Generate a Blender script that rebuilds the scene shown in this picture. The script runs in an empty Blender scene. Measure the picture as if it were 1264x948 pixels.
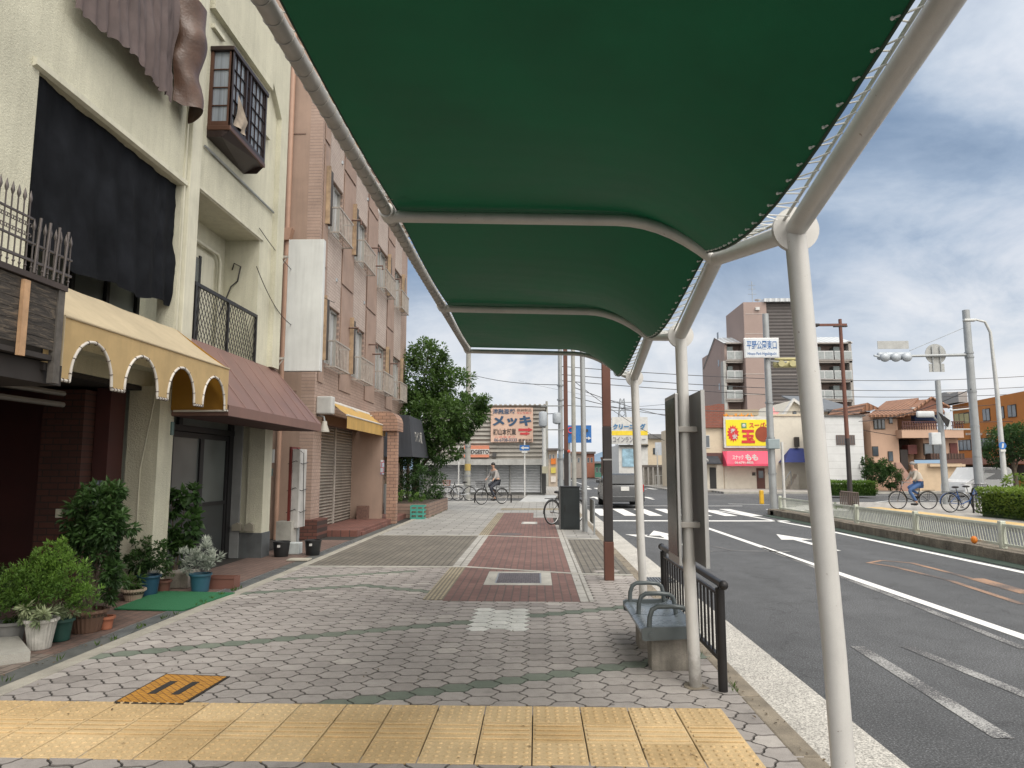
import bpy, bmesh, math, random
from mathutils import Vector, Matrix, noise
random.seed(7)
R = math.radians; PI = math.pi
sc = bpy.context.scene; col = sc.collection
# ---------------------------------------------------------------- measuring: a pixel of the photo -> a point of the place
FP = 870.0; EH = 1.52; YAW = R(1.97); PIT = R(6.82)
def ray(u, v):
    a = (u-632)/FP; b = (474-v)/FP
    f = math.cos(PIT)-b*math.sin(PIT); z = math.sin(PIT)+b*math.cos(PIT)
    return (a*math.cos(YAW)-f*math.sin(YAW), f*math.cos(YAW)+a*math.sin(YAW), z)
def G(u, v, z=0.0):
    r = ray(u, v); t = (z-EH)/r[2]; return Vector((r[0]*t, r[1]*t, z))
def AY(u, v, y):
    r = ray(u, v); t = y/r[1]; return Vector((r[0]*t, y, EH+r[2]*t))
def AX(u, v, x):
    r = ray(u, v); t = x/r[0]; return Vector((x, r[1]*t, EH+r[2]*t))
RZ = -0.12                                                     # level of the road below the pavement
# ---------------------------------------------------------------- materials
class N:
    def __init__(s, name):
        s.m = bpy.data.materials.new(name); s.m.use_nodes = True
        s.t = s.m.node_tree; s.t.nodes.clear()
        s.out = s.t.nodes.new('ShaderNodeOutputMaterial')
        s.b = s.t.nodes.new('ShaderNodeBsdfPrincipled'); s.l(s.b, 0, s.out, 0)
        s.tc = s.t.nodes.new('ShaderNodeTexCoord')
    def n(s, ty, **k):
        x = s.t.nodes.new('ShaderNode'+ty)
        for a, v in k.items(): setattr(x, a, v)
        return x
    def l(s, a, i, b, j): s.t.links.new(a.outputs[i], b.inputs[j])
    def pos(s, obj=False):
        if obj: return (s.tc, 3)
        return (s.n('NewGeometry'), 0)
    def noise(s, scale, detail=4, rough=.6, vec=None, dist=0):
        x = s.n('TexNoise'); x.inputs['Scale'].default_value = scale; x.inputs['Detail'].default_value = detail
        x.inputs['Roughness'].default_value = rough; x.inputs['Distortion'].default_value = dist
        v = vec or s.pos(); s.l(v[0], v[1], x, 0); return x
    def ramp(s, src, i, stops):
        x = s.n('ValToRGB'); e = x.color_ramp.elements
        while len(e) < len(stops): e.new(.5)
        for k, (p, c) in enumerate(stops):
            e[k].position = p; e[k].color = (c, c, c, 1) if isinstance(c, (int, float)) else (*c, 1)
        s.l(src, i, x, 0); return x
    def mix(s, fac, a, b, mode='MIX'):
        x = s.n('Mix', data_type='RGBA', blend_type=mode)
        for j, q in ((0, fac), (6, a), (7, b)):
            if isinstance(q, tuple) and hasattr(q[0], 'outputs'): s.l(q[0], q[1], x, j)
            elif j == 0: x.inputs[0].default_value = q
            else: x.inputs[j].default_value = (*q[:3], 1)
        return (x, 2)
    def math(s, op, a, b=0.0):
        x = s.n('Math', operation=op)
        for j, q in ((0, a), (1, b)):
            if isinstance(q, tuple): s.l(q[0], q[1], x, j)
            else: x.inputs[j].default_value = q
        return (x, 0)
    def bump(s, h, strength=.3, dist=.01):
        x = s.n('Bump'); x.inputs['Strength'].default_value = strength; x.inputs['Distance'].default_value = dist
        s.l(h[0], h[1], x, 'Height'); s.t.links.new(x.outputs[0], s.b.inputs['Normal']); return x
    def col(s, c):
        if isinstance(c, tuple) and hasattr(c[0], 'outputs'): s.t.links.new(c[0].outputs[c[1]], s.b.inputs['Base Color'])
        else: s.b.inputs['Base Color'].default_value = (*c, 1)
    def set(s, **k):
        for a, v in k.items():
            s.b.inputs[a.replace('_', ' ')].default_value = v
MATS = {}
def mk(name, c, rough=.7, metal=0., var=.18, scale=3., bump=0., bs=60., dirt=0., dirtcol=(.06, .055, .045), fine=0., spec=.5, tl=0., bd=.01, foot=0.):
    """general weathered surface: broad tone variation, optional vertical dirt streaks, grain and bump"""
    if name in MATS: return MATS[name]
    n = N(name); base = c
    f = n.noise(scale, 5, .65)
    r = n.ramp(f, 0, [(.3, 1-var), (.7, 1+var*.4)])
    cc = n.mix(1.0, c, (r, 0), 'MULTIPLY')
    if fine:
        g = n.noise(bs*2.2, 2, .7); gr = n.ramp(g, 0, [(.35, 1-fine), (.65, 1+fine)])
        cc = n.mix(1.0, cc, (gr, 0), 'MULTIPLY')
    if dirt:
        mp = n.n('Mapping'); p = n.pos(); n.l(p[0], p[1], mp, 0); mp.inputs['Scale'].default_value = (5, 5, .35)
        d = n.noise(1.6, 6, .7, (mp, 0)); dr = n.ramp(d, 0, [(.45, 0.), (.8, dirt)])
        cc = n.mix((dr, 0), cc, dirtcol)
    if foot:                                                   # splashed grime where it meets the ground
        s3 = n.n('SeparateXYZ'); p3 = n.pos(); n.l(p3[0], p3[1], s3, 0); n3 = n.noise(14, 5, .7)
        hh = n.math('ADD', (s3, 2), n.math('MULTIPLY', n.math('SUBTRACT', (n3, 0), .5), .5)); h3 = n.ramp(hh[0], 0, [(-.0, foot), (.28, 0.)]); cc = n.mix((h3, 0), cc, (.10, .085, .065))
        v3 = n.noise(38, 3, .6); k3 = n.ramp(v3, 0, [(.70, 0.), (.73, .55)]); cc = n.mix((k3, 0), cc, (.16, .10, .07))
    n.col(cc)
    rr = n.ramp(f, 0, [(.2, max(0, rough-.08)), (.8, min(1, rough+.08))]); n.t.links.new(rr.outputs[0], n.b.inputs['Roughness'])
    n.set(Metallic=metal)
    n.b.inputs['Specular IOR Level'].default_value = spec
    if bump:
        bn = n.noise(bs, 4, .7); n.bump((bn, 0), bump, bd)
    if tl:
        t = n.n('BsdfTranslucent'); n.t.links.new(cc[0].outputs[cc[1]], t.inputs[0])
        mx = n.n('MixShader'); mx.inputs[0].default_value = tl
        n.l(n.b, 0, mx, 1); n.l(t, 0, mx, 2); n.l(mx, 0, n.out, 0)
    MATS[name] = n.m; return n.m
def brickmat(name, c1, c2, mortar, w, h, axis='x', m=.01, rough=.75, offset=.5, bump=.5, rot=0, sq=0, dirt=.3):
    if name in MATS: return MATS[name]
    n = N(name); g = n.pos()
    sx = n.n('SeparateXYZ'); n.l(g[0], g[1], sx, 0); cb = n.n('CombineXYZ')
    a, b = {'x': (1, 2), 'y': (0, 2), 'z': (0, 1), 'z2': (1, 0)}[axis]
    n.l(sx, a, cb, 0); n.l(sx, b, cb, 1)
    bt = n.n('TexBrick'); n.l(cb, 0, bt, 0); bt.offset = offset
    for k, v in (('Color1', c1), ('Color2', c2), ('Mortar', mortar)): bt.inputs[k].default_value = (*v, 1)
    bt.inputs['Scale'].default_value = 1; bt.inputs['Mortar Size'].default_value = m; bt.inputs['Mortar Smooth'].default_value = .15
    bt.inputs['Brick Width'].default_value = w; bt.inputs['Row Height'].default_value = h; bt.inputs['Bias'].default_value = 0
    f = n.noise(1.3, 6, .7); r = n.ramp(f, 0, [(.3, 1-dirt), (.7, 1.08)])
    cc = n.mix(1., (bt, 0), (r, 0), 'MULTIPLY')
    f2 = n.noise(70, 3, .7); r2 = n.ramp(f2, 0, [(.3, .86), (.7, 1.12)]); cc = n.mix(1., cc, (r2, 0), 'MULTIPLY')
    n.col(cc); n.set(Roughness=rough)
    inv = n.math('SUBTRACT', 1., (bt, 1)); n.bump(inv, bump, .006)
    MATS[name] = n.m; return n.m
def glassmat(name, c=(.03, .04, .045), rough=.08, curtain=None):
    if name in MATS: return MATS[name]
    n = N(name)
    if curtain:
        g = n.pos(); mp = n.n('Mapping'); n.l(g[0], g[1], mp, 0); mp.inputs['Scale'].default_value = (22, 22, .6)
        f = n.noise(1., 2, .5, (mp, 0)); r = n.ramp(f, 0, [(.3, tuple(q*.55 for q in curtain)), (.7, curtain)]); n.col((r, 0))
    else:
        f = n.noise(.9, 2, .5); r = n.ramp(f, 0, [(.3, tuple(q*.5 for q in c)), (.7, tuple(q*1.6 for q in c))]); n.col((r, 0))
    n.set(Roughness=rough); n.b.inputs['Specular IOR Level'].default_value = .9
    MATS[name] = n.m; return n.m
def leafmat(name, dark, light, tl=.35):
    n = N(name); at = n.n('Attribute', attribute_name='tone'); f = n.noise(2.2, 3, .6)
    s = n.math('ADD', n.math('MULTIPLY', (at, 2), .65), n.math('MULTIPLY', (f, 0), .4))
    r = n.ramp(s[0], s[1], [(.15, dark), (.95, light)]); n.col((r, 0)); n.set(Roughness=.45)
    n.b.inputs['Specular IOR Level'].default_value = .35
    t = n.n('BsdfTranslucent'); n.l(r, 0, t, 0); mx = n.n('MixShader'); mx.inputs[0].default_value = tl
    n.l(n.b, 0, mx, 1); n.l(t, 0, mx, 2); n.l(mx, 0, n.out, 0)
    MATS[name] = n.m; return n.m
def stripemat(name, c, pitch, axis=2, depth=.5, dirt=.3, rough=.5, metal=.2, dark=.55):
    """roller shutter / corrugated sheet: ribs across the given axis"""
    if name in MATS: return MATS[name]
    n = N(name); g = n.pos(); sx = n.n('SeparateXYZ'); n.l(g[0], g[1], sx, 0)
    w = n.math('SINE', n.math('MULTIPLY', (sx, axis), 2*PI/pitch))
    r = n.ramp(w[0], 0, [(0., dark), (.45, 1.)])
    f = n.noise(1.7, 6, .7); fr = n.ramp(f, 0, [(.3, 1-dirt), (.7, 1.1)])
    cc = n.mix(1., n.mix(1., c, (r, 0), 'MULTIPLY'), (fr, 0), 'MULTIPLY')
    mp = n.n('Mapping'); n.l(g[0], g[1], mp, 0); mp.inputs['Scale'].default_value = (9, 9, .4)
    d = n.noise(1.3, 5, .7, (mp, 0)); dr = n.ramp(d, 0, [(.5, 0.), (.85, dirt)]); cc = n.mix((dr, 0), cc, (.1, .075, .05))
    n.col(cc); n.set(Roughness=rough, Metallic=metal); n.bump(w, depth, pitch*.25)
    MATS[name] = n.m; return n.m
def paintmat(name, c, wear, ground=(.055, .055, .058), bs=26):
    """road paint worn through to the asphalt"""
    if name in MATS: return MATS[name]
    n = N(name); f = n.noise(bs, 8, .75); f2 = n.noise(1.1, 3, .6)
    s = n.math('ADD', (f, 0), n.math('MULTIPLY', n.math('SUBTRACT', (f2, 0), .5), .5))
    r = n.ramp(s[0], 0, [(wear-.06, 0.), (wear+.06, 1.)])
    g = n.noise(160, 2, .6); gr = n.ramp(g, 0, [(.35, tuple(q*.6 for q in ground)), (.7, tuple(q*1.9 for q in ground))])
    n.col(n.mix((r, 0), c, (gr, 0))) if False else n.col(n.mix((r, 0), c, (gr, 0)))
    n.set(Roughness=.8); n.bump((g, 0), .4, .004)
    MATS[name] = n.m; return n.m
# ---------------------------------------------------------------- geometry collector
ORG = {}
class MB:
    def __init__(s): s.bm = bmesh.new(); s.tone = None
    def face(s, pts):
        vs = [s.bm.verts.new(p) for p in pts]
        try: return s.bm.faces.new(vs)
        except ValueError: return None
    def box(s, x0, x1, y0, y1, z0, z1, bev=0):
        if x0 > x1: x0, x1 = x1, x0
        if y0 > y1: y0, y1 = y1, y0
        if z0 > z1: z0, z1 = z1, z0
        r = bmesh.ops.create_cube(s.bm, size=1, matrix=Matrix.Translation(((x0+x1)/2, (y0+y1)/2, (z0+z1)/2)) @ Matrix.Diagonal((x1-x0, y1-y0, z1-z0, 1)))
        if bev:
            es = list({e for v in r['verts'] for e in v.link_edges})
            bmesh.ops.bevel(s.bm, geom=es, offset=bev, segments=2, affect='EDGES', profile=.5)
        return s
    def obox(s, c, ax, size, bev=0):
        """box centred at c, its x axis along ax (any 3D dir), size (lx, ly, lz)"""
        ax = Vector(ax).normalized(); up = Vector((0, 0, 1)) if abs(ax.z) < .95 else Vector((0, 1, 0))
        ay = up.cross(ax).normalized(); az = ax.cross(ay)
        M = Matrix((ax, ay, az)).transposed().to_4x4(); M.translation = Vector(c)
        r = bmesh.ops.create_cube(s.bm, size=1, matrix=M @ Matrix.Diagonal((*size, 1)))
        if bev:
            es = list({e for v in r['verts'] for e in v.link_edges})
            bmesh.ops.bevel(s.bm, geom=es, offset=bev, segments=2, affect='EDGES', profile=.5)
        return s
    def ring(s, c, d, r, n, up=None):
        d = Vector(d).normalized(); a = Vector((0, 0, 1)) if abs(d.z) < .9 else Vector((1, 0, 0))
        u = d.cross(a).normalized(); w = d.cross(u)
        return [s.bm.verts.new(Vector(c)+u*r*math.cos(2*PI*k/n)+w*r*math.sin(2*PI*k/n)) for k in range(n)]
    def tube(s, pts, r, n=8, cap=True):
        pts = [Vector(p) for p in pts]; rr = r if isinstance(r, (list, tuple)) else [r]*len(pts); prev = None
        m = len(pts)
        d0 = (pts[1]-pts[0]).normalized(); a = Vector((0, 0, 1)) if abs(d0.z) < .9 else Vector((1, 0, 0))
        u = d0.cross(a).normalized()
        for i, p in enumerate(pts):
            d = (pts[min(i+1, m-1)]-pts[max(i-1, 0)]).normalized()
            u = (u-d*u.dot(d)).normalized(); w = d.cross(u)
            vs = [s.bm.verts.new(p+u*rr[i]*math.cos(2*PI*k/n)+w*rr[i]*math.sin(2*PI*k/n)) for k in range(n)]
            if prev:
                for k in range(n): s.bm.faces.new((prev[k], prev[(k+1) % n], vs[(k+1) % n], vs[k]))
            elif cap: s.bm.faces.new(vs[::-1])
            prev = vs
        if cap: s.bm.faces.new(prev)
        return s
    def cyl(s, p0, p1, r0, r1=None, n=12): return s.tube([p0, p1], [r0, r0 if r1 is None else r1], n)
    def lathe(s, c, prof, n=20, wob=0, k=0):
        prev = None
        for (r, z) in prof:
            vs = []
            for i in range(n):
                q = r*(1+(wob if k and i % 2 else 0))
                vs.append(s.bm.verts.new((c[0]+q*math.cos(2*PI*i/n), c[1]+q*math.sin(2*PI*i/n), c[2]+z)))
            if prev:
                for i in range(n): s.bm.faces.new((prev[i], prev[(i+1) % n], vs[(i+1) % n], vs[i]))
            else: s.bm.faces.new(vs[::-1])
            prev = vs
        s.bm.faces.new(prev); return s
    def prism(s, pts, ext):
        """polygon pts extruded by vector ext"""
        pts = [Vector(p) for p in pts]; e = Vector(ext)
        a = [s.bm.verts.new(p) for p in pts]; b = [s.bm.verts.new(p+e) for p in pts]; n = len(pts)
        s.bm.faces.new(a); s.bm.faces.new(b[::-1])
        for i in range(n): s.bm.faces.new((a[i], b[i], b[(i+1) % n], a[(i+1) % n]))
        return s
    def grid(s, fn, nu, nv):
        vs = [[s.bm.verts.new(fn(i/nu, j/nv)) for j in range(nv+1)] for i in range(nu+1)]
        for i in range(nu):
            for j in range(nv): s.bm.faces.new((vs[i][j], vs[i+1][j], vs[i+1][j+1], vs[i][j+1]))
        return s
    def ball(s, c, r, n=12, sc=(1, 1, 1)):
        bmesh.ops.create_uvsphere(s.bm, u_segments=n, v_segments=max(6, n//2+2), radius=1, matrix=Matrix.Translation(c) @ Matrix.Diagonal((r*sc[0], r*sc[1], r*sc[2], 1))); return s
    def torus(s, c, axis, R0, r, n=28, m=6):
        axis = Vector(axis).normalized(); a = Vector((0, 0, 1)) if abs(axis.z) < .9 else Vector((1, 0, 0))
        u = axis.cross(a).normalized(); w = axis.cross(u); c = Vector(c); rows = []
        for i in range(n):
            d = u*math.cos(2*PI*i/n)+w*math.sin(2*PI*i/n)
            rows.append([s.bm.verts.new(c+d*(R0+r*math.cos(2*PI*k/m))+axis*r*math.sin(2*PI*k/m)) for k in range(m)])
        for i in range(n):
            for k in range(m): s.bm.faces.new((rows[i][k], rows[(i+1) % n][k], rows[(i+1) % n][(k+1) % m], rows[i][(k+1) % m]))
        return s
    def leaf(s, c, L, W, d, nrm, tone):
        """a pointed leaf of two faces folded on its midrib"""
        c = Vector(c); d = d.normalized(); w = d.cross(nrm).normalized(); up = w.cross(d)*W*.25
        a = s.bm.verts.new(c); b = s.bm.verts.new(c+d*L*.45+w*W*.5+up); e = s.bm.verts.new(c+d*L); f = s.bm.verts.new(c+d*L*.45-w*W*.5+up)
        for q in ((a, b, e), (a, e, f)):
            fc = s.bm.faces.new(q); fc[s.tl()] = tone
    def tl(s):
        if s.tone is None: s.tone = s.bm.faces.layers.float.new('tone')
        return s.tone
    def build(s, name, mat, parent=None, loc=None, smooth=0, fix=True, **tg):
        if fix and s.tone is None: bmesh.ops.recalc_face_normals(s.bm, faces=s.bm.faces)
        o0 = ORG[parent.name] if parent else Vector(loc or (0, 0, 0))
        me = bpy.data.meshes.new(name)
        if o0.length > 0: bmesh.ops.translate(s.bm, vec=-o0, verts=s.bm.verts)
        s.bm.to_mesh(me); s.bm.free()
        if smooth:
            for p in me.polygons: p.use_smooth = True
            me.set_sharp_from_angle(angle=R(smooth))
        for m_ in (mat if isinstance(mat, list) else [mat]): me.materials.append(m_)
        o = bpy.data.objects.new(name, me); col.objects.link(o)
        if parent: o.parent = parent
        else: o.location = o0
        ORG[o.name] = o0
        if tg: tag(o, **tg)
        return o
def tag(o, label=None, cat=None, group=None, kind=None):
    if label: o['label'] = label
    if cat: o['category'] = cat
    if group: o['group'] = group
    if kind: o['kind'] = kind
    return o
def T(name, label, cat, loc=(0, 0, 0), group=None):
    o = bpy.data.objects.new(name, None); col.objects.link(o); o.location = loc; o.empty_display_size = .2
    ORG[o.name] = Vector(loc); return tag(o, label, cat, group)
def copytree(root, loc, rz=0, label=None, scale=1):
    def rec(o, par):
        c = o.copy(); col.objects.link(c); ORG[c.name] = Vector(loc)
        if par: c.parent = par
        for ch in [x for x in KIDS(o)]: rec(ch, c)
        return c
    r = rec(root, None); r.location = loc; r.rotation_euler = (0, 0, rz); r.scale = (scale,)*3
    if label: r['label'] = label
    return r
def KIDS(o): return [x for x in list(bpy.data.objects) if x.parent == o]
def struct(o, label=None): o['kind'] = 'structure'; (label and o.__setitem__('label', label)); return o
def text(s, x0, x1, z0, z1, y, mat, parent, face='-y', depth=.004, name='lettering', bold=0.0, outer=None):
    """lettering fitted into a rectangle. face '-y': seen from -y, x to the right; '+x': seen from +x, x0/x1 are y values"""
    cu = bpy.data.curves.new('t', 'FONT'); cu.body = s; cu.size = 1; cu.extrude = 0; cu.offset = bold; cu.resolution_u = 3
    ob = bpy.data.objects.new('t', cu); col.objects.link(ob)
    dg = bpy.context.evaluated_depsgraph_get(); dg.update(); me = bpy.data.meshes.new_from_object(ob.evaluated_get(dg))
    bpy.data.objects.remove(ob)
    xs = [v.co.x for v in me.vertices]; ys = [v.co.y for v in me.vertices]
    if not xs: return None
    a, b, c, d = min(xs), max(xs), min(ys), max(ys); o0 = ORG[parent.name]
    for v in me.vertices:
        p = (v.co.x-a)/(b-a or 1); q = (v.co.y-c)/(d-c or 1)
        if face == '-y': w = Vector((x0+(x1-x0)*p, y-depth, z0+(z1-z0)*q))
        elif face == '+x': w = Vector((y+depth, x0+(x1-x0)*p, z0+(z1-z0)*q))
        elif callable(face): w = face(p, q)
        v.co = w-o0
    me.materials.append(mat); me.name = name
    o = bpy.data.objects.new(name, me); col.objects.link(o); o.parent = parent; ORG[o.name] = o0
    return o
def rnd(a, b): return a+(b-a)*random.random()
def rdir():
    while True:
        v = Vector((rnd(-1, 1), rnd(-1, 1), rnd(-1, 1)))
        if .05 < v.length < 1: return v.normalized()
def crown(mb, blobs, n, L, W, droop=.3, shell=.55, clump=1.0):
    """leaves gathered in clumps spread through several lobes"""
    tot = sum(b[3]**2 for b in blobs)
    for (x, y, z, r, *q) in blobs:
        fl = q[0] if q else 1.0
        k = int(n*r*r/tot); nc = max(3, k//26)
        for _ in range(nc):
            d = rdir(); rad = r*(shell+(1-shell)*random.random()**.6)
            cc = Vector((x, y, z))+Vector((d.x*rad, d.y*rad, d.z*rad*fl)); cr = r*rnd(.1, .24)*clump
            tb = .25+.45*(d.z*.5+.5)+rnd(-.2, .25)
            for _ in range(max(1, k//nc)):
                e = rdir(); p = cc+e*cr*random.random()**.5
                dd = (d*.5+e+Vector((0, 0, -droop))).normalized()
                nn = (Vector((0, 0, 1))+rdir()*.7).normalized()
                if abs(dd.dot(nn)) > .97: nn = Vector((1, 0, 0))
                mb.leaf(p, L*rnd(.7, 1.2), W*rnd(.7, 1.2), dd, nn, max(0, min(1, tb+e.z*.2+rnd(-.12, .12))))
# ================================================================ camera, sky, sun
cam = bpy.data.cameras.new('camera'); co = bpy.data.objects.new('camera', cam); col.objects.link(co); sc.camera = co
cam.sensor_width = 36; cam.lens = 36*FP/1264; cam.clip_end = 3000; cam.clip_start = .05
co.location = (0, 0, EH); co.rotation_euler = (R(90)+PIT, 0, YAW)
SUN_EL, SUN_AZ = R(52), R(150)          # azimuth from +Y clockwise (behind the camera, to the right)
w = bpy.data.worlds.new('World'); sc.world = w; w.use_nodes = True
t = w.node_tree; t.nodes.clear(); nn = t.nodes.new; L_ = t.links.new
wo = nn('ShaderNodeOutputWorld'); bg = nn('ShaderNodeBackground'); L_(bg.outputs[0], wo.inputs[0]); bg.inputs[1].default_value = .1
sky = nn('ShaderNodeTexSky'); sky.sky_type = 'NISHITA'; sky.sun_disc = False; sky.sun_elevation = SUN_EL; sky.sun_rotation = SUN_AZ
sky.air_density = 1.0; sky.dust_density = 1.5
tc = nn('ShaderNodeTexCoord'); sx = nn('ShaderNodeSeparateXYZ'); L_(tc.outputs[0], sx.inputs[0])
def M_(op, a, b=0., c=None, clamp=False):
    x = nn('ShaderNodeMath'); x.operation = op; x.use_clamp = clamp
    for j, q in enumerate((a, b, c)):
        if q is None: continue
        if isinstance(q, (int, float)): x.inputs[j].default_value = q
        else: L_(q, x.inputs[j])
    return x.outputs[0]
zz = M_('ADD', M_('MAXIMUM', sx.outputs[2], 0.), .34)
cb = nn('ShaderNodeCombineXYZ'); L_(M_('DIVIDE', sx.outputs[0], zz), cb.inputs[0]); L_(M_('DIVIDE', sx.outputs[1], zz), cb.inputs[1])
def NZ(scale, det, rough, off=(0, 0, 0), dist=0.):
    mp = nn('ShaderNodeMapping'); L_(cb.outputs[0], mp.inputs[0]); mp.inputs['Location'].default_value = off
    x = nn('ShaderNodeTexNoise'); L_(mp.outputs[0], x.inputs[0]); x.inputs['Scale'].default_value = scale
    x.inputs['Detail'].default_value = det; x.inputs['Roughness'].default_value = rough; x.inputs['Distortion'].default_value = dist; return x.outputs[0]
def RP(src, stops):
    x = nn('ShaderNodeValToRGB'); e = x.color_ramp.elements
    while len(e) < len(stops): e.new(.5)
    for k, (p, c) in enumerate(stops): e[k].position = p; e[k].color = (*c, 1) if isinstance(c, tuple) else (c, c, c, 1)
    L_(src, x.inputs[0]); return x.outputs[0]
def MX(f, a, b, mode='MIX'):
    x = nn('ShaderNodeMix'); x.data_type = 'RGBA'; x.blend_type = mode
    for j, q in ((0, f), (6, a), (7, b)):
        if isinstance(q, (int, float)): x.inputs[j].default_value = q
        elif isinstance(q, tuple): x.inputs[j].default_value = (*q, 1)
        else: L_(q, x.inputs[j])
    return x.outputs[2]
n1 = NZ(1.15, 9, .56, (3.1, 1.7, 0), .5); n2 = NZ(2.6, 9, .6, (7.3, 2.2, .4), .4); n3 = NZ(.8, 5, .5, (1.9, 6.6, 0), .3)
shade = M_('ADD', M_('MULTIPLY', n1, .6), M_('MULTIPLY', n2, .4))
cloudc = RP(shade, [(.40, (2.5, 3.4, 4.8)), (.48, (3.5, 4.5, 6.0)), (.53, (4.9, 5.8, 7.1)), (.58, (6.5, 7.1, 8.1)), (.67, (8.6, 8.8, 9.2))])
blue = MX(.55, MX(1., sky.outputs[0], (.8, .8, .8), 'MULTIPLY'), (1.9, 3.3, 5.6))
cover = RP(M_('ADD', M_('MULTIPLY', n3, .6), M_('MULTIPLY', n2, .4)), [(.36, 0.5), (.50, 1.)])
skyc = MX(cover, blue, cloudc)
hz = RP(sx.outputs[2], [(0., 1.), (.10, .8), (.27, 0.)])
hn = RP(n2, [(.3, (6.9, 7.6, 8.4)), (.6, (9.4, 9.4, 9.4))])
skyc = MX(hz, skyc, hn)
dn = RP(sx.outputs[2], [(0., 1.), (.001, 0.)])
skyc = MX(dn, skyc, (2., 2., 2.))
vm = nn('ShaderNodeVectorMath'); vm.operation = 'DOT_PRODUCT'; L_(tc.outputs[0], vm.inputs[0])       # out-of-view warm white glow round the sun, added to brighten the ground
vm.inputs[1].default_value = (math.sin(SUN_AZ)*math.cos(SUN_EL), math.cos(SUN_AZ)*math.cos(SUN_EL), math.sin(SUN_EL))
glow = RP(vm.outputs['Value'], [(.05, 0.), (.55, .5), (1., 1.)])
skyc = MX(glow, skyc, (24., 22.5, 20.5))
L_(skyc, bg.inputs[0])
sd = bpy.data.lights.new('sun', 'SUN'); so = bpy.data.objects.new('sun', sd); col.objects.link(so)
sd.energy = 1.8; sd.angle = R(30); sd.color = (1, .96, .9)
sv = Vector((math.sin(SUN_AZ)*math.cos(SUN_EL), math.cos(SUN_AZ)*math.cos(SUN_EL), math.sin(SUN_EL)))
so.rotation_euler = sv.to_track_quat('Z', 'Y').to_euler(); so.location = (5, -5, 20)
sc.view_settings.view_transform = 'Standard'; sc.view_settings.look = 'None'; sc.view_settings.exposure = 0; sc.view_settings.gamma = 1
sc.cycles.max_bounces = 8; sc.cycles.diffuse_bounces = 4; sc.cycles.caustics_reflective = False; sc.cycles.caustics_refractive = False
try: sc.cycles.use_denoising = True
except Exception: pass
# ================================================================ the setting: ground, road, pavements
def groundmat():
    n = N('asphalt'); f = n.noise(.35, 6, .65); r = n.ramp(f, 0, [(.3, (.066, .069, .073)), (.7, (.098, .102, .107))])
    g = n.noise(75, 3, .8); gr = n.ramp(g, 0, [(.34, .3), (.5, .85), (.60, 1.5), (.68, 3.2)]); c = n.mix(1., (r, 0), (gr, 0), 'MULTIPLY')
    k = n.noise(3.2, 8, .75, dist=.6); kr = n.ramp(k, 0, [(.3, .80), (.6, 1.05)]); c = n.mix(1., c, (kr, 0), 'MULTIPLY')
    mp = n.n('Mapping'); p = n.pos(); n.l(p[0], p[1], mp, 0); mp.inputs['Scale'].default_value = (1.3, .05, 1)
    s = n.noise(1, 3, .5, (mp, 0)); sr = n.ramp(s, 0, [(.3, .88), (.7, 1.14)]); c = n.mix(1., c, (sr, 0), 'MULTIPLY')
    vo = n.n('TexVoronoi', feature='DISTANCE_TO_EDGE'); pq = n.pos(); wn = n.noise(1.8, 5, .7); ad = n.n('VectorMath', operation='ADD'); n.l(pq[0], pq[1], ad, 0); sc_ = n.n('VectorMath', operation='SCALE'); n.l(wn, 1, sc_, 0); sc_.inputs['Scale'].default_value = .9; n.l(sc_, 0, ad, 1); n.l(ad, 0, vo, 0); vo.inputs['Scale'].default_value = .28
    kr2 = n.ramp(vo, 0, [(.0012, .55), (.004, 1.)]); c = n.mix(1., c, (kr2, 0), 'MULTIPLY')       # hairline cracks
    st = n.noise(.8, 7, .8); str_ = n.ramp(st, 0, [(.32, .74), (.42, 1.)]); c = n.mix(1., c, (str_, 0), 'MULTIPLY')
    n.col(c); n.set(Roughness=.82); n.bump((g, 0), .7, .006); return n.m
mb = MB(); mb.face([(-900, -300, RZ), (900, -300, RZ), (900, 1800, RZ), (-900, 1800, RZ)])
struct(mb.build('ground', groundmat()))
M_bed = mk('joint_dirt', (.035, .032, .028), .95, var=.4, scale=9, bump=.4, bs=90)
M_conc = mk('concrete_pale', (.42, .41, .37), .85, var=.3, scale=2.2, bump=.25, bs=120, fine=.16)
M_gran = mk('granular_gutter', (.45, .435, .40), .85, var=.25, scale=1.2, bump=.5, bs=34, fine=.5)
M_kerb = mk('kerb_brown', (.25, .215, .165), .9, var=.45, scale=4, bump=.4, bs=90, fine=.2)
M_slab = brickmat('pale_slabs', (.37, .365, .345), (.30, .295, .28), (.15, .145, .13), .6, .3, 'z', .014, dirt=.3)
M_brown = brickmat('olive_bricks', (.205, .185, .15), (.165, .15, .125), (.085, .08, .068), .2, .1, 'z2', .012, dirt=.35)
M_red = brickmat('red_bricks', (.215, .118, .098), (.165, .09, .077), (.11, .08, .07), .2, .1, 'z2', .009, dirt=.3)
def sheet(mb, x0, x1, y0, y1, z=0.): mb.face([(x0, y0, z), (x1, y0, z), (x1, y1, z), (x0, y1, z)])
mb = MB(); mb.box(-9, 1.37, -6, 33.6, RZ-.05, -.0065)
pv = struct(mb.build('pavement_bed', M_bed))
mb = MB()
for x0, x1, y0, y1 in ((-3.62, -1.31, 16.3, 33.6), (-1.31, 1.37, 22.2, 33.6), (.66, 1.37, 15.5, 22.2)): mb.box(x0, x1, y0, y1, -.04, .0)
mb.box(-4.2, -3.62, 24, 33.6, -.04, 0)
struct(mb.build('pavement', M_slab))
mb = MB(); mb.box(-3.62, -1.31, 11.16, 16.24, -.04, .001); mb.box(.66, 1.37, 10.42, 15.44, -.04, .001)
struct(mb.build('olive_brick_paving', M_brown))
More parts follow.
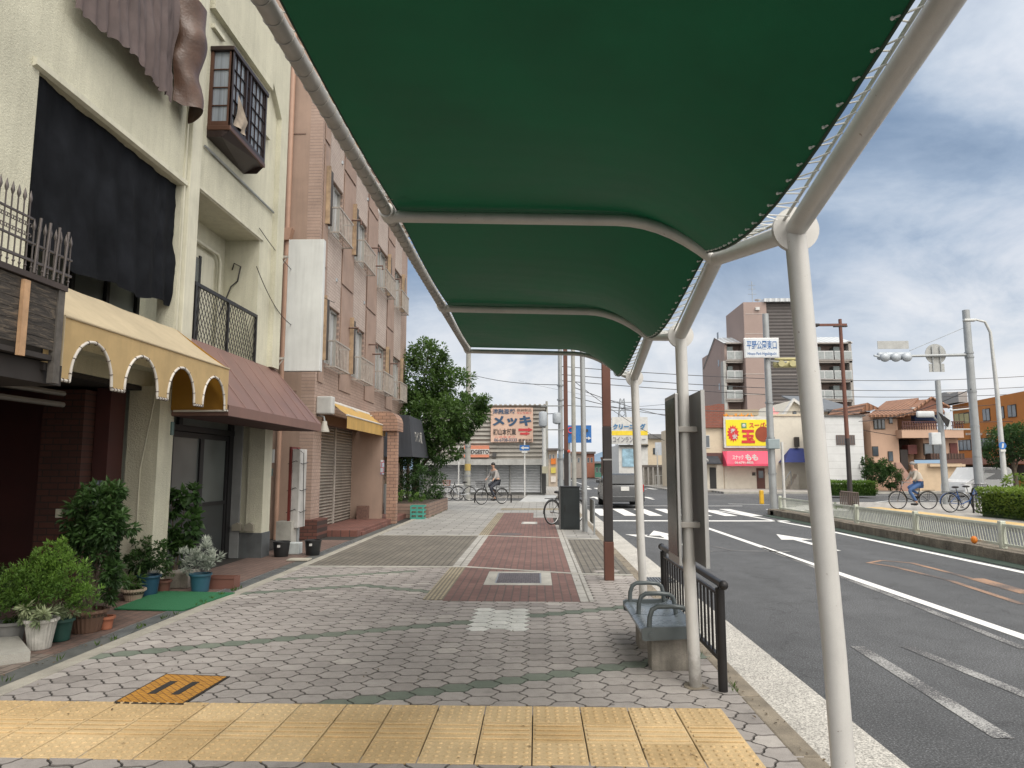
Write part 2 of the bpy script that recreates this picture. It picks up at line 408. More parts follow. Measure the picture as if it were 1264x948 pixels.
mb = MB(); mb.box(-1.09, .5, 8.34, 22.1, -.04, .004); mb.box(-1.09, -.1, 22.1, 24.5, -.04, .004)
struct(mb.build('red_brick_path', M_red))
M_wstrip = brickmat('white_edging', (.43, .42, .39), (.37, .36, .33), (.17, .16, .14), .3, .12, 'z2', .01, dirt=.3)
M_tstrip = brickmat('tan_edging', (.42, .36, .25), (.36, .31, .215), (.17, .15, .11), .1, .05, 'z2', .012, dirt=.3)
mb = MB(); mb.box(-1.33, -1.09, 11.16, 16.2, -.04, .006); mb.box(.5, .66, 8.34, 19.3, -.04, .006); struct(mb.build('white_edging', M_wstrip))
mb = MB(); mb.box(-1.33, -1.09, 8.4, 11.16, -.04, .006); mb.box(-1.33, -1.09, 16.3, 24.5, -.04, .006); mb.box(-1.33, 1.37, 26.2, 27.4, -.04, .004); struct(mb.build('tan_edging', M_tstrip))
mb = MB()                                                     # thin concrete joints across the pavement
mb.prism([(-3.62, 11.06, -.02), (-1.09, 11.08, -.02), (.66, 10.4, -.02), (1.37, 10.34, -.02), (1.37, 10.42, -.02), (.66, 10.5, -.02), (-1.09, 11.18, -.02), (-3.62, 11.16, -.02)], (0, 0, .03))
mb.prism([(-3.62, 16.24, -.02), (-1.09, 16.2, -.02), (1.37, 15.44, -.02), (1.37, 15.52, -.02), (-1.09, 16.3, -.02), (-3.62, 16.32, -.02)], (0, 0, .03))
struct(mb.build('joint_strip', M_conc))
# wavy hexagonal pavers: every paver its own bevelled block
S_ = .218; YS_ = .835; PX_ = S_*.8660254; PYY = S_*YS_
def hexpts(cx, cy, s, gap):
    rr = s/math.sqrt(3); out = []
    V = [Vector((rr*math.cos(PI/3*k), rr*math.sin(PI/3*k))) for k in range(6)]
    for k in range(6):
        a, b = V[k], V[(k+1) % 6]; d = b-a; nrm = Vector((d.y, -d.x)).normalized()
        for q in (0, .2, .4, .6, .8):
            p = a+d*q+nrm*(.0075*math.sin(2*PI*q))
            out.append(Vector((p.x*(1-gap*.8/(s*.5)), p.y*(1-gap*1.35/(s*.5)))))
    return [(cx+p.x, cy+p.y*YS_) for p in out]
def lat(x, y):
    i = round(x/PX_); j = round((y-4.85)/PYY-.5*(i % 2)); return i*PX_, 4.85+(j+.5*(i % 2))*PYY
def seg(x, y, x1, sg):
    a = lat(x, y); n_ = round((x1-a[0])/PX_); return [a, (a[0]+n_*PX_, a[1]+sg*n_*PYY*.5)]
b3 = seg(-3.6, 8.77, -2.3, 1)
bands = [seg(-3.5, 3.73, 1.5, 1), seg(-3.7, 5.83, 1.5, 1), b3, seg(b3[1][0], b3[1][1], -1.2, -1), seg(-3.5, 9.8, -1.9, 1)]
def near(p, pl):
    b = 9
    for i in range(len(pl)-1):
        a = Vector(pl[i]); c = Vector(pl[i+1]); d = c-a; t_ = max(0, min(1, (p-a).dot(d)/d.length_squared)); b = min(b, (p-a-d*t_).length)
    return b
mb = MB(); tl = mb.tl(); gl = mb.bm.faces.layers.float.new('green')
for i in range(-24, 12):
    for j in range(-36, 50):
        cx = i*S_*.8660254; cy = 4.85+(j+.5*(i % 2))*PYY
        if not (-3.72 < cx < 1.45 and -1 < cy < 11.16): continue
        if 3.9 < cy < 4.66 and cx < 1.05: continue
        if -1.22 < cx < .6 and cy > 8.42: continue
        p = Vector((cx, cy)); g = any(near(p, b) < .03 for b in bands); wh = -.68 < cx < -.02 and 6.9 < cy < 7.86
        zt = rnd(-.0015, .0015); tx, ty = rnd(-.006, .006), rnd(-.006, .006)
        o_ = hexpts(cx, cy, S_, .0052); i_ = hexpts(cx, cy, S_, .0085)
        f = lambda q, z: mb.bm.verts.new((q[0], q[1], z+tx*(q[0]-cx)+ty*(q[1]-cy)))
        A = [f(q, zt) for q in i_]; B = [f(q, zt-.0045) for q in o_]; C = [f(q, -.008) for q in o_]
        tone = rnd(.15, .85) if random.random() > .07 else random.choice((-.25, -.12, 1.3)); fs = [mb.bm.faces.new(A)]
        for k in range(30):
            k2 = (k+1) % 30; fs.append(mb.bm.faces.new((B[k], B[k2], A[k2], A[k]))); fs.append(mb.bm.faces.new((C[k], C[k2], B[k2], B[k])))
        for fi, fc in enumerate(fs): fc[tl] = tone if fi == 0 else -2.; fc[gl] = .5 if wh else (1. if g else 0.)
n = N('wavy_pavers'); at = n.n('Attribute', attribute_name='tone'); ag = n.n('Attribute', attribute_name='green')
jt = n.ramp(n.math('ADD', (at, 2), 1.)[0], 0, [(.1, .62), (.3, 1.)]); r = n.ramp(n.math('ADD', n.math('MULTIPLY', (at, 2), .5), .3)[0], 0, [(.1, (.235, .215, .20)), (.3, (.305, .28, .262)), (.8, (.37, .343, .322)), (1., (.43, .40, .37))]); gr = n.ramp(at, 2, [(0, (.135, .165, .13)), (1, (.18, .205, .165))])
wr = n.ramp(at, 2, [(0, (.55, .56, .53)), (1, (.68, .68, .65))])
a_ = n.ramp(ag, 2, [(.6, 0.), (.9, 1.)]); b_ = n.ramp(ag, 2, [(.2, 0.), (.4, 1.)])
c = n.mix((b_, 0), (r, 0), n.mix((a_, 0), (wr, 0), (gr, 0)))
c = n.mix(1., c, (jt, 0), 'MULTIPLY'); f = n.noise(.55, 6, .7); fr = n.ramp(f, 0, [(.3, .70), (.65, 1.1)]); c = n.mix(1., c, (fr, 0), 'MULTIPLY')
f = n.noise(11, 6, .75); fr = n.ramp(f, 0, [(.28, .74), (.5, 1.0), (.75, 1.1)]); c = n.mix(1., c, (fr, 0), 'MULTIPLY')
f = n.noise(180, 2, .7); fr = n.ramp(f, 0, [(.3, .8), (.7, 1.18)]); c = n.mix(1., c, (fr, 0), 'MULTIPLY')
v_ = n.n('TexVoronoi'); pp = n.pos(); n.l(pp[0], pp[1], v_, 0); v_.inputs['Scale'].default_value = 2.3     # old gum and oil spots
vr = n.ramp(v_, 0, [(.03, .5), (.055, 1.)]); c = n.mix(1., c, (vr, 0), 'MULTIPLY')
n.col(c); n.set(Roughness=.8); n.bump((f, 0), .35, .004)
struct(mb.build('interlocking_paving', n.m))
# tactile strip
mb = MB(); tl = mb.tl(); mb2 = None
def tone_from(mb, k0, tone):
    mb.bm.faces.ensure_lookup_table()
    for f_ in mb.bm.faces[k0:]: f_[tl] = tone
x = 1.17
while x > -5.1:
    for row in range(3):
        if x < -3.5 and False: continue
        k0 = len(mb.bm.faces); y0 = 3.84+row*.3
        mb.box(x-.2965, x-.0035, y0+.0035, y0+.2965, -.03, .004+rnd(-.001, .001), bev=.003)
        if row == 1 or random.random() < .04:
            for q in range(4):
                yy_ = y0+.045+q*.07; mb.box(x-.283, x-.017, yy_-.012, yy_+.012, .003, .0125, bev=.003)
        else:
            for a in range(5):
                for b in range(5):
                    c_ = (x-.3+.032+a*.059, y0+.032+b*.059); pr = [(.0145, .004), (.012, .0095), (.006, .011)]; prev = None
                    for (rr, z_) in pr:
                        vs = [mb.bm.verts.new((c_[0]+rr*math.cos(PI/5*k), c_[1]+rr*math.sin(PI/5*k), z_)) for k in range(10)]
                        if prev:
                            for k in range(10): mb.bm.faces.new((prev[k], prev[(k+1) % 10], vs[(k+1) % 10], vs[k]))
                        prev = vs
                    mb.bm.faces.new(prev)
        tone_from(mb, k0, rnd(0, 1))
    x -= .3
n = N('tactile_yellow'); at = n.n('Attribute', attribute_name='tone'); r = n.ramp(at, 2, [(0, (.56, .40, .20)), (1, (.66, .50, .28))])
f = n.noise(1.6, 7, .72); fr = n.ramp(f, 0, [(.3, (.72, .71, .70)), (.65, (1.06, 1.06, 1.08))]); c = n.mix(1., (r, 0), (fr, 0), 'MULTIPLY')
f = n.noise(90, 3, .75); fr = n.ramp(f, 0, [(.3, .80), (.7, 1.12)]); c = n.mix(1., c, (fr, 0), 'MULTIPLY')
f5 = n.noise(23, 6, .8); fr = n.ramp(f5, 0, [(.28, .75), (.40, 1.)]); c = n.mix(1., c, (fr, 0), 'MULTIPLY')
n.col(c); n.set(Roughness=.75); n.bump((f, 0), .3, .003)
struct(mb.build('tactile_paving', n.m))
# kerbs and gutters
mb = MB(); y = -4.
while y < 22: mb.box(1.362, 1.505, y, y+.992, RZ-.05, .004, bev=.012); y += 1.
mb.box(1.362, 1.505, 22, 33.6, RZ-.05, .004)
struct(mb.build('kerb', M_kerb))
mb = MB(); y = -4.2
while y < 34: mb.box(1.507, 2.03, y, y+1.995, RZ-.05, RZ+.022-.0, bev=.006); y += 2.
struct(mb.build('gutter_apron', M_gran))
mb = MB(); y = -2.
while y < 24: mb.box(-3.745, -3.605, y, y+.596, -.04, .006, bev=.004); y += .6
struct(mb.build('edging_stone', mk('edging_pale', (.36, .34, .29), .85, var=.3, scale=3, bump=.25, bs=110, fine=.15)))
mb = MB(); mb.box(-3.97, -3.75, -2, 20, -.04, -.004)
struct(mb.build('drain_channel', mk('drain_dark', (.10, .105, .10), .8, var=.4, scale=5, bump=.3)))
M_steelg = mk('galvanised', (.34, .36, .37), .45, .7, var=.25, scale=6, bump=.05)
for (ya, yb) in ((6.5, 10.8), (12.6, 15.0)):
    mb = MB(); mb.box(-3.955, -3.94, ya, yb, -.01, .004); mb.box(-3.79, -3.775, ya, yb, -.01, .004); y = ya
    while y < yb: mb.box(-3.94, -3.79, y, y+.006, -.01, .003); y += .022
    mb.build('drain_grate', M_steelg, **dict(label='long galvanised drain grate beside the green mat' if ya < 8 else 'long galvanised drain grate beside the tiled shop step', cat='drain grate'), loc=(-3.87, ya, 0))
mb = MB(); mb.box(-4.95, -3.972, 8.9, 15.2, -.04, .0); mb.box(-4.95, -3.972, 5.9, 8.9, -.04, -.003)
struct(mb.build('tiled_apron', brickmat('apron_tiles', (.20, .13, .105), (.16, .105, .085), (.10, .08, .07), .15, .1, 'z2', .008, dirt=.35)))
mb = MB(); mb.box(-4.95, -3.972, -2, 5.9, -.04, -.002)
struct(mb.build('brick_apron', brickmat('apron_bricks', (.25, .20, .17), (.20, .165, .14), (.10, .085, .07), .2, .1, 'z2', .01, dirt=.35)))
# far pavements
M_pav2 = brickmat('far_paving', (.42, .40, .37), (.36, .345, .32), (.22, .21, .19), .4, .4, 'z', .02, dirt=.25)
mb = MB()
mb.box(12.6, 60, 4, 32.5, RZ-.05, 0); mb.box(12.2, 70, 47, 56, RZ-.05, 0); mb.box(9.6, 12.2, 50, 140, RZ-.05, 0); mb.box(-8, 1.8, 39.5, 160, RZ-.05, 0); mb.box(-30, -8, 39.5, 44, RZ-.05, 0)
struct(mb.build('far_pavement', M_pav2))
mb = MB(); mb.box(12.45, 12.6, 4, 32.5, RZ-.05, .006, bev=.01); mb.box(12.6, 40, 32.5, 32.65, RZ-.05, .006, bev=.01); mb.box(12.2, 70, 46.85, 47, RZ-.05, .006); struct(mb.build('far_kerb', M_conc))
mb = MB(); mb.box(12.9, 13.5, 12, 28.5, -.01, .006); struct(mb.build('far_tactile_strip', mk('tactile_far', (.62, .44, .2), .8, fine=.2, bs=20)))
# road markings
P1 = paintmat('road_paint', (.72, .72, .70), .70); P2 = paintmat('road_paint_worn', (.36, .36, .35), .47, bs=75); P3 = paintmat('road_paint_orange', (.36, .22, .14), .50, bs=60)
def strip(mb, pts, wd, z=RZ+.004):
    pts = [Vector((p[0], p[1])) for p in pts]; m = len(pts); Ls = []; Rs = []
    for i, p in enumerate(pts):
        d = (pts[min(i+1, m-1)]-pts[max(i-1, 0)]).normalized(); q = Vector((-d.y, d.x))*wd/2
        Ls.append((*(p+q), z)); Rs.append((*(p-q), z))
    for i in range(m-1): mb.face([Ls[i], Rs[i], Rs[i+1], Ls[i+1]])
mb = MB(); strip(mb, [(4.78, -2), (4.74, 12), (4.7, 22.4)], .15); strip(mb, [(7.62, -2), (7.7, 12), (7.68, 20), (7.2, 27), (6.3, 32)], .15)
strip(mb, [(2.15, 22.6), (8.0, 22.7)], .4)
for k in range(7): mb.face([(2.2+k*.86, 25.0, RZ+.004), (2.65+k*.86, 25.0, RZ+.004), (2.65+k*.86, 29.2, RZ+.004), (2.2+k*.86, 29.2, RZ+.004)])
for k in range(9): mb.face([(2.2+k*.86, 56, RZ+.004), (2.65+k*.86, 56, RZ+.004), (2.65+k*.86, 60, RZ+.004), (2.2+k*.86, 60, RZ+.004)])
strip(mb, [(4.7, 64), (4.7, 110)], .15); strip(mb, [(2.2, 31.5), (9, 31.6)], .2)
for k in range(8): strip(mb, [(9.2+k*.5, 29+k*.55), (12.2+k*.5, 28.4+k*.55)], .28)
strip(mb, [(8.9, 33.5), (12, 32), (24, 31.2)], .15); strip(mb, [(10, 45), (30, 44)], .15); strip(mb, [(9.2, 27), (18, 37), (30, 38)], .15)
a = [G(958, 655, RZ), G(997, 662, RZ), G(988, 658, RZ)]
# arrow on the right lane
def arrow(mb, x, y, s=1, turn=0):
    z = RZ+.004; mb.face([(x-.08, y, z), (x+.08, y, z), (x+.08, y+2.2*s, z), (x-.08, y+2.2*s, z)])
    mb.face([(x-.35, y+2.2*s, z), (x+.35, y+2.2*s, z), (x, y+3.6*s, z)])
    if turn: mb.face([(x+.08*turn, y+1.2*s, z+.001), (x+.08*turn, y+1.5*s, z+.001), (x+.55*turn, y+2.3*s, z+.001), (x+.55*turn, y+2.0*s, z+.001)]); mb.face([(x+.35*turn, y+2.35*s, z+.001), (x+.9*turn, y+2.5*s, z+.001), (x+.6*turn, y+1.6*s, z+.001)])
arrow(mb, 6.0, 14.6, 1, 1); arrow(mb, 3.1, 15.5, 1, -1); arrow(mb, 3.3, 38, 1, 0); arrow(mb, 6.2, 38, 1, 0)
struct(mb.build('road_marking_white', P1))
mb = MB(); strip(mb, [G(1058, 798, RZ), G(1240, 912, RZ)], .13); strip(mb, [G(1118, 798, RZ), G(1290, 868, RZ)], .12)
strip(mb, [G(940, 676, RZ), G(1100, 735, RZ), G(1264, 801, RZ)], .1); strip(mb, [G(850, 672, RZ), G(880, 674, RZ), G(905, 680, RZ), G(975, 681, RZ)], .09); strip(mb, [G(860, 681, RZ), G(905, 680, RZ)], .07)
struct(mb.build('road_marking_worn', P2))
mb = MB(); strip(mb, [G(1262, 746, RZ), G(1170, 716, RZ), G(1100, 699, RZ), G(1072, 695, RZ), G(1088, 692, RZ), G(1125, 695, RZ), G(1180, 709, RZ), G(1264, 733, RZ)], .1); strip(mb, [G(1205, 714, RZ), G(1264, 731, RZ)], .2, RZ+.005)
struct(mb.build('road_marking_orange', P3))
# median island
M_stone = mk('median_stone', (.22, .19, .15), .9, var=.55, scale=3.5, bump=.8, bs=22, dirt=.5, fine=.2, bd=.03)
mb = MB(); y = -2
while y < 25.2: mb.box(8.25, 8.36, y, y+.59, RZ-.05, RZ+.2+rnd(-.006, .006), bev=.012); mb.box(8.9, 9.0, y, y+.59, RZ-.05, RZ+.2, bev=.012); y += .6
mb.box(8.36, 8.9, -2, 25.2, RZ-.05, RZ+.17); mb.box(8.25, 9.0, 25.2, 25.9, RZ-.05, RZ+.2, bev=.05)
struct(mb.build('median_island', M_stone))
mb = MB(); mb.box(7.88, 8.249, -2, 25.2, RZ-.05, RZ+.012); struct(mb.build('mossy_gutter', mk('moss_green', (.035, .058, .042), .9, var=.4, scale=5, bump=.4)))
# hills at the end of the street
mb = MB(); mb.grid(lambda a, b: Vector((-500+1500*a, 1500+120*b, RZ+(38+34*noise.noise(Vector((a*7, 3, 0)))+12*noise.noise(Vector((a*23, 1, 0))))*math.sin(PI*min(1, b*.5)))), 60, 4)
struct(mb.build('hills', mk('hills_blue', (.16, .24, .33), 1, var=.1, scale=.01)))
# ================================================================ the bus shelter canopy
M_white = mk('shelter_paint', (.60, .59, .565), .42, .15, var=.12, scale=2.5, bump=.06, bs=200, dirt=.12, fine=.05, foot=.7)
M_whiteD = mk('shelter_paint_dull', (.42, .40, .37), .5, .1, var=.2, scale=5, dirt=.3)
M_fab = mk('canopy_fabric', (.009, .088, .040), .5, var=.22, scale=1.7, bump=.15, bs=400, tl=.11, spec=.2, dirt=.0)
M_blk = mk('black_metal', (.022, .021, .022), .42, .4, var=.3, scale=6, dirt=.15, dirtcol=(.12, .10, .08))
M_cable = mk('steel_cable', (.55, .55, .53), .4, .6)
sh = T('bus_shelter', 'bus shelter with green fabric canopy on pale tubular posts and zigzag beams', 'bus shelter', (1.1, 2.85, 0))
RY = [-.85, 1.6, 4.05, 6.5, 8.95]; PY = [.40, 2.86, 5.20, 7.68]
GX, GZ = -.885, 3.04
NZr, NZp = 2.74, 2.50
def nodeX(y): return 1.075
def ribp(s):                                                   # rib profile, s 0 (gutter) .. 1 (beam)
    x = GX+(1.05-GX)*s; z = GZ-.02-.055*s
    if s > .70: q = (s-.70)/.30; z -= .235*q**2.1
    return x, z
def beamz(y):
    k = (y-RY[0])/2.45; f_ = k-math.floor(k); return NZr+(NZp-NZr)*(f_/.5 if f_ < .5 else (1-f_)/.5)
for k, y in enumerate(PY):                                     # posts, leaning slightly towards the shops, each with its round plate
    bx = [1.12, 1.165, 1.11, 1.125][k]
    p = MB().tube([(bx, y+.0, -.01), (bx-.02, y, .8), (1.075, y, NZp-.02)], [.043, .043, .043], 20).build('post', M_white, sh, smooth=40)
    MB().cyl((1.075, y-.012, NZp), (1.075, y+.012, NZp), .094, n=28).build('round_plate', M_white, p, smooth=40)
pts = []
for k in range(len(RY)-1):
    a, b = Vector((1.06, RY[k], NZr)), Vector((1.06, RY[k+1], NZr)); m_ = Vector((1.075, PY[k], NZp))
    MB().tube([a, m_], .042, 20).build('beam', M_white, sh, smooth=40)
    MB().tube([m_, b], .042, 20).build('beam', M_white, sh, smooth=40)
for y in RY: MB().ball((1.06, y, NZr), .045, 16).build('beam_joint', M_white, sh, smooth=60)
for y in RY:
    pr = [ribp(i/24) for i in range(25)]
    MB().tube([(x, y, z) for x, z in pr], .035 if y < 8.9 else .028, 16).build('rib', M_white, sh, smooth=60)
gt = MB().tube([(GX, RY[0]-.05, GZ), (GX, RY[-1]+.04, GZ)], .034, 14).build('edge_tube', M_whiteD, sh, smooth=50)
for y in RY: MB().cyl((GX, y-.06, GZ), (GX, y+.06, GZ), .046, n=14).build('collar', M_white, gt, smooth=50)
y = RY[0]
while y < RY[-1]-.05:
    if min(abs(y-q) for q in RY) > .08:
        mb = MB(); mb.torus((GX, y, GZ), (0, 1, 0), .0355, .0028, 14, 5)
        mb.tube([(GX+.03, y, GZ+.015), (GX+.075, y+.01, GZ+.022), (GX+.085, y+.01, GZ+.045)], .0035, 5); mb.build('hook', M_whiteD, gt, smooth=60)
    y += .105
def edgeR(k, t_):                                              # fabric's beam-side edge in bay k
    y = RY[k]+(RY[k+1]-RY[k])*t_; s_ = math.sin(PI*t_); dz = (NZr-NZp)*(1-abs(2*t_-1))
    x = 1.005-.062*s_**.8; z = NZr+.045-.20*s_**1.2
    return Vector((x, y, z))
for k in range(4):
    def fn(a, b, k=k):
        y = RY[k]+(RY[k+1]-RY[k])*b; s_ = math.sin(PI*b); xr, zr = ribp(a); e = edgeR(k, b)
        x = GX+.045+(e.x-GX-.045)*a+.008*s_*(1-a); q = max(0, a-.0)
        z0 = zr+.05; z = z0-(.18*q**2.2+.05)*s_
        z += .0015*math.sin(y*31+x*3)*s_
        return Vector((x, y, z if a < 1 else z))
    MB().grid(fn, 36, 32).build('fabric_panel', M_fab, sh, smooth=180)
    MB().tube([fn(1, i/32)+Vector((0, 0, -.002)) for i in range(33)], .006, 6).build('edge_cable', mk('cable_dark', (.02, .05, .03), .6), sh, smooth=60)
    MB().tube([fn(0, i/32)+Vector((0.004, 0, 0)) for i in range(33)], .004, 6).build('edge_cable', MATS['cable_dark'], sh, smooth=60)
    m_ = 24; M_lw = mk('lacing_white', (.75, .75, .73), .4)
    for i in range(1, m_):
        p = fn(1, i/m_); bz = beamz(p.y); q0 = Vector((1.03, p.y-.035, bz+.035)); q1 = Vector((1.03, p.y+.035, bz+.035))
        p = p+Vector((-.02, 0, .004))
        mb = MB(); mb.tube([q0, p, q1], .0032, 5); mb.ball(p, .006, 8); mb.build('lacing_tie', M_lw, sh, smooth=60)
    mb = MB(); mb.tube([(1.03, RY[k]+.06, NZr+.03), (1.03, PY[k], NZp+.04), (1.03, RY[k+1]-.06, NZr+.03)], .007, 6)
    mb.build('lacing_rail', M_lw, sh, smooth=60)
for k, y in enumerate(PY):                                     # rough mortar collar where each post enters the paving
    bx = [1.12, 1.165, 1.11, 1.125][k]; mb = MB(); ring = [(bx+rnd(.065, .10)*math.cos(2*PI*q/14), y+rnd(.065, .10)*math.sin(2*PI*q/14), .001) for q in range(14)]
    mb.prism(ring, (0, 0, .004)); mb.build('mortar_collar', M_kerb, sh)
# timetable panels on the post
tp = T('timetable_board', 'tall narrow timetable boards clamped either side of the shelter post behind the bench', 'timetable board', (1.1, 5.2, .8))
M_fr = mk('alu_frame', (.42, .42, .41), .35, .6, var=.1)
n = N('timetable_glass'); f = n.noise(2.4, 6, .7); mp = n.n('Mapping'); p = n.pos(); n.l(p[0], p[1], mp, 0); mp.inputs['Scale'].default_value = (1, 5, 5)
f = n.noise(1.2, 6, .75, (mp, 0)); r = n.ramp(f, 0, [(.3, (.012, .016, .014)), (.5, (.03, .035, .03)), (.7, (.13, .12, .10))]); n.col((r, 0)); n.set(Roughness=.2); n.b.inputs['Specular IOR Level'].default_value = .25
bd = MB().box(1.0, 1.022, 5.10, 5.50, .84, 2.06, bev=.004).build('board', M_fr, tp); MB().box(.996, .9995, 5.125, 5.475, .90, 2.03).build('glass', n.m, bd)
bd = MB().box(1.162, 1.18, 4.99, 5.42, .84, 2.07, bev=.004).build('board', mk('board_back', (.17, .17, .165), .5, .3, dirt=.3), tp)
MB().box(1.158, 1.184, 4.975, 4.99, .84, 2.07).build('frame', M_fr, bd)
for z in (1.12, 1.80): MB().box(1.024, 1.163, 5.13, 5.27, z-.02, z+.02, bev=.004).build('clamp', M_whiteD, tp)
# bench
M_bn = mk('bench_plastic', (.10, .118, .122), .33, .1, var=.2, scale=6, dirt=.1); M_bnl = mk('bench_seat', (.20, .235, .265), .28, .15, var=.2, scale=7, bump=.05)
M_foot = mk('bench_concrete', (.30, .275, .235), .9, var=.5, scale=5, bump=.4, bs=70, dirt=.75, fine=.12)
be = T('bench', 'grey two seat bench on concrete blocks with three loop armrests', 'bench', (1.03, 6.2, 0))
def bz_(z): return .24+(z-.345)*.9
def foot(y0, y1): MB().box(.865, 1.165, y0, y1, -.01, .245, bev=.015).build('concrete_foot', M_foot, be, smooth=40)
foot(5.585, 5.78); foot(6.23, 6.45)
def seatfn(y0, y1):
    prof = [(.79, .385), (.79, .41), (.82, .428), (.87, .424), (.97, .412), (1.07, .412), (1.14, .422), (1.19, .446), (1.21, .452), (1.22, .436)]
    mb = MB(); tl_ = [(x, y0, bz_(z)) for x, z in prof]+[(1.2, y0, bz_(.40)), (1.1, y0, bz_(.375)), (.9, y0, bz_(.375))]
    mb.prism(tl_, (0, y1-y0, 0)); return mb
for y0, y1 in ((5.55, 6.09), (6.11, 6.64)): seatfn(y0, y1).build('seat', M_bnl, be, smooth=50)
for y in (5.54, 6.10, 6.65):
    MB().tube([(.845, y, bz_(.40)), (.852, y, bz_(.52)), (.872, y, bz_(.585)), (.91, y, bz_(.61)), (1.02, y, bz_(.613)), (1.10, y, bz_(.605)), (1.135, y, bz_(.58)), (1.148, y, bz_(.52)), (1.158, y, bz_(.42))], [.019, .019, .019, .019, .018, .018, .018, .019, .019], 12).build('armrest', M_bn, be, smooth=60)
for y in (5.515, 6.642):
    mb = MB(); mb.prism([(x, y, bz_(z)) for x, z in ((.79, .345), (.785, .43), (.81, .445), (1.19, .455), (1.222, .44), (1.21, .36), (.81, .335))], (0, .034, 0)); mb.cyl((.86, y-.01, bz_(.385)), (.86, y, bz_(.385)), .022, n=18); mb.cyl((.86, y-.014, bz_(.385)), (.86, y, bz_(.385)), .011, n=14)
    mb.build('end_cap', M_bn, be, smooth=40)
# black railing behind the bench
ra = T('railing', 'black metal railing with ball ended top rail between bench and road', 'railing', (1.3, 6.6, 0))
for y in (5.1, 7.3): MB().tube([(1.275, y, -.01), (1.275, y, .69)], .032, 16).build('post', M_blk, ra, smooth=40)
mb = MB(); mb.tube([(1.275, 5.02, .725), (1.275, 7.38, .725)], .026, 14); mb.ball((1.275, 5.0, .725), .034, 14); mb.ball((1.275, 7.4, .725), .034, 14); mb.cyl((1.275, 5.1, .68), (1.275, 5.1, .72), .016); mb.cyl((1.275, 7.3, .68), (1.275, 7.3, .72), .016); mb.build('top_rail', M_blk, ra, smooth=50)
MB().box(1.26, 1.29, 5.13, 7.27, .19, .22).build('bottom_rail', M_blk, ra)
MB().box(1.263, 1.287, 5.13, 7.27, .635, .655).build('middle_rail', M_blk, ra)
y = 5.23
while y < 7.25: MB().cyl((1.275, y, .215), (1.275, y, .64), .009, n=8).build('baluster', M_blk, ra, smooth=50); y += .115
# brown post in the pavement
M_bp = mk('brown_paint', (.125, .05, .034), .5, .2, var=.2, dirt=.2); M_bpd = mk('dark_brown_paint', (.035, .03, .03), .5, .2, var=.3, dirt=.2)
po = T('lamp_post', 'square brown street lamp post with dark middle section, standing nearest the shelter', 'lamp post', (.99, 9.95, 0))
MB().box(.925, 1.055, 9.88, 10.02, 0, .52, bev=.006).build('base_sleeve', M_bp, po); MB().box(.93, 1.05, 9.885, 10.015, .521, 2.1, bev=.006).build('shaft', M_bpd, po); MB().box(.932, 1.048, 9.887, 10.013, 2.101, 6.6, bev=.006).build('shaft', M_bp, po)
MB().box(.926, 1.054, 9.881, 10.019, 1.63, 1.65).build('band', mk('tape_pale', (.3, .3, .3), .6), po); MB().box(-.4, 1.0, 9.9, 10.0, 6.45, 6.53).build('arm', M_bp, po); MB().box(-.75, -.2, 9.85, 10.05, 6.38, 6.45, bev=.02).build('lamp_head', M_bp, po)
# cabinet, pole, small panel
cb_ = T('cabinet', 'black street cabinet beside the grey pole and parked bicycle', 'cabinet', (.83, 18.1, 0))
M_cab = mk('cabinet_black', (.018, .024, .026), .45, .2, var=.3, scale=4)
MB().box(.60, 1.08, 17.9, 18.3, 0, 1.05, bev=.01).build('body', M_cab, cb_); MB().box(.572, .598, 17.88, 18.32, 0, 1.06).build('side_panel', mk('cab_grey', (.13, .13, .13), .5, .3), cb_)
MB().box(.66, 1.04, 17.885, 17.898, .05, 1.0, bev=.003).build('door', M_cab, cb_); MB().box(.70, .72, 17.87, 17.884, .45, .6).build('handle', M_blk, cb_); MB().box(.59, 1.09, 17.89, 18.31, 1.051, 1.07).build('lid', M_blk, cb_)
M_pole = mk('pole_grey', (.36, .38, .39), .45, .4, var=.15, dirt=.2)
gp = T('steel_pole', 'slim grey steel pole standing against the right side of black cabinet', 'pole', (1.17, 17.4, 0))
MB().tube([(1.17, 17.4, -.02), (1.15, 17.4, 5.5)], [.066, .06], 18).build('shaft', M_pole, gp, smooth=40); MB().cyl((1.15, 17.4, .95), (1.15, 17.4, 1.0), .072, n=18).build('band', M_steelg, gp, smooth=40)
sp = T('low_signboard', 'low dark panel on a thin leg between grey pole and road', 'signboard', (1.33, 16.9, 0))
MB().box(1.28, 1.31, 16.6, 17.3, .25, .80, bev=.008).build('panel', mk('panel_dark', (.10, .10, .09), .6), sp); MB().cyl((1.33, 16.6, 0), (1.33, 16.6, .78), .02).build('leg', M_steelg, sp)
# orange lid, manhole, small covers
ol = T('hydrant_lid', 'orange square lid with two black bars set beside yellow tactile strip', 'manhole lid', (-2.5, 5.0, 0))
q = [G(138, 869), G(205, 833), G(284, 836), G(226, 871)]
def shrink(q, s): c_ = sum(q, Vector())/4; return [c_+(p-c_)*s for p in q]
mb = MB(); q2 = shrink(q, .93); mb.prism([(p.x, p.y, .002) for p in q], (0, 0, .006)); mb.build('frame', mk('iron_frame', (.04, .035, .03), .7, .4), ol)
n = N('orange_lid'); g = n.pos(); mp = n.n('Mapping'); n.l(g[0], g[1], mp, 0); mp.inputs['Rotation'].default_value = (0, 0, R(45)); sx_ = n.n('SeparateXYZ'); n.l(mp, 0, sx_, 0)
wa = n.math('ABSOLUTE', n.math('SINE', n.math('MULTIPLY', (sx_, 0), 75)), 0); wb = n.math('ABSOLUTE', n.math('SINE', n.math('MULTIPLY', (sx_, 1), 75)), 0); mn = n.math('MINIMUM', wa, wb)
